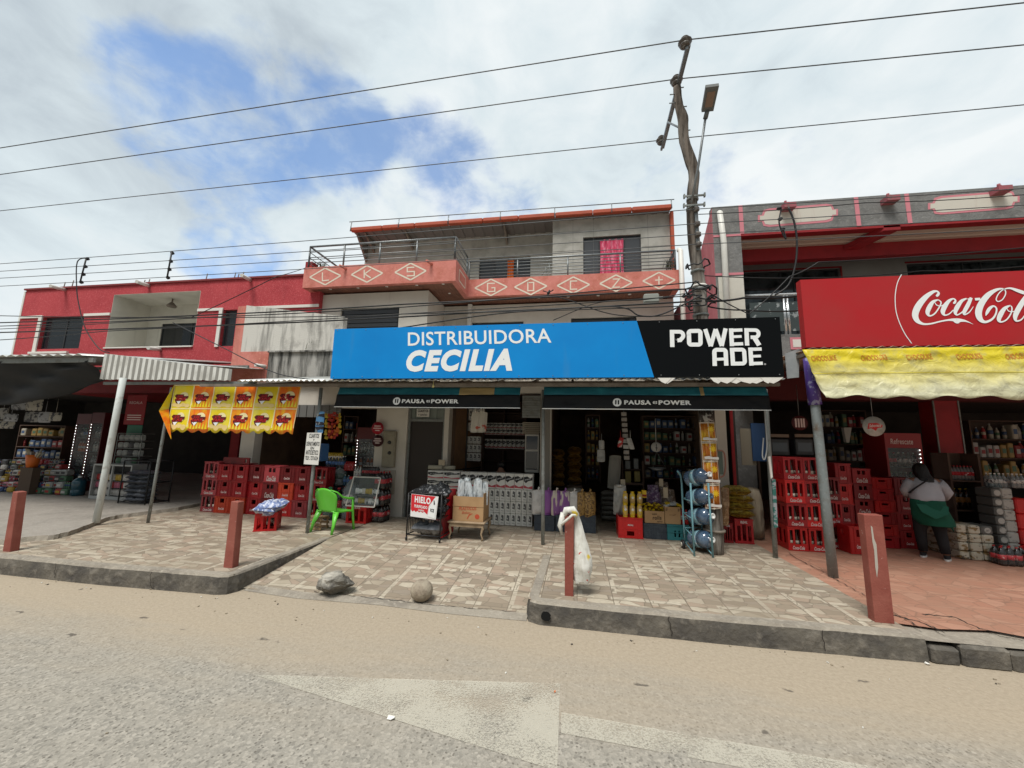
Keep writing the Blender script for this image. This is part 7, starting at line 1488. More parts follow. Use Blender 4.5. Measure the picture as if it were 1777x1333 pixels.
bags = [(934, 22, M('bag_white', (.62, .60, .58), .4, layers=[(6, 4, (.45, .44, .43), .5, .7, I3)]), 'white rice bag standing left of the grey pole'), (951, 17, M('bag_purple', (.26, .09, .32), .35), 'plain purple bag standing right of the grey pole'), (966, 20, M('bag_purple_cream', (.25, .10, .30), .35, layers=[(3.5, 2, (.60, .52, .44), .48, .5, (2, 1, .4))]), 'first purple and cream bag in the row'), (981, 20, M('bag_purple_cream2', (.60, .52, .46), .35, layers=[(4.5, 2, (.24, .09, .30), .47, .49, (2, 1, .4))]), 'second purple and cream bag in the row, behind the sack bollard'), (997, 17, MATS['bag_white'], 'white bag with a faint print next to the pasta bags'), (1010, 17, M('pasta_clear', (.34, .20, .06), .3, layers=[(26, 3, (.10, .05, .02), .5, .56, I3), (30, 3, (.55, .38, .14), .6, .65, I3)], bump=(30, .8)), 'left clear bag of brown pasta at the end of the row'), (1024, 20, MATS['pasta_clear'], 'right clear bag of brown pasta at the end of the row')]
for k, (cx, w_, mt, lab) in enumerate(bags):
    yb_ = 6.62; a, b, _, _ = px(cx-w_*.5, cx+w_*.5, 870, 890, yb_); wd = (b-a)*.95; h_ = .40; m = mb(); c = Vector(((a+b)/2, yb_, zc_-.01+h_/2)); pillow(m, c, (1, .5, 0), (0, .04, 1), (.5, -1, 0), wd*1.15, h_, wd*.72, 0, 10, 14, k, .06); m.tube([c+Vector((0, 0, h_*.46)), c+Vector((0, 0, h_*.54)), c+Vector((.015, 0, h_*.60))], [.022, .010, .025], 8, 0); tag(m.build('food_bag', mt), lab, 'bag', 'row of upright food bags')
# ---- bales of noodles behind
M_nood = M('noodle_bale', (.30, .17, .035), .4, layers=[(14, 4, (.12, .06, .015), .45, .58, (1, 1, 2.5))], bump=(20, .6))
for s_i, (a, b, top, bot_) in enumerate(((957, 980, 780, 850), (984, 1010, 776, 842))):
    n = 5
    for k in range(n):
        y0_ = bot_+(top-bot_)*k/n; y1_ = bot_+(top-bot_)*(k+1)/n; x0, x1, z0, z1 = px(a, b, y1_, y0_, 7.6); m = mb(); pillow(m, ((x0+x1)/2, 7.75, (z0+z1)/2), (1, 0, 0), (0, 1, 0), (0, 0, 1), (x1-x0)*1.02, .36, (z1-z0)*1.06, 0, 8, 8, k+s_i*9, .05); tag(m.build('noodle_bale', M_nood), f'ochre noodle bale, {ORD[k]} from the bottom of the {"left" if s_i == 0 else "right"} dim pile', 'bale', 'piled noodle bales')
for s_i, (a, b, bot_) in enumerate(((957, 980, 850), (984, 1010, 842))): x0, x1, z0, z1 = px(a, b, bot_, bot_+20, 7.65); m = mb(); m.box(x0, x1, 7.62, 7.95, .18, Y(a, bot_, 7.6).z-.005); tag(m.build('pile_base', M('base_wood', (.10, .07, .05), .9)), ('left' if s_i == 0 else 'right')+' wooden base under the dim noodle pile', 'base')
x0, x1, z0, z1 = px(982, 1008, 840, 862, 7.2)
for k in range(3): m = mb(); pillow(m, ((x0+x1)/2+.02*k-.02, 7.3, .56+.085*k), (1, 0, 0), (0, 1, 0), (0, 0, 1), .36, .34, .11, 0, 8, 8, k+50, .1); tag(m.build('grain_sack', M('sack_grey', (.33, .31, .27), .7)), f'greyish sack, {ORD[k]} up behind the upright food bags', 'sack', 'greyish sacks behind the bags')
m = mb(); m.box(x0-.05, x1+.05, 7.15, 7.45, .18, .5); tag(m.build('sack_base', MATS['base_wood']), 'dark block under the greyish sacks', 'base')
# ---- sacks, hanging things and scale in the grain shop
for k in range(6): x0, x1, z0, z1 = px(1048, 1068, 880-k*7.5, 888-k*7.5, 7.6); m = mb(); pillow(m, ((x0+x1)/2, 7.75, .235+.085*k), (1, 0, 0), (0, 1, 0), (0, 0, 1), .32, .4, .11, 0, 8, 8, k+70, .1); tag(m.build('grain_sack', M('sack_dim', (.26, .25, .22), .8)), f'flat dim sack, {ORD[k]} from the floor in the dark aisle', 'sack', 'flat sacks in the aisle')
def hang_bag(c, w, h, t, mat, label, cat='bag', name='hanging_bag', tilt=0, group=None, seed=0, string=.12):
    m = mb(); c = Vector(c); pillow(m, c, (1, .1, 0), (tilt, 0, 1), (0, -1, 0), w, h, t, 0, 8, 10, seed, .15); m.tube([c+Vector((0, 0, h*.48)), c+Vector((0, 0, h*.5+string))], .004, 4); return tag(m.build(name, mat), label, cat, group)
M_wh2 = M('bag_whitish', (.48, .48, .46), .5, layers=[(8, 4, (.30, .31, .30), .5, .7, I3)])
hang_bag(Y(1044, 772, 7.3), .10, .16, .07, M_wh2, 'upper whitish bundle hanging in the dark of the grain shop', seed=1); hang_bag(Y(1043, 791, 7.3), .14, .22, .08, M_wh2, 'lower whitish bundle hanging in the dark of the grain shop', seed=2)
th = thing('price_strip', tuple(Y(1084, 740, 7.0)), 'vertical strip of small price cards hanging in the grain shop', 'price cards'); m = mb(); a = Y(1082, 712, 7.0); b = Y(1088, 802, 7.0); m.tube([a, b], .004, 4); m.build('string', M_steel, th); M_cd = M('card_grey', (.30, .28, .26), .7)
for k in range(9): c = a.lerp(b, (k+.7)/9.5); m = mb(); m.box(c.x-.045, c.x+.045, c.y-.01, c.y-.006, c.z-.035, c.z+.03); m.build('card', M_cd if k not in (5, 6) else M_wh2, th)
hang_bag(Y(1077, 768, 6.95), .08, .17, .05, M('bag_redwhite', (.45, .03, .03), .4, layers=[(6, 3, (.6, .58, .55), .5, .54, I3)]), 'small red and white pack hanging left of the price cards', tilt=.25, seed=4); hang_bag(Y(1094, 770, 6.95), .09, .2, .05, M_wh2, 'white pack hanging right of the price cards', tilt=-.3, seed=5)
th = thing('hanging_scale', tuple(Y(1139, 776, 7.2)), 'round white dial scale with wire pan hanging in the grain shop', 'scale'); c = Y(1139, 776, 7.2); m = mb(); m.lathe([(.085, 0), (.085, .04)], c, (0, 1, 0), 24); m.tube([c+Vector((0, .02, .08)), c+Vector((0, .02, .5))], .006, 5); dd = m.build('dial', M('dial_white', (.50, .50, .47), .4), th); m = mb(); m.box(c.x-.005, c.x+.005, c.y-.005, c.y-.001, c.z-.06, c.z+.06); m.box(c.x-.02, c.x+.02, c.y-.0065, c.y-.0055, c.z-.02, c.z-.008); m.build('pointer', M_black, dd)
m = mb(); c2 = Y(1140, 812, 7.2); R2 = .15; m.tube([c2+Vector((math.cos(a)*R2, math.sin(a)*R2*.6, 0)) for a in [i*math.pi/10 for i in range(21)]], .006, 5); m.lathe([(.05, -.05), (.13, -.01)], c2, n=18)
for a in (0, 2.1, 4.2): m.tube([c2+Vector((math.cos(a)*R2, math.sin(a)*R2*.6, 0)), c-Vector((0, 0, .08))], .003, 4)
m.build('pan', M_steel, th)
# ---- front display: red crate, boxes, teal crate
x0, x1, z0, z1 = px(1073, 1115, 898, 932, 6.42)
crate('low', (x0+x1)/2, 6.40, .18, x1-x0, z1-.18, 'red crate carrying two tiers of yellow snack tubes', None, 'bright', 0, 'REAL', d=.36)
M_ytube = M('tube_yellow_tan', (.50, .33, .12), .35, layers=[(9, 3, (.66, .46, .03), .5, .56, (1, 1, 1.5)), (14, 3, (.55, .50, .45), .62, .66, I3)]); M_ycap = M('tube_gold', (.66, .42, .01), .35)
for r_ in range(2):
    for c in range(3):
        cc_ = Y(1085+12.5*c, 888-23*r_, 6.46+.08*r_); m = mb(); h_ = .19; zb_4 = z1+.004+.17*r_; m.lathe([(.026, 0), (.04, .02), (.042, .09), (.040, .15), (.026, .18)], (cc_.x, cc_.y, zb_4), n=10); th = thing('snack_tube', (cc_.x, cc_.y, zb_4), f'{("left", "middle", "right")[c]} yellow snack bag in the {("lower", "upper")[r_]} tier on the red crate', 'snack bag', 'yellow snack bags on the red crate'); m.build('bag_body', M_ytube, th)
        m = mb(); m.lathe([(.043, .005), (.034, .02)], (cc_.x, cc_.y, zb_4-.008), n=10); m.lathe([(.02, .17), (.03, .2)], (cc_.x, cc_.y, zb_4-.0), n=8); m.build('gold_ends', M_ycap, th); m = mb(); disc(m, (cc_.x, cc_.y-.043, zb_4+.11), .02, (0, -1, 0), .002, 12); m.build('badge', M_white, th)
x0, x1, z0, z1 = px(1117, 1157, 909, 933, 6.45); slatecrate(x0, x1, 6.45, .18, z1, 'dark grey crate beneath the cardboard box of banana yellow packs', d=.34); zg_ = z1
xt0_, xt1_, _, zt5 = px(1158, 1196, 911, 935, 6.45); slatecrate(xt0_, xt1_, 6.45, .18, zt5, 'teal crate with slanted slots behind the hand truck', M('crate_teal', (.03, .17, .19), .5), False, True, d=.34)
def cbox(x0, x1, y, z0, z1, lab, words=(), d=.3):
    th = thing('cardboard_box', ((x0+x1)/2, y, z0), lab, 'box'); m = mb(); m.panel((x0, y, z0), (1, 0, 0), (0, 0, 1), x1-x0, z1-z0, [], .008); m.panel((x0, y+d-.008, z0), (1, 0, 0), (0, 0, 1), x1-x0, z1-z0, [], .008); m.box(x0, x0+.008, y+.009, y+d-.009, z0, z1); m.box(x1-.008, x1, y+.009, y+d-.009, z0, z1); m.box(x0+.01, x1-.01, y+.01, y+d-.01, z0+.001, z0+(z1-z0)*.6); b = m.build('box_body', M_card, th)
    m = mb()
    for wd, u0, u1, v0, v1, bo in words: put_text(m, wd, (x0+(x1-x0)*u0, y, z0+(z1-z0)*v0), (x0+(x1-x0)*u1, y, z0+(z1-z0)*(v0+.03)), (x0+(x1-x0)*u0, y, z0+(z1-z0)*v1), .003, bold=bo)
    if words: m.build('printed_words', M('carton_brown_ink', (.06, .035, .02), .8), b)
    return th
x0, x1, z0, z1 = px(1119, 1153, 887, 908, 6.47); cbox(x0, x1, 6.47, zg_+.004, z1, 'low cardboard box heaped with yellow and brown packets', (('rolls', .40, .85, .28, .62, .03), ('mini', .38, .62, .66, .82, .02), ('NETO', .62, .9, .06, .2, .02))); zb1_ = z1; xb1_, xb2_ = x0, x1
x0, x1, z0, z1 = px(1154, 1181, 880, 910, 6.47); cbox(x0, x1, 6.47, zt5+.004, z1, 'taller plain cardboard box behind the hand truck handle', (('Fragil', .30, .7, .48, .55, .01), ('II', .06, .16, .74, .90, .03), ('II', .84, .94, .74, .90, .03))); random.seed(14)
M_yp = [M('pack_yellow', (.62, .42, .012), .35, var=.2), M('pack_brown', (.10, .04, .015), .35)]
for k in range(26):
    x = random.uniform(xb1_+.03, xb2_-.03); y_ = random.uniform(6.49, 6.7); lv = k//9; m = mb(); a = random.uniform(-.7, .7)
    th = thing('snack_packet', (x, y_, zb1_), 'slim yellow and brown packet heaped in the low cardboard box', 'packet', 'yellow packets heaped in the box'); c = Vector((x, y_, zb1_+.01+.032*lv)); pillow(m, c, (math.cos(a), .3, math.sin(a)*.5), (-math.sin(a), 1, .2), (0, -.4, 1), .14, .05, .035, 0, 6, 4, k); m.build('wrapper', M_yp[0], th); m = mb(); pillow(m, c+Vector((.0, -.002, .004)), (math.cos(a), .3, math.sin(a)*.5), (-math.sin(a), 1, .2), (0, -.4, 1), .06, .052, .037, 0, 4, 4, k); m.build('print_band', M_yp[1], th)
for k in range(7): c = Vector((x0+.05+.03*k, 6.55+.02*(k % 3), z1+.01+.02*(k % 2))); m = mb(); pillow(m, c, (1, .2, random.uniform(-.5, .5)), (0, 1, .3), (0, -.5, 1), .12, .1, .05, 0, 6, 6, k+3); tag(m.build('snack_packet', random.choice([M_yp[0], M_wh2, M_yp[0]])), 'crumpled small packet in the taller plain cardboard box', 'packet', 'packets in the taller box')
# bulk bags behind: purple and clear
def pile(x0, x1, y0, y1, Yp, mat, label, seed, name='bulk_bag', t=.25, group=None):
    a, b, z0, z1 = px(x0, x1, y0, y1, Yp); m = mb(); pillow(m, ((a+b)/2, Yp+.12, (z0+z1)/2), (1, 0, 0), (0, .3, 1), (0, -1, .2), (b-a), (z1-z0)*1.15, t, 0, 12, 12, seed, .2); return tag(m.build(name, mat), label, 'bag', group)
M_bulk = M('bulk_purple', (.13, .07, .15), .3, layers=[(20, 4, (.34, .28, .34), .5, .6, I3)], bump=(14, .8)); M_bulk2 = M('bulk_brown', (.14, .10, .07), .3, layers=[(20, 4, (.38, .33, .28), .52, .62, I3)], bump=(14, .8))
pile(1124, 1150, 856, 880, 6.75, M_bulk, 'purple packets in clear bulk bag behind the yellow packets', 1); pile(1126, 1146, 844, 862, 6.9, M_bulk, 'upper purple bulk bag behind the yellow packets', 2); pile(1149, 1175, 852, 882, 6.78, M_bulk2, 'brown bulk bag with a card behind the taller cardboard box', 3); pile(1140, 1163, 838, 856, 7.0, M_bulk2, 'rear brown bulk bag topped by a card', 4)
th = thing('bag_support', (1.2, 7.0, .18), 'dark stand behind the front boxes holding the bulk bags', 'stand'); x0, x1, z0, z1 = px(1120, 1178, 878, 900, 6.85); m = mb(); m.box(x0, x1, 6.84, 7.2, .18, z1+.02); m.build('stand_block', M('stand_dark', (.04, .03, .025), .9), th)
for a, b, c, d_, y_, lab in ((1144, 1151, 831, 842, 6.98, 'cream card standing in the rear brown bulk bag'), (1151, 1159, 846, 862, 6.72, 'cream card standing in the front brown bulk bag'), (1077, 1085, 832, 846, 6.9, 'cream card standing in the white grain sack')): x0, x1, z0, z1 = px(a, b, c, d_, y_); m = mb(); m.box(x0, x1, y_, y_+.006, z0-.02, z1); tag(m.build('price_card', MATS['card_cream']), lab, 'card', 'price cards in the grain')
x0, x1, z0, z1 = px(1114, 1122, 851, 864, 6.6); m = mb(); m.bbox(x0, x1, 6.6, 6.66, z0, z1, .004); m.box(x0+.005, x1-.005, 6.596, 6.599, z0+.02, z0+.05, 1); tag(m.build('small_yellow_box', [M_ycap, M('box_redprint', (.3, .02, .01))]), 'small yellow and red box standing above the snack tubes', 'box')
m = mb(); x0, x1, z0, z1 = px(1066, 1087, 842, 896, 6.65); pillow(m, ((x0+x1)/2, 6.75, (z0+z1)/2), (1, 0, 0), (.05, 0, 1), (0, -1, 0), (x1-x0)*1.05, z1-z0, .2, 0, 10, 14, 8, .15); m.lathe([(.05, 0), (.07, .04)], ((x0+x1)/2, 6.72, z1-.04), n=10); tag(m.build('grain_sack', M('sack_pale', (.46, .45, .42), .7, layers=[(7, 4, (.28, .28, .27), .5, .7, I3)])), 'pale open grain sack at the left of the snack tubes', 'sack')
x0, x1, z0, z1 = px(1058, 1076, 790, 850, 7.3); m = mb(); pillow(m, ((x0+x1)/2, 7.4, (z0+z1)/2), (1, 0, 0), (.08, 0, 1), (0, -1, 0), (x1-x0)*1.2, z1-z0, .15, 0, 8, 10, 9, .2); tag(m.build('grain_sack', MATS['sack_dim']), 'tall dim sack leaning in the dark of the grain shop', 'sack')
for k, (a, b, c, d_) in enumerate(((1085, 1095, 818, 838), (1101, 1111, 818, 836), (1085, 1094, 800, 814), (1100, 1108, 796, 814))): x0, x1, z0, z1 = px(a, b, c, d_, 7.6); m = mb(); m.bbox(x0, x1, 7.6, 7.7, z0, z1, .006); tag(m.build('tin', M(f'tin_{k//2}', ((.20, .16, .04), (.14, .15, .15))[k//2], .5)), ('left yellowish', 'right yellowish', 'left grey', 'right grey')[k]+' tin on the dark rear shelf of the grain shop', 'tin', 'tins on the rear shelf')
m = mb(); x0, x1, z0, z1 = px(1080, 1118, 838, 842, 7.58); m.box(x0, x1, 7.58, 7.85, z0, z1); m.box(x0, x1, 7.58, 7.85, Y(1100, 815, 7.58).z-.01, Y(1100, 815, 7.58).z); m.box(x0, x0+.02, 7.6, 7.8, .18, Y(1100, 800, 7.58).z); m.box(x1-.02, x1, 7.6, 7.8, .18, Y(1100, 800, 7.58).z); tag(m.build('rear_shelf', M_shelf), 'dark rear shelf carrying tins in the grain shop', 'shelf')
x0, x1, z0, z1 = px(1181, 1192, 884, 910, 6.5)
for k in range(2): c = Vector((x0+.03+.06*k, 6.53, zt5+.0)); m = mb(); bottle_mesh(m, 'pet', c, s=.8, capmi=1, labmi=2); tag(m.build('small_bottle', [M('soda_red2', (.40, .02, .02), .3), M_caps, M_lwhite]), ('left', 'right')[k]+' small red bottle on the teal crate by the hand truck', 'bottle', 'small red bottles on the teal crate')
# ---- hand truck with four water jugs
YRl = 5.62
HT = thing('hand_truck', tuple(Z(1200, 955)), 'light blue hand truck leaning with four water jugs strapped between its rails', 'hand truck')
M_htb = M('truck_blue', (.13, .28, .32), .5, layers=[(12, 5, (.10, .13, .13), .58, .7, I3)])
fl = Z(1205, 962); fr2 = Z(1237, 961); bl2 = Z(1190, 945); 
m = mb(); TPL = Y(1198, 838, YRl+.06); TPR = Y(1229, 838, YRl+.06); BL = Z(1205, 963, .18); BR = Z(1237, 962, .18); BL = Vector((BL.x*YRl/BL.y, YRl, .18)); BR = Vector((BR.x*YRl/BR.y, YRl, .18))
for a, b in ((BL, TPL), (BR, TPR)): b = Vector((b.x, a.y+.06, b.z)); m.tube([a, b], .013, 6)
m.build('front_rail', M_htb, HT)
m = mb(); bk = Z(1189, 944, .24); m.tube([bk, Y(1186, 900, bk.y+.02), Y(1183, 838, bk.y+.05), Y(1181, 825, bk.y+.02), Y(1176, 818, bk.y-.05)], .014, 6); b2 = Y(1218, 945, bk.y); b3 = Y(1218, 835, bk.y+.04); m.tube([b2, b3], .014, 6); m.build('rear_rail', M_htb, HT)
m = mb()
for t in (.03, .26, .5, .74): a = BL.lerp(Vector((TPL.x, BL.y+.12, TPL.z)), t); b = bk.lerp(Y(1183, 838, bk.y+.05), t); c_ = BR.lerp(Vector((TPR.x, BR.y+.12, TPR.z)), t); d_ = b2.lerp(b3, t); m.tube([a, b], .008, 5); m.tube([c_, d_], .008, 5); m.tube([b, d_], .008, 5)
m.build('cradle_bars', M_htb, HT)
for q_ in (bk+Vector((-.03, 0, -.005)), bk+Vector((.30, .03, -.005))): 
    m = mb(); m.lathe([(.045, -.02), (.06, -.012), (.06, .012), (.045, .02)], q_, (1, .1, 0), 16); w_ = m.build('wheel', M_black, HT); m = mb(); m.lathe([(.03, -.024), (.03, .024)], q_, (1, .1, 0), 12); m.build('hub', M_cap, w_)
M_jug = M('water_jug_blue', (.045, .085, .15), .10, alpha=.86, spec=.8, coat=.5, layers=[(5, 4, (.16, .24, .34), .5, .72, I3)]); M_jlab = M('jug_label', (.20, .36, .42), .4, layers=[(9, 3, (.5, .56, .58), .55, .6, I3)])
for k, (cx, cy, tw) in enumerate(((1216, 827, .25), (1219, 862, .12), (1222, 896, .12), (1222, 936, .1))):
    c = Y(cx, cy, 5.82); axv = Vector((.34+tw, -1, .12+tw*.8)).normalized(); b = c-axv*.22; th = thing('water_jug', tuple(b), f'{("topmost", "second", "third", "lowest")[k]} blue water jug on the hand truck', 'water jug', 'water jugs on the hand truck')
    m = mb(); S = 1.12; m.lathe([(r*S, z*S) for r, z in [(.08, 0), (.098, .012), (.10, .03), (.10, .085), (.094, .092), (.10, .10), (.10, .17), (.094, .177), (.10, .185), (.10, .235), (.092, .262), (.07, .285), (.045, .298), (.030, .304), (.028, .325)]], b, axv, 26); m.build('jug_body', M_jug, th)
    m = mb(); m.lathe([(.032*S, .320*S), (.034*S, .345*S), (.020*S, .347*S), (.016*S, .335*S)], b, axv, 14); m.build('cap', M('cap_white', (.68, .68, .66), .4) if k != 1 else M_jug, th)
    m = mb(); m.lathe([(.1012*S, .105*S), (.1012*S, .165*S)], b, axv, 26); m.build('wrap_label', M_jlab, th)
# ---- chip banner tied round the pole foot
CBN = thing('chips_pole_banner', tuple(Y(1238, 905, 5.5)), 'vertical orange chips banner in four panels tied round the utility pole foot', 'banner'); M_orp = M('panel_orange', (.45, .13, .012), .45, layers=[(5, 4, (.62, .36, .02), .50, .62, (1, 1, .6)), (4, 4, (.16, .03, .01), .62, .72, I3)])
edges = [((1213, 713), (1240, 713)), ((1214, 733), (1241, 733)), ((1217, 768), (1245, 768)), ((1220, 800), (1247, 800)), ((1222, 841), (1250, 841)), ((1225, 884), (1252, 884))]
yb5 = 5.73; cnt = 6
for k in range(5):
    (a, b), (c, d_) = edges[k], edges[k+1]; m = mb(); q4 = [Y(*a, yb5), Y(*b, yb5), Y(*c, yb5), Y(*d_, yb5)]
    def bowed(u, v): p = q4[0].lerp(q4[1], u).lerp(q4[2].lerp(q4[3], u), v); return p+Vector((0, -.03*math.sin(u*math.pi)+.06*abs(u-.5), 0))
    for i in range(cnt): m.add([bowed(i/cnt, 0), bowed((i+1)/cnt, 0), bowed((i+1)/cnt, .96), bowed(i/cnt, .96)], [(0, 1, 2, 3)], 0, True)
    pn = m.build('banner_panel', M('panel_dark', (.05, .04, .035), .5, layers=[(12, 3, (.35, .34, .32), .52, .56, I3)]) if k == 0 else M_orp, CBN, solid=.003)
    if k:
        m = mb(); 
        for u0, u1 in ((0.02, .06), (.46, .50), (.94, .98)): m.add([bowed(u0, 0)+Vector((0, -.004, 0)), bowed(u1, 0)+Vector((0, -.004, 0)), bowed(u1, 1)+Vector((0, -.004, 0)), bowed(u0, 1)+Vector((0, -.004, 0))], [(0, 1, 2, 3)], 0)
        for v0 in (0, .93): 
            for i in range(cnt): m.add([bowed(i/cnt, v0)+Vector((0, -.006, 0)), bowed((i+1)/cnt, v0)+Vector((0, -.006, 0)), bowed((i+1)/cnt, v0+.05)+Vector((0, -.006, 0)), bowed(i/cnt, v0+.05)+Vector((0, -.006, 0))], [(0, 1, 2, 3)], 0)
        m.build('pale_border', M('border_pale', (.58, .50, .40), .5), pn)
        m = mb(); c = bowed(.62, .35)+Vector((0, -.012, 0))
        for a_ in range(5): an = a_*math.pi/5*1; m.ribbon([(c-Vector((math.cos(an), 0, math.sin(an)))*.045, .012), (c+Vector((math.cos(an), 0, math.sin(an)))*.045, .012)], (0, -1, 0), .0004*a_)
        m.build('star_print', M_ycap, pn); m = mb(); c = bowed(.5, .82)+Vector((0, -.012, 0)); m.poly([c+Vector((-.09, 0, -.018)), c+Vector((.09, 0, -.022)), c+Vector((.09, 0, .012)), c+Vector((.02, 0, .008)), c+Vector((-.03, 0, .022)), c+Vector((-.09, 0, .012))]); m.build('white_print', M('print_offwhite', (.55, .52, .48), .5), pn)
# ---- yellow pasta bales on red crates by the pole
for k, (a, b) in enumerate(((1256, 1272), (1275, 1308))): x0, x1, z0, z1 = px(a, b, 901, 937, 6.5); crate('tall', (x0+x1)/2, 6.5, .18, x1-x0-.01, z1-.18+(.0 if k else -.06), ('narrow red crate partly behind the wooden pole', 'red crate under the stacked yellow pasta bales')[k], None, 'red', 0, 'REAL', d=.3)
M_pasta = M('pasta_bale', (.42, .31, .05), .35, layers=[(22, 3, (.20, .12, .02), .5, .56, (1, 1, 2)), (9, 4, (.55, .50, .36), .6, .68, I3)], bump=(20, .8))
x0, x1, z0, z1 = px(1267, 1310, 846, 900, 6.5); hgt = [.30, .22, .22, .22]; zz = z0+.005
for k in range(4): hh = (z1-z0)/4*(1.15 if k == 3 else .95); m = mb(); pillow(m, ((x0+x1)/2+(-.03 if k == 3 else 0), 6.66, zz+hh/2), (1, 0, 0), (0, 1, 0), (0, 0, 1), (x1-x0)*1.05, .36, hh*1.1, 0, 12, 10, k+90, .06); tag(m.build('pasta_bale', M_pasta), f'yellow pasta bale, {ORD[k]} from the bottom on the red crate', 'bale', 'yellow pasta bales'); zz += hh
x0, x1, z0, z1 = px(1253, 1267, 846, 914, 6.35); m = mb(); pillow(m, ((x0+x1)/2, 6.4, (z0+z1)/2), (1, 0, 0), (.06, 0, 1), (0, -1, 0), (x1-x0)*1.1, z1-z0, .12, 0, 8, 14, 33, .1); tag(m.build('pork_rind_bag', M('rind_brown', (.24, .13, .06), .4, layers=[(20, 4, (.42, .28, .16), .5, .6, I3)], bump=(20, .9))), 'tall narrow clear bag of brown snacks hanging behind the pole', 'bag')
x0, x1, z0, z1 = px(1246, 1258, 780, 826, 6.3); m = mb(); m.tube([Vector(p) for p in crom([tuple(Y(a, b, 6.3)) for a, b in ((1246, 782), (1256, 785), (1259, 805), (1256, 825), (1246, 828))], 5)], .012, 6); m.box(x0, x1-.03, 6.29, 6.30, z0+.02, z1-.02, 1); tag(m.build('framed_mirror', [M('frame_coral', (.42, .20, .15), .5), M('dull_green', (.12, .16, .13), .5)]), 'curved coral framed panel hanging behind the pole banner', 'panel')
m = mb(); x0, x1, z0, z1 = px(1302, 1328, 735, 800, 7.0); m.box(x0, x1, 6.93, 6.96, z0, z1); tag(m.build('blue_sheet', M('panel_blue', (.015, .05, .13), .6)), 'dark blue sheet leaning on the red wall near the right pole', 'sheet')
m = mb(); x0, x1, z0, z1 = px(1283, 1308, 744, 764, 7.0); m.box(x0, x1, 6.965, 6.975, z0-.4, z1); tag(m.build('beige_board', M('board_beige', (.18, .16, .12), .7)), 'beige board behind the dark blue panel', 'board')
# grain sack leaning between shops
m = mb(); x0, x1, z0, z1 = px(1302, 1336, 812, 928, 6.6); pillow(m, ((x0+x1)/2, 6.9, .18+.38), (1, 0, 0), (-.05, 0, 1), (0, -1, 0), (x1-x0)*1.1, .80, .30, 0, 14, 16, 44, .12); tag(m.build('big_sack', M('sack_sand', (.30, .26, .19), .8, layers=[(4, 5, (.18, .15, .11), .5, .7, (1, 1, .3))])), 'big sandy grain sack leaning between the two right shops', 'sack')
# things hung on the right grey pole
m = mb(); m.tube([Vector(p) for p in crom([tuple(Y(a, b, 5.6)) for a, b in ((1326, 700), (1329, 740), (1331, 775), (1327, 797), (1323, 790), (1325, 760))], 5)], [.008]*26, 6); tag(m.build('tied_cord', M('cord_grey', (.35, .36, .36), .5)), 'grey cord tied down the right grey pole', 'cord')
m = mb(); q4 = [Y(1333, 793, 5.7), Y(1337, 792, 5.7), Y(1341, 828, 5.7), Y(1338, 831, 5.7)]; m.prism(q4, (0, .02, 0)); tag(m.build('pole_notice', M_white), 'narrow white notice strip tied to the right grey pole', 'notice')
m = mb(); q4 = [Y(1340, 832, 5.75), Y(1346, 832, 5.75), Y(1350, 915, 5.75), Y(1344, 916, 5.75)]; m.prism(q4, (0, .02, 0)); tag(m.build('pole_strip', M('strip_print', (.30, .32, .34), .5, layers=[(9, 3, (.03, .14, .12), .5, .55, (1, 1, 2))])), 'printed strip running down beside the right grey pole', 'strip')
# ================================================================ right shop
G2 = 'red crates stacked in the right shop'
def stack(xc, y, w, h, n, kind, colors, desc, z=.176, word='Coca-Cola', d=.26, bottles=False, rz=0):
    for j in range(n):
        crate(kind, xc+random.uniform(-.006, .006), y+random.uniform(-.012, .012), z+h*j, w-.008, h-.004, f'{cn[colors[j % len(colors)]]} crate, {ORD[j]} up in {desc}', G2, colors[j % len(colors)], rz+random.uniform(-.015, .015), word, d)
        if bottles:
            for q_ in (-.075, 0, .075): place_bottle(xc+q_, y+.055, z+h*j+.03, f'{"left" if q_ < 0 else "right" if q_ else "middle"} bottle, crate {ORD[j]} up in {desc}', 'bottles inside the crates of the right shop')
random.seed(21)
a, b, z0, z1 = px(1362, 1397, 793, 953, 6.3); hR = (z1-.176)/4
stack((a+b)/2, 6.28, b-a, hR, 4, 'slots', ['bright', 'red', 'bright', 'red'], 'the front left stack of the right shop', bottles=True, d=.42)
a2, b2_, _, _ = px(1398, 1434, 793, 953, 6.3); stack((a2+b2_)/2, 6.30, b2_-a2, hR, 4, 'slots', ['bright', 'bright', 'red', 'red'], 'the stack behind the stout grey pole', bottles=True, d=.42)
a, b, _, z1 = px(1437, 1458, 828, 953, 6.55); stack((a+b)/2, 6.55, b-a+.06, (z1-.176)/3, 3, 'slots', ['red', 'red', 'dark'], 'the short stack right of the stout pole', bottles=True)
a, b, _, z1 = px(1453, 1482, 804, 953, 6.72); stack((a+b)/2, 6.72, b-a, (z1-.176)/4, 4, 'square', ['red', 'red', 'bright', 'red'], 'the stack with single windows beyond the pole')
a, b, _, z1 = px(1484, 1517, 813, 953, 6.78); stack((a+b)/2, 6.78, b-a, (z1-.176)/5, 5, 'wide', ['dark', 'red', 'red', 'dark', 'red'], 'the stack with double windows behind the chipped bollard')
a, b, _, z1 = px(1518, 1555, 829, 953, 6.8); stack((a+b)/2, 6.8, b-a, (z1-.176)/6, 6, 'grip', ['red', 'bright'], 'the stack of low crates with hand slots')
a, b, _, z1 = px(1556, 1590, 829, 953, 6.84); stack((a+b)/2, 6.84, b-a, (z1-.176)/4, 4, 'square', ['red', 'red', 'red', 'dark'], 'the stack touching the person at the counter')
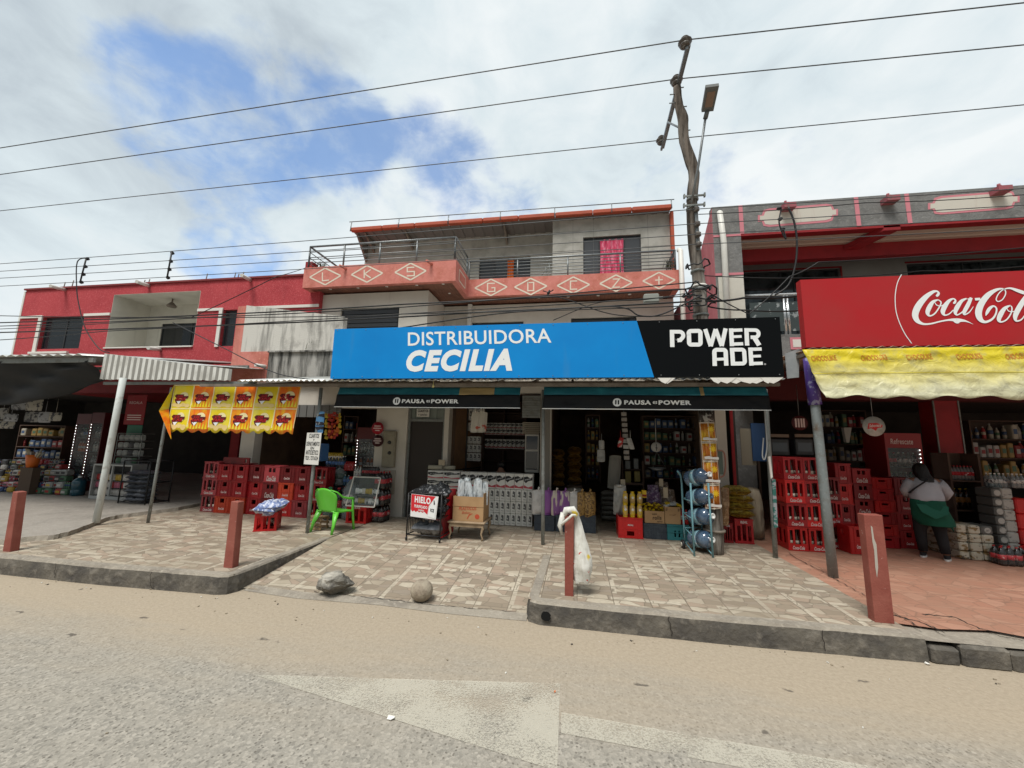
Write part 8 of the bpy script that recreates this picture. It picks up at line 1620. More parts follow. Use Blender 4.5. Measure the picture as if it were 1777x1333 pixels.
a, b, z0, z1 = px(1474, 1510, 914, 956, 6.3); crate('square', (a+b)/2, 6.3, .176, b-a, z1-.176, 'bright red crate set alone in front of the other stacks by the chipped bollard', None, 'bright', R(3))
def rsign(cx, cy, r_, Yp, base, lab, drawf=None):
    c = Y(cx, cy, Yp); rr = Y(cx+r_, cy, Yp).x-c.x; th = thing('round_sign', tuple(c), lab, 'sign', 'round hanging signs in the right shop'); m = mb(); m.lathe([(rr, 0), (rr, .012)], c, (0, 1, 0), 28); f = m.build('disc', base, th)
    m = mb()
    if drawf: drawf(m, c, rr)
    m.tube([c+Vector((0, .01, rr)), c+Vector((0, .01, rr+.5))], .004, 4, 2); m.build('printed_emblem', [M_crate['bright'], M_mark, M_steel], f)
rsign(1388, 734, 14, 6.9, M('sign_darkred', (.10, .02, .022), .5), 'dark red round sign hanging over the front left crate stack', lambda m, c, r: [m.box(c.x+r*u-.012, c.x+r*u+.012, c.y-.003, c.y-.001, c.z-r*.6, c.z+r*.6, 1) for u in (-.5, -.15, .2, .5)])
rsign(1517, 740, 19.5, 5.9, M('sign_pale', (.42, .42, .40), .4, layers=[(7, 4, (.25, .28, .24), .5, .7, I3)]), 'pale round sign with a red emblem hanging right of the stout pole', lambda m, c, r: [m.poly([c+Vector((r*u, -.003, r*v)) for u, v in ((-.5, .3), (.2, .35), (.75, .15), (.7, -.1), (.3, -.15), (.1, -.45), (-.3, -.2), (-.65, -.3))], 0), put_text(m, 'Saboreala', c+Vector((-r*.5, 0, -r*.12)), c+Vector((r*.6, 0, -r*.02)), c+Vector((-r*.45, 0, r*.2)), .005, mi=1, bold=.03, shear=.3)])
for k, (a_, b_, t_, u_, lab) in enumerate(((1337, 1370, 762, 790, 'left dark appliance box on the shelf over the front crate stack'), (1381, 1412, 762, 790, 'right dark appliance box on the shelf over the front crate stack'))):
    x0, x1, z0, z1 = px(a_, b_, t_, u_, 7.2); m = mb(); m.bbox(x0, x1, 7.2, 7.5, z0, z1, .01); m.box(x0+.03, x1-.03, 7.195, 7.199, z0+.06, z1-.06, 1); m.box(x0, x1, 7.19, 7.21, z1+.03, z1+.08, 2); tag(m.build('appliance_box', [M('box_charcoal', (.06, .065, .07), .5), M('box_window', (.12, .14, .16), .2), M('box_lid', (.28, .20, .15), .6)]), lab, 'box', 'appliance boxes')
x0, x1, z0, z1 = px(1330, 1420, 790, 794, 7.18); m = mb(); m.box(x0, x1, 7.16, 7.55, z0-.02, z0); m.box(x0, x0+.03, 7.5, 7.54, .17, z0-.021); m.box(x1-.03, x1, 7.5, 7.54, .17, z0-.021); tag(m.build('wall_shelf', M_shelf), 'dark shelf carrying the appliance boxes behind the crates', 'shelf')
m = mb(); m.prism([Y(1464, 742, 6.8), Y(1478, 742, 6.8), Y(1474, 768, 6.8), Y(1469, 768, 6.8)], (0, .06, 0)); tag(m.build('wall_lamp', M('lamp_dim', (.22, .22, .20), .5)), 'narrow tapering grey wall lamp left of the pale round sign', 'lamp')
x0, x1, z0, z1 = px(1538, 1602, 752, 828, 7.3); fridge(x0, x1, 7.3, .176, z1, M('fridge_red', (.30, .02, .02), .4), 'red drinks fridge glowing behind the low crates and the person', 'r', seed=9, word='Refrescate')
x0, x1, z0, z1 = px(1655, 1698, 812, 834, 7.0)
th = thing('bottle_shelf', ((x0+x1)/2, 7.0, z0), 'dark shelf rack with pink capped bottles right of the red pillar', 'shelf'); m = mb(); m.box(x0-.05, x1+.05, 7.0, 7.3, z0-.02, z0); m.box(x0-.05, x1+.05, 7.0, 7.3, z0-.45, z0-.43); m.box(x0-.05, x0-.02, 7.001, 7.29, .176, z0+.4); m.box(x1+.02, x1+.05, 7.001, 7.29, .176, z0+.4); m.box(x0-.05, x1+.05, 7.28, 7.3, .176, z0+.4); m.build('rack', M_shelf, th)
for k in range(7): m = mb(); bottle_mesh(m, 'pet', (x0+.03+(x1-x0-.05)*k/6, 7.08, z0+.002), s=.78, capmi=1, labmi=2); m.build('bottle', [M('bottle_grey', (.16, .15, .15), .2), M_colared, M_colared], th)
for k in range(4): m = mb(); bottle_mesh(m, 'big', (x0+.05+(x1-x0-.05)*k/3.4, 7.1, z0-.428), s=.9, capmi=1, labmi=2); m.build('bottle', [M_cola, M_pk[2], M('label_amber', (.22, .11, .03), .4)], th)
# gold printed beer packs, layered blocks
M_bw = M('pack_goldwhite', (.48, .45, .36), .4, layers=[(9, 4, (.20, .13, .05), .52, .6, (1, 1, 2)), (15, 3, (.06, .05, .04), .62, .66, I3)]); M_bg = M('pack_greydot', (.10, .105, .10), .4); M_bl = M('pack_pale', (.40, .40, .37), .5, layers=[(12, 4, (.18, .18, .17), .55, .65, (1, 1, 2))])
a, b, z0, z1 = px(1666, 1727, 911, 966, 6.35); hb_ = (z1-.172)/4*.98; nb = 3
def canpack(x0, x1, y0, y1, z0, z1, mat, label, group, dot=None):
    m = mb(); m.bbox(x0+.004, x1-.004, y0, y1, z0+.002, z1-.002, .014); th = tag(m.build('can_pack', [mat]), label, 'drinks pack', group)
    if dot: m = mb(); disc(m, ((x0+x1)/2, y0, (z0+z1)/2), (z1-z0)*.32, (0, -1, 0), .002, 16, 0, (z1-z0)*.32); m.build('round_print', dot, th)
    return th
for j in range(4):
    for i in range(2):
        if j == 3 and i == 1: mt, dt = M_bg, M_bl
        else: mt, dt = M_bw, None
        canpack(a+.12+(b-a-.12)*i/2, a+.12+(b-a-.12)*(i+1)/2, 6.35, 6.62, .172+hb_*j, .172+hb_*(j+1), mt, f'gold and white can pack, {ORD[j]} layer, {("left", "right")[i]} column by the person', 'low pile of can packs', dt)
    canpack(a, a+.116, 6.37, 6.9, .172+hb_*j, .172+hb_*(j+1), M_bw, f'gold and white can pack seen end on, {ORD[j]} layer of the low pile', 'low pile of can packs')
a, b, z0, z1 = px(1728, 1746, 848, 950, 6.5)
for j in range(7): h_ = (z1-.17)/7.6; canpack(a, b, 6.5, 6.75, .172+h_*(j+.6), .172+h_*(j+1.6), M_bg, f'dark can pack with a pale dot, {ORD[j]} up in the tall column at the right', 'column of dark can packs', M_bl)
a, b, z0, z1 = px(1746, 1768, 848, 950, 6.5)
for j in range(6): h_ = (z1-.17)/6.5; canpack(a, b, 6.52, 6.8, .172+h_*(j+.5), .172+h_*(j+1.5), M_bl, f'pale grey carton pack, {ORD[j]} up in the column beside the dark can packs', 'column of pale packs')
a, b, z0, z1 = px(1768, 1800, 866, 950, 6.5)
for j in range(4): h_ = (z1-.17)/4; canpack(a, b, 6.5, 6.8, .172+h_*j, .172+h_*(j+1), M_crate['bright'], f'red carton block, {ORD[j]} up at the right edge of the view', 'red carton blocks')
m = mb(); x0, x1, _, _ = px(1728, 1768, 900, 950, 6.6); m.box(x0, x1, 6.55, 6.8, .172, .172+.07); tag(m.build('low_pallet', M_shelf), 'low dark pallet under the can pack columns', 'pallet')
a, b, z0, z1 = px(1736, 1800, 944, 977, 6.15)
for k in range(2): pack('cola_pack', a+.13+.29*k, 6.15, .172, 3, 2, 'big', .68, [M_cola, M_caps, M_colared], ('left', 'right')[k]+' wrapped pack of cola bottles on the floor at the right edge', 'cola packs on the floor at the right')
x0, x1, z0, z1 = px(1716, 1800, 833, 849, 6.62)
for k in range(3): pack('bottle_pack', x0+.13+.26*k, 6.62, Y(1750, 848, 6.5).z, 4, 2, 'pet', .72, [M_pet, M_white, M_lwhite], ('left', 'middle', 'right')[k]+' pack of small clear bottles on top of the can columns', 'small bottle packs on the can columns')
m = mb(); x0, x1, _, z1 = px(1703, 1727, 850, 905, 6.9); m.box(x0, x1, 6.9, 7.3, .172, z1); tag(m.build('dark_cabinet', M('cabinet_black', (.02, .02, .02), .5)), 'dark narrow cabinet between the shelf rack and the can columns', 'cabinet')
# ================================================================ person at the counter
PO = Z(1622, 969, .172); S = 1.235/1.62
PE = thing('person', tuple(PO), 'person seen from behind in a pale grey top, green wrap and black trousers', 'person')
fw = Vector((.35, .94, 0)).normalized(); sd_ = Vector((fw.y, -fw.x, 0))
def B(s, f, z): return PO+(sd_*s+fw*f)*S+Vector((0, 0, z*S))
def skin_body(name, pts, edges, radii, mat, parent, lev=2):
    me = bpy.data.meshes.new(name); off = wloc(parent); me.from_pydata([Vector(p)*K-off for p in pts], edges, []); me.materials.append(mat)
    o = bpy.data.objects.new(name, me); COL.objects.link(o); o.parent = parent
    md = o.modifiers.new('skin', 'SKIN'); md.use_smooth_shade = True
    for i, r in enumerate(radii):
        v = me.skin_vertices[0].data[i]; rr = r if isinstance(r, tuple) else (r, r); v.radius = (rr[0]*S*K, rr[1]*S*K); v.use_root = (i == 0)
    s = o.modifiers.new('sub', 'SUBSURF'); s.levels = lev; s.render_levels = lev; return o
M_skin = M('skin_brown', (.26, .13, .085), .55)
# 0 pelvis 1 waist 2 chest 3 neck 4 head low 5 head top | arms | legs
jp = [(0, 0, .86), (0, 0, 1.02), (0, .02, 1.24), (0, .04, 1.37), (-.01, .08, 1.44), (-.02, .10, 1.55),
      (-.17, .02, 1.31), (-.27, .03, 1.13), (-.20, .22, 1.02), (-.14, .33, 1.05), (.17, .02, 1.31), (.29, .05, 1.12), (.27, .26, 1.00), (.22, .36, 1.02),
      (-.10, 0, .80), (-.13, .05, .46), (-.12, .06, .09), (-.12, .16, .03), (.10, 0, .80), (.12, .02, .45), (.14, -.04, .09), (.17, .07, .03)]
je = [(0, 1), (1, 2), (2, 3), (3, 4), (4, 5), (2, 6), (6, 7), (7, 8), (8, 9), (2, 10), (10, 11), (11, 12), (12, 13), (0, 14), (14, 15), (15, 16), (16, 17), (0, 18), (18, 19), (19, 20), (20, 21)]
jr = [(.15, .12), (.14, .11), (.15, .11), .052, .075, .085, .07, .052, .038, .028, .07, .052, .038, .028, .10, .07, .045, .035, .10, .07, .045, .035]
skin_body('body', [B(*p) for p in jp], je, jr, M_skin, PE)
for sx, h in ((-1, B(-.14, .33, 1.05)), (1, B(.22, .36, 1.02))):
    hd_ = mb()
    for k in range(4): a = h+sd_*((k-1.5)*.016*S)+fw*.02*S; hd_.tube([a, a+fw*.035*S+Vector((0, 0, -.004)), a+fw*(.055+.006*(k in (1, 2)))*S+Vector((0, 0, -.022*S))], [.008*S, .0075*S, .006*S], 6)
    a = h-sd_*sx*.03*S; hd_.tube([a, a+fw*.03*S-sd_*sx*.012*S, a+fw*.05*S-sd_*sx*.006*S], [.009*S, .008*S, .006*S], 6); hd_.build('fingers', M_skin, PE)
def loft(name, rings, mat, parent, n=24, solid=0, fold=0, seed=0, cap=True):
    """rings: (s, f, z, half width, half depth)"""
    m = mb(); vs = []
    rr = crom([tuple(map(float, r)) for r in rings], 4)
    for j, (s, f, z, w, d) in enumerate(rr):
        for i in range(n):
            a = 2*math.pi*i/n; k = 1+fold*mathutils.noise.noise(Vector((math.cos(a)*2+seed, math.sin(a)*2, z*4)))+fold*.5*math.sin(a*7+z*5)*(.5 if fold else 0)
            vs.append(B(s+math.cos(a)*w*k, f+math.sin(a)*d*k, z))
    fs = [(j*n+i, j*n+(i+1) % n, (j+1)*n+(i+1) % n, (j+1)*n+i) for j in range(len(rr)-1) for i in range(n)]
    m.add(vs, fs, 0, True)
    if cap: m.f += [list(range(n-1, -1, -1)), [(len(rr)-1)*n+i for i in range(n)]]; m.m += [0, 0]; m.sm += [True, True]
    return m.build(name, mat, parent, solid=solid)
M_shirt = M('pale_grey_cloth', (.36, .37, .41), .9, layers=[(5, 5, (.27, .28, .31), .45, .7, I3)], bump=(8, .5))
loft('top', [(0, 0, .98, .222, .175), (0, .0, 1.06, .228, .175), (0, .01, 1.18, .212, .155), (0, .02, 1.28, .205, .14), (0, .03, 1.35, .17, .11), (0, .04, 1.395, .09, .075)], M_shirt, PE, fold=.05)
for k, (A_, B_, C_) in enumerate((((-.16, .02, 1.31), (-.27, .03, 1.14), (-.215, .17, 1.045)), ((.16, .02, 1.31), (.29, .05, 1.13), (.28, .19, 1.03)))):
    m = mb(); m.tube([B(*A_), B(*[(a+b)/2 for a, b in zip(A_, B_)])+Vector((0, 0, .012)), B(*B_), B(*[(a+b)/2 for a, b in zip(B_, C_)]), B(*C_)], [.092*S, .088*S, .075*S, .064*S, .06*S], 12); m.build('sleeve', M_shirt, PE)
M_gwrap = M('green_wrap_cloth', (.004, .075, .045), .9, layers=[(3, 5, (.002, .04, .026), .45, .7, I3)], bump=(9, .5))
loft('green_wrap', [(0, 0, 1.0, .215, .17), (0, -.01, .92, .235, .195), (.01, -.02, .80, .245, .20), (.03, -.02, .66, .245, .19), (.06, -.02, .57, .22, .18)], M_gwrap, PE, fold=.12, seed=3, cap=False, solid=.008)
m = mb(); q_ = [B(.20, -.02, .78), B(.28, -.0, .64), B(.29, .02, .48), B(.25, -.02, .54), B(.16, -.12, .56)]; m.poly(q_); m.build('wrap_tail', M_gwrap, PE, solid=.01)
m = mb(); q_ = [B(-.20, -.155, .93), B(.20, -.165, .92), B(.17, -.225, .80), (B(.0, -.25, .70)), B(-.16, -.225, .80)]; m.poly([p-fw*.02 for p in q_]); m.build('wrap_knot', M('green_wrap_pale', (.008, .09, .058), .8), PE, solid=.006)
M_trou = M('black_trousers', (.012, .012, .014), .85)
loft('trousers', [(0, 0, .60, .20, .16), (0, 0, .74, .225, .17), (0, 0, .95, .22, .165)], M_trou, PE)
for jj in ((-.10, 0, .74, -.13, .05, .46, -.12, .055, .10), (.10, 0, .74, .12, .02, .45, .14, -.035, .10)):
    a, b, c = B(*jj[:3]), B(*jj[3:6]), B(*jj[6:]); m = mb(); m.tube([a, a.lerp(b, .5), b, b.lerp(c, .5), c], [.125*S, .11*S, .085*S, .075*S, .062*S], 14); m.build('trouser_leg', M_trou, PE)
for s, f in ((-.12, .09), (.155, .0)):
    m = mb(); c = B(s, f-.02, 0)
    for z0_s, z1_s, wd, ln, mi in ((0, .028, .05, .135, 1), (.028, .075, .045, .125, 0)): 
        P_ = [c+(sd_*(wd*math.cos(a)+.02*(math.sin(a) > 0)*0)+(fw*math.sin(a)+sd_*.35*math.sin(a))*ln)*S+Vector((0, 0, z0_s*S)) for a in [i*math.pi/8 for i in range(16)]]; m.prism(P_, (0, 0, (z1_s-z0_s)*S), mi)
    m.build('shoe', [M_trou, M('sole_white', (.60, .60, .58), .6)], PE)
M_hair = M('black_hair', (.008, .007, .007), .5, bump=(30, .8, (1, 1, .1)))
loft('hair', [(.02, -.06, 1.10, .03, .02), (.03, -.065, 1.18, .075, .04), (.02, -.055, 1.26, .10, .05), (.01, -.035, 1.35, .11, .07), (-.01, .03, 1.44, .105, .105), (-.02, .07, 1.53, .105, .115), (-.02, .08, 1.61, .075, .09), (-.02, .08, 1.64, .03, .04)], M_hair, PE, fold=.12, seed=5)
m = mb(); m.tube([B(-.235, -.04, 1.10), B(-.19, -.145, 1.19), B(-.08, -.155, 1.29), B(.02, -.10, 1.36)], .020*S, 6, squash=.5); m.build('bag_strap', M_trou, PE)
m = mb(); fc = B(-.02, .165, 1.52)   # face looking into the shop
for s in (-.03, .03): m.lathe([(.012*S, 0), (.006*S, .006*S)], fc+sd_*s*S+Vector((0, 0, .01*S)), fw, 8)
m.tube([fc+Vector((0, 0, .0)), fc+fw*.03*S-Vector((0, 0, .03*S))], [.008*S, .014*S], 6); m.tube([fc-sd_*.02*S-Vector((0, 0, .06*S)), fc+sd_*.02*S-Vector((0, 0, .06*S))], .007*S, 6); m.build('face', M('face_dark', (.13, .05, .04), .5), PE)
# person seated behind the carton wall, only the crown of the head and shoulders show
P2 = Y(869, 822, 7.25); PO2, S0 = PO, S
T2 = thing('person', (P2.x, 7.25, .18), 'person with black hair sitting behind the carton wall, mostly hidden', 'person')
PO = Vector((P2.x, 7.25, .18+Y(869, 806, 7.25).z-.18-1.24*S)); sd_ = Vector((1, 0, 0)); fw = Vector((.3, -1, 0)).normalized()
skin_body('body', [B(0, 0, .45), B(0, 0, .75), B(0, 0, 1.0), B(0, .02, 1.1), B(0, .05, 1.2), B(-.18, 0, .95), B(-.22, .05, .7), B(-.1, .25, .62), B(.18, 0, .95), B(.22, .05, .7), B(.1, .25, .62)], [(0, 1), (1, 2), (2, 3), (3, 4), (2, 5), (5, 6), (6, 7), (2, 8), (8, 9), (9, 10)], [.14, .13, .13, .05, .085, .065, .05, .035, .065, .05, .035], M_skin, T2)
loft('dark_top', [(0, 0, .5, .17, .14), (0, 0, .8, .18, .13), (0, 0, .98, .17, .12), (0, .01, 1.07, .07, .06)], M_trou, T2, fold=.04); loft('hair', [(0, -.04, 1.08, .07, .05), (0, .0, 1.18, .1, .09), (0, .02, 1.27, .085, .09), (0, .02, 1.31, .03, .03)], M_hair, T2, fold=.1)
# ================================================================ left shop
def Lb(x): return x
for k, (a, b, c, d_, y_, lab) in enumerate(((22, 46, 686, 712, 6.6, 'upper left printed carrier bag hanging under the black tarp'), (47, 73, 690, 714, 6.6, 'upper right printed carrier bag with black figures under the black tarp'), (44, 68, 715, 733, 6.65, 'lower left packet in the hanging row of the left shop'), (67, 88, 715, 734, 6.65, 'lower middle packet in the hanging row of the left shop'), (86, 106, 716, 731, 6.65, 'lower right packet in the hanging row of the left shop'), (-2, 12, 708, 728, 6.5, 'pale packet hanging at the far left edge of the left shop'), (8, 30, 718, 732, 6.5, 'packet with a red stripe hanging at the left edge'), (-4, 24, 730, 744, 6.5, 'lettered pale packet hanging lowest at the left edge'))):
    x0, x1, z0, z1 = px(a, b, c, d_, y_); hang_bag(((x0+x1)/2, y_, (z0+z1)/2), (x1-x0)*.98, (z1-z0), .05, M(f'hung_print_{k % 3}', ((.33, .34, .36), (.36, .34, .29), (.30, .30, .29))[k % 3], .5, layers=[(9, 4, (.05, .05, .06), .53, .58, I3)]+([(7, 2, (.4, .05, .05), .56, .6, I3)] if k == 6 else [])), lab, 'packet', 'hanging_packet', 0, 'packets hanging in the left shop', k, .3)
random.seed(31)
# stepped display of packs and bottles
DS = thing('stepped_display', tuple(Z(60, 858, .236)), 'stepped dark stand under the colourful goods of the left shop', 'stand')
ly = [(0, 122, 858, 836, 6.95), (0, 120, 836, 815, 7.15), (0, 112, 815, 797, 7.35)]
mm = mb()
for a, b, c, d_, y_ in ly: x0, x1, z0, z1 = px(a-60, b, d_, c, y_); mm.box(x0, x1, y_+.01, y_+.22, .236, z0+.01)
mm.build('steps', M_shelf, DS)
pal = [M('good_blue', (.06, .10, .22), .4), M('good_pink', (.42, .12, .18), .4), M('good_red', (.36, .03, .03), .4), M('good_grey', (.28, .29, .28), .4), M('good_green', (.09, .18, .11), .4), M('good_yellow', (.45, .30, .04), .4), M('good_white', (.48, .46, .43), .4), M('good_dark', (.05, .05, .055), .4)]
cnm = ('blue', 'pink', 'red', 'grey', 'green', 'yellow', 'white', 'dark')
for li, (a, b, c, d_, y_) in enumerate(ly):
    n = 13
    for i in range(n):
        for s_ in range(2):
            pxc = a-4+(b-a)*(i+.5)/n; base = Y(pxc, c, y_-.0).z if li else .238; top = Y(pxc, d_, y_).z; h_ = (top-base)/2; x = Y(pxc, (c+d_)/2, y_).x; k = random.randrange(8) if pxc < 85 else random.choice([2, 4, 7, 3]); z = base+h_*s_; m = mb(); th = thing('goods_pack', (x, y_, z), f'{cnm[k]} goods pack, {ORD14[i] if i < 12 else "last"} from the left, {("lower", "upper")[s_]} row, {("bottom", "middle", "top")[li]} step', 'goods pack', 'goods on the stepped display')
            w_ = .20
            if random.random() < .55: 
                m.bbox(x-w_*.44, x+w_*.44, y_-.03, y_+.12, z, z+h_*.95, .02); m.build('carton_body', pal[k], th); m = mb(); m.box(x-w_*.25, x+w_*.25, y_-.034, y_-.0305, z+h_*.3, z+h_*.65); m.build('print', pal[random.choice([6, 2, 5, 7])], th)
            else:
                for q_ in (-.055, 0, .055): m = mb(); bottle_mesh(m, 'pet', (x+q_, y_+.03, z), s=h_*.95/.252*.98 if h_ < .25 else .95, capmi=1, labmi=2, n=8); m.build('bottle', [pal[k], random.choice(pal), random.choice([pal[6], pal[2], pal[0]])], th)
c = Y(55, 811, 6.88); m = mb(); h_ = Y(55, 789, 6.88).z-c.z; m.lathe([(.085, 0), (.125, h_), (.118, h_), (.08, .01)], c, n=20); bk_ = tag(m.build('bucket', M('bucket_orange', (.62, .14, .02), .4)), 'orange bucket filled with pale sticks in the left shop', 'bucket')
bs_ = mb(); x0, x1, z0, z1 = px(45, 66, 811, 836, 6.9); bs_.box(x0, x1, 6.80, 6.938, .236, c.z-.003); tag(bs_.build('bucket_stand', MATS['base_wood']), 'dark wooden stand under the orange bucket', 'stand')
for k in range(12): a = k*.55; m = mb(); p = c+Vector((math.cos(a)*.07, math.sin(a)*.05, h_*.6)); m.tube([p, p+Vector((math.cos(a)*.12+random.uniform(-.1, .1), 0, .18+random.uniform(-.03, .06)))], [.012, .022], 6); tag(m.build('broom_stick', random.choice([pal[6], pal[3], M('stick_tan', (.42, .36, .24), .7)])), f'pale stick number {k+1} fanning out of the orange bucket' if False else 'pale stick fanning out of the orange bucket', 'stick', 'sticks in the orange bucket')
x0, x1, z0, z1 = px(124, 149, 718, 846, 7.6); fridge(x0, x1, 7.6, .238, z1, MATS['fridge_darkred'], 'left red fridge with a lit dotted edge in the left shop', 'l', seed=3)
x0, x1, z0, z1 = px(150, 172, 716, 846, 7.6); fridge(x0, x1, 7.6, .238, z1, MATS['fridge_darkred'], 'right red fridge with a lit dotted edge in the left shop', 'l', seed=6)
x0, x1, z0, z1 = px(112, 141, 828, 862, 6.9); c = Vector(((x0+x1)/2, 7.0, .238)); m = mb(); th = thing('water_jug', tuple(c), 'dark blue water jug standing on the floor before the left fridges', 'water jug'); hj = (z1-.238)/.335; m.lathe([(r*min(1.15, (x1-x0)/.2), z*hj) for r, z in BOT['jug']], c, n=20); m.build('jug_body', M('jug_teal', (.015, .07, .10), .2, spec=.6), th); m = mb(); m.lathe([(.034, .32*hj), (.034, .35*hj)], c, n=12); m.build('cap', MATS['cap_white'], th)
# counter display, poster, glass rack, bag rack
x0, x1, z0, z1 = px(158, 226, 806, 860, 6.75); z0 = .238
th = thing('display_counter', ((x0+x1)/2, 6.75, z0), 'white framed display counter with snack shelves behind the pale pole', 'counter'); m = mb(); m.panel((x0, 6.75, z0), (1, 0, 0), (0, 0, 1), x1-x0, z1-z0, [(.03, (x1-x0)*.5-.015, .06, z1-z0-.03), ((x1-x0)*.5+.015, x1-x0-.03, .06, z1-z0-.03)], .03); m.box(x0, x1, 6.781, 7.1, z1-.01, z1); m.box(x0, x0+.02, 6.781, 7.1, z0+.03, z1-.011); m.box(x1-.02, x1, 6.781, 7.1, z0+.03, z1-.011); m.build('counter_frame', M('frame_offwhite', (.36, .37, .36), .5), th); m = mb()
for k in range(4): z = z0+.05+(z1-z0-.1)*k/4; m.box(x0+.021, x1-.021, 6.79, 7.08, z, z+.01)
m.box(x0+.021, x1-.021, 7.08, 7.1, z0, z1-.011); m.build('shelves', M('shelf_grey', (.10, .10, .10), .6), th)
for r_ in range(3):
    for i in range(12): z = z0+.062+(z1-z0-.1)*r_/4; m = mb(); xx = x0+.06+(x1-x0-.12)*i/11; pillow(m, (xx, 6.84, z+.075), (1, .2, 0), (0, 0, 1), (0, -1, 0), .085, .13, .05, 0, 4, 5, i); m.build('packet', [pal[6], random.choice([pal[2], pal[1], pal[6]]), random.choice([pal[5], pal[2], pal[6]])][r_], th)
for k, (a, b, c_, d_, mt, lab) in enumerate(((218, 252, 686, 737, M('poster_red', (.26, .012, .018), .5, layers=[(14, 3, (.03, .12, .03), .66, .7, I3)]), 'large red poster hanging behind the pale pole'), (220, 246, 738, 757, M('poster_green', (.03, .16, .10), .5), 'small green board under the red poster'))):
    x0, x1, z0, z1 = px(a, b, c_, d_, 7.3); m = mb(); m.box(x0, x1, 7.3, 7.31, z0, z1); o = tag(m.build('poster', mt), lab, 'poster')
    if k == 0:
        m = mb(); put_text(m, 'REGALA', (x0+.08, 7.3, z1-.2), (x1-.1, 7.3, z1-.2), (x0+.08, 7.3, z1-.14), .003); 
        for q_ in range(3): m.box(x0+.08, x1-.08, 7.296, 7.298, z0+.10+.05*q_, z0+.12+.05*q_)
        m.build('lettering', M_mark, o)
x0, x1, z0, z1 = px(200, 244, 752, 806, 7.1); th = thing('glass_rack', ((x0+x1)/2, 7.1, z0), 'dim glass rack with small goods above the display counter', 'rack'); m = mb()
for z in (z0, (z0+z1)/2, z1-.01, z0+(z1-z0)*.25, z0+(z1-z0)*.75): m.box(x0, x1, 7.1, 7.35, z, z+.01)
for x in (x0, x1-.012): m.box(x, x+.012, 7.1, 7.112, z0, z1)
m.build('rack_frame', M_galv, th)
for i in range(20): m = mb(); r_, q_ = divmod(i, 5); pillow(m, (x0+.06+q_*(x1-x0-.1)/4, 7.15, z0+.075+(z1-z0)*.25*r_), (1, 0, 0), (0, 0, 1), (0, -1, 0), .13, (z1-z0)*.18, .06, 0, 5, 5, i); m.build('packet', random.choice([pal[3], pal[7], pal[4], pal[3]]), th)
x0, x1, z0, z1 = px(214, 268, 800, 868, 6.45); z0 = .238; BR_ = thing('bag_rack', ((x0+x1)/2, 6.45, z0), 'black wire rack filled with stacked grey plastic bags next to the counter', 'rack'); m = mb(); D_ = .4; C4 = [Vector(p) for p in ((x0, 6.42, 0), (x1-.1, 6.42, 0), (x1-.05, 6.82, 0), (x0+.05, 6.82, 0))]
for p in C4: m.tube([up(p, .25), up(p, z1)], .013, 6)
for z in (.27, (z0+z1)/2, z1):
    for i in range(4): m.tube([up(C4[i], z), up(C4[(i+1) % 4], z)], .01, 6)
m.build('wire_frame', M_black, BR_); M_gb = M('grey_bag', (.11, .12, .14), .3, layers=[(8, 6, (.25, .26, .28), .52, .66, I3)], bump=(14, .8))
for r_ in range(7):
    for i in range(2): m = mb(); pillow(m, (x0+.13+.22*i, 6.62, .31+.083*r_), (1, 0, random.uniform(-.1, .1)), (0, 1, 0), (0, 0, 1), .25, .34, .10, 0, 10, 8, r_*3+i, .2); tag(m.build('grey_bag', M_gb), f'grey plastic bag, {ORD[r_]} from the bottom, {("left", "right")[i]} side of the wire rack', 'bag', 'grey bags in the black rack')
# hanging light bulb under the awning and small dark things
c = Y(752, 668, 5.25); m = mb(); m.tube([c+Vector((0, .0, .09)), c], .004, 4); m.lathe([(.008, .015), (.018, -.02), (.012, -.04)], c, n=8); tag(m.build('hanging_bulb', M('bulb_yellowish', (.55, .50, .22), .3)), 'tiny yellowish bulb dangling from the awning lip over the left valance', 'bulb')
# grass sprouting on the planter and the end of the balcony
def tuft(c, h, n, lab, seed, spread=.12):
    random.seed(seed); m = mb()
    for k in range(n):
        a = random.uniform(0, 6.28); r = random.uniform(0, spread); p = Vector(c)+Vector((math.cos(a)*r, math.sin(a)*r*.4, 0)); l = h*random.uniform(.5, 1); dx = random.uniform(-.5, .5)*l; dy = random.uniform(-.3, .1)*l
        q = p+Vector((dx*.4, dy*.4, l*.6)); t = p+Vector((dx, dy, l)); w = Vector((.006, 0, 0)); m.add([p-w, p+w, q+w*.8, q-w*.8, t], [(0, 1, 2, 3), (3, 2, 4)])
    tag(m.build('weed_tuft', M('weed_green', (.055, .065, .025), .8)), lab, 'plant', 'weeds on the walls')
tuft(Y(540, 608, YP+.05), .22, 14, 'spiky weeds sprouting left of the blue sign on the stained planter', 1, .25); tuft(Y(1160, 466, YB1+.15), .30, 22, 'dry grass tuft at the right end of the salmon balcony', 2, .14); tuft(Y(556, 466, 8.3), .22, 30, 'tangled dry plants behind the railing at the left balcony corner', 3, .16); tuft(Y(571, 607, YP+.05), .16, 8, 'small weeds touching the upper left edge of the blue sign', 4, .05)
# folded drying rack on the balcony
m = mb(); 
for a, b in (((940, 478), (952, 462)), ((950, 478), (946, 464)), ((942, 470), (952, 470)), ((955, 478), (953, 458))): m.tube([Y(*a, 9.6), Y(*b, 9.6)], .008, 5)
tag(m.build('drying_rack', M_galv), 'small folded wire drying rack on the right balcony', 'rack')
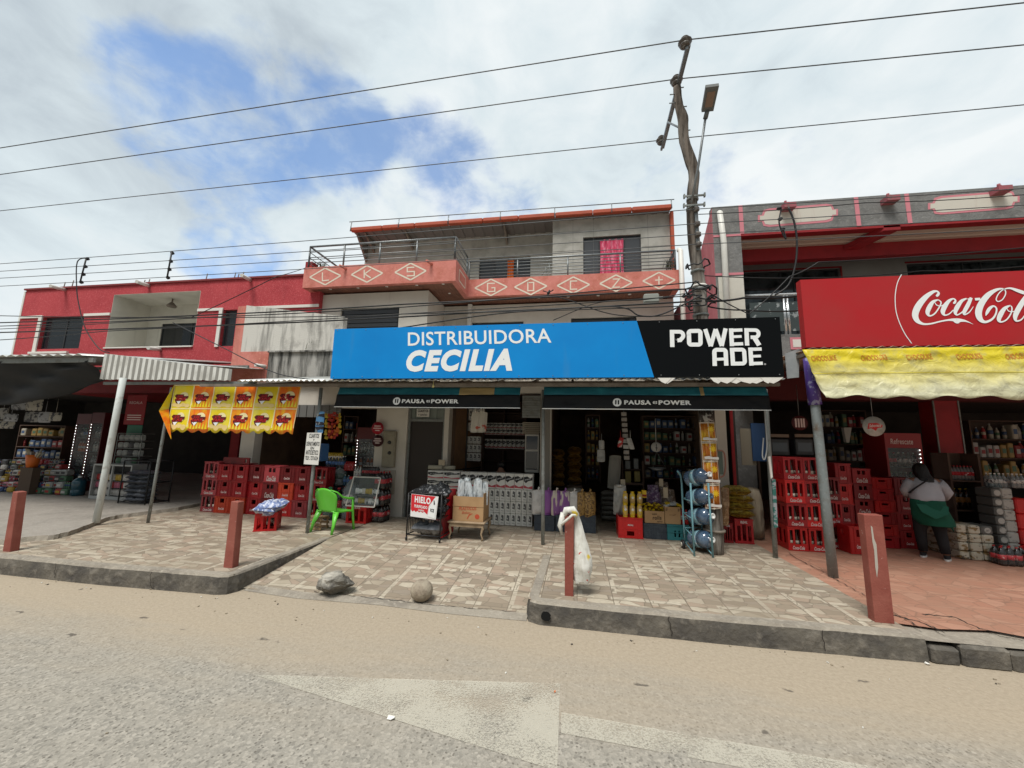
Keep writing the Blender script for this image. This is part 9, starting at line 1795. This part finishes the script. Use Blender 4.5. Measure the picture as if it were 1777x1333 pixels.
# soft drink plastic sheet right of the black sign
m = mb(); q4 = [Y(1362, 614, 5.35), Y(1387, 605, 5.35), Y(1386, 655, 5.35), Y(1366, 657, 5.35)]; m.poly([q4[3], q4[2], q4[1], q4[0]]); tag(m.build('plastic_sheet', M('milky_plastic', (.30, .33, .34), .4, layers=[(3, 5, (.42, .44, .44), .45, .7, I3)]), solid=.006) if False else m.build('plastic_sheet', M('milky_plastic', (.30, .33, .34), .4, layers=[(3, 5, (.42, .44, .44), .45, .7, I3)]), solid=.01), 'milky plastic sheet in the gap between the black and red signs', 'sheet')
# litter on the road
for k, (px_, py_, s_, c_, lab) in enumerate(((679, 1247, .022, M_white, 'crumpled white scrap of paper lying on the painted arrow edge'), (962, 1202, .009, M('scrap_orange', (.6, .2, .08), .7), 'tiny orange scrap on the painted arrow'), (1478, 1134, .02, M('scrap_pale', (.5, .48, .42), .8), 'pale flat scrap lying below the kerb near the broken blocks'), (1502, 1138, .016, MATS['scrap_pale'], 'small pale chip beside the flat scrap below the kerb'), (1610, 1153, .016, M_white, 'white fragment at the foot of the broken kerb'), (1187, 1107, .014, M_white, 'small white fragment under the long right kerb'))):
    p = Z(px_, py_, .004); m = mb(); mt = Matrix.Translation(p) @ Matrix.Rotation(k*1.3, 4, 'Z') @ Matrix.Rotation(.25, 4, 'X'); m.poly([mt @ Vector((s_*u, s_*v, .004+.004*((i*7) % 3))) for i, (u, v) in enumerate(((-1, -.5), (.2, -.7), (1, -.2), (.7, .6), (-.3, .5), (-.9, .3)))]); tag(m.build('paper_scrap', c_, solid=.002), lab, 'litter')

# ================================================================ stock deep in the shops
random.seed(77)
M_stk = [M('stock_ochre', (.30, .20, .06), .5, var=.3), M('stock_cream', (.38, .35, .28), .5, var=.3), M('stock_red', (.30, .03, .03), .5, var=.3), M('stock_green', (.07, .14, .08), .5, var=.3), M('stock_blue', (.05, .09, .18), .5, var=.3), M('stock_white', (.42, .42, .40), .5, var=.2)]
SN = ('ochre', 'cream', 'red', 'green', 'blue', 'white')
def backshelf(x0, x1, y, z0, z1, rows, per, desc, bottles=.4):
    th = thing('shelving', ((x0+x1)/2, y, z0), f'dark shelving full of goods {desc}', 'shelves'); m = mb()
    for k in range(rows+1): z = z0+(z1-z0)*k/rows; m.box(x0, x1, y, y+.3, z-.018, z)
    m.box(x0-.02, x0-.001, y, y+.3, z0-.1, z1); m.box(x1+.001, x1+.02, y, y+.3, z0-.1, z1); m.box(x0, x1, y+.301, y+.32, z0, z1); m.build('shelf_frame', M_shelf, th)
    for r_ in range(rows):
        z = z0+(z1-z0)*r_/rows+.002; h = (z1-z0)/rows-.05; k = random.randrange(6)
        for i in range(per):
            if random.random() < .35: k = random.randrange(6)
            x = x0+(x1-x0)*(i+.5)/per; w = (x1-x0)/per*.86; hh = h*random.uniform(.65, .98); lab = f'{SN[k]} article, {ORD14[min(i, 13)]} along, {ORD[r_]} shelf up {desc}'; m = mb()
            if random.random() < bottles: bottle_mesh(m, 'pet', (x, y+.1, z), s=hh/.252, capmi=1, labmi=2, n=8); tag(m.build('stock_bottle', [M_stk[k], M_stk[5], M_stk[random.randrange(6)]]), lab, 'bottle', 'stock on the dark shelves')
            else: m.bbox(x-w/2, x+w/2, y+.02, y+.2, z, z+hh, .012); m.box(x-w*.3, x+w*.3, y+.016, y+.0195, z+hh*.35, z+hh*.7, 1); tag(m.build('stock_packet', [M_stk[k], M_stk[(k+3) % 6]]), lab, 'packet', 'stock on the dark shelves')
a, b, z0, z1 = px(1118, 1215, 722, 830, 8.3); backshelf(a, b, 8.3, z0, z1, 5, 9, 'behind the scale')
a, b, z0, z1 = px(1018, 1040, 720, 830, 8.3); backshelf(a, b, 8.3, z0, z1, 5, 3, 'left of the price cards')
a, b, z0, z1 = px(596, 618, 722, 790, 8.0); backshelf(a, b, 8.0, z0, z1, 3, 3, 'behind the snack cluster')
a, b, z0, z1 = px(498, 556, 726, 800, 9.0); backshelf(a, b, 9.0, z0, z1, 3, 6, 'behind the crate wall')
a, b, z0, z1 = px(30, 108, 738, 795, 8.0); backshelf(a, b, 8.0, z0, z1, 3, 8, 'behind the orange bucket')
a, b, z0, z1 = px(1425, 1505, 712, 800, 9.0); backshelf(a, b, 9.0, z0, z1, 3, 8, 'behind the stout grey pole')
a, b, z0, z1 = px(1690, 1800, 730, 828, 8.6); backshelf(a, b, 8.6, z0, z1, 3, 9, 'above the can columns', .6)

# ================================================================ cracks in the concrete
random.seed(41)
M_crk = M('crack_dark', (.035, .03, .025), 1)
def crack(pts, w, plane, N, lift):
    m = mb(); out = []
    for a, b in zip(pts, pts[1:]):
        k = max(2, int(abs(b[0]-a[0])+abs(b[1]-a[1]))//7)
        for i in range(k): t = i/k; out.append((a[0]+(b[0]-a[0])*t+random.uniform(-1.4, 1.4), a[1]+(b[1]-a[1])*t+random.uniform(-1.2, 1.2)))
    out.append(pts[-1]); m.ribbon([(plane(*q), w*random.uniform(.4, 1.3)) for q in out], N, lift); tag(m.build('crack', M_crk), kind='structure')
for pts in ([(545, 1031), (640, 1041), (760, 1055), (900, 1067)],): crack(pts, .006, lambda a, b: Z(a, b, .0), (0, 0, 1), .005 if pts[0][0] != 545 else .026)
for pts in ([(1600, 1066), (1660, 1072), (1700, 1092), (1777, 1108)], [(1548, 1068), (1600, 1080), (1640, 1100)]): crack(pts, .012, lambda a, b: Z(a, b, .172), (0, 0, 1), .003)
crack([(1368, 960), (1430, 994), (1480, 1022), (1530, 1051), (1600, 1092)], .010, lambda a, b: Z(a, b, .178), (0, 0, 1), .004)
for x in (-5.6, -4.35, .75, 1.9): crack_m = mb(); zz = [.176-.03*i for i in range(6)]; crack_m.ribbon([(Vector((x+random.uniform(-.012, .012)+.006*i, 3.683 if x > 0 else 3.612, z)), .007) for i, z in enumerate(zz)], (0, -1, 0), .0); tag(crack_m.build('crack', M_crk), kind='structure')
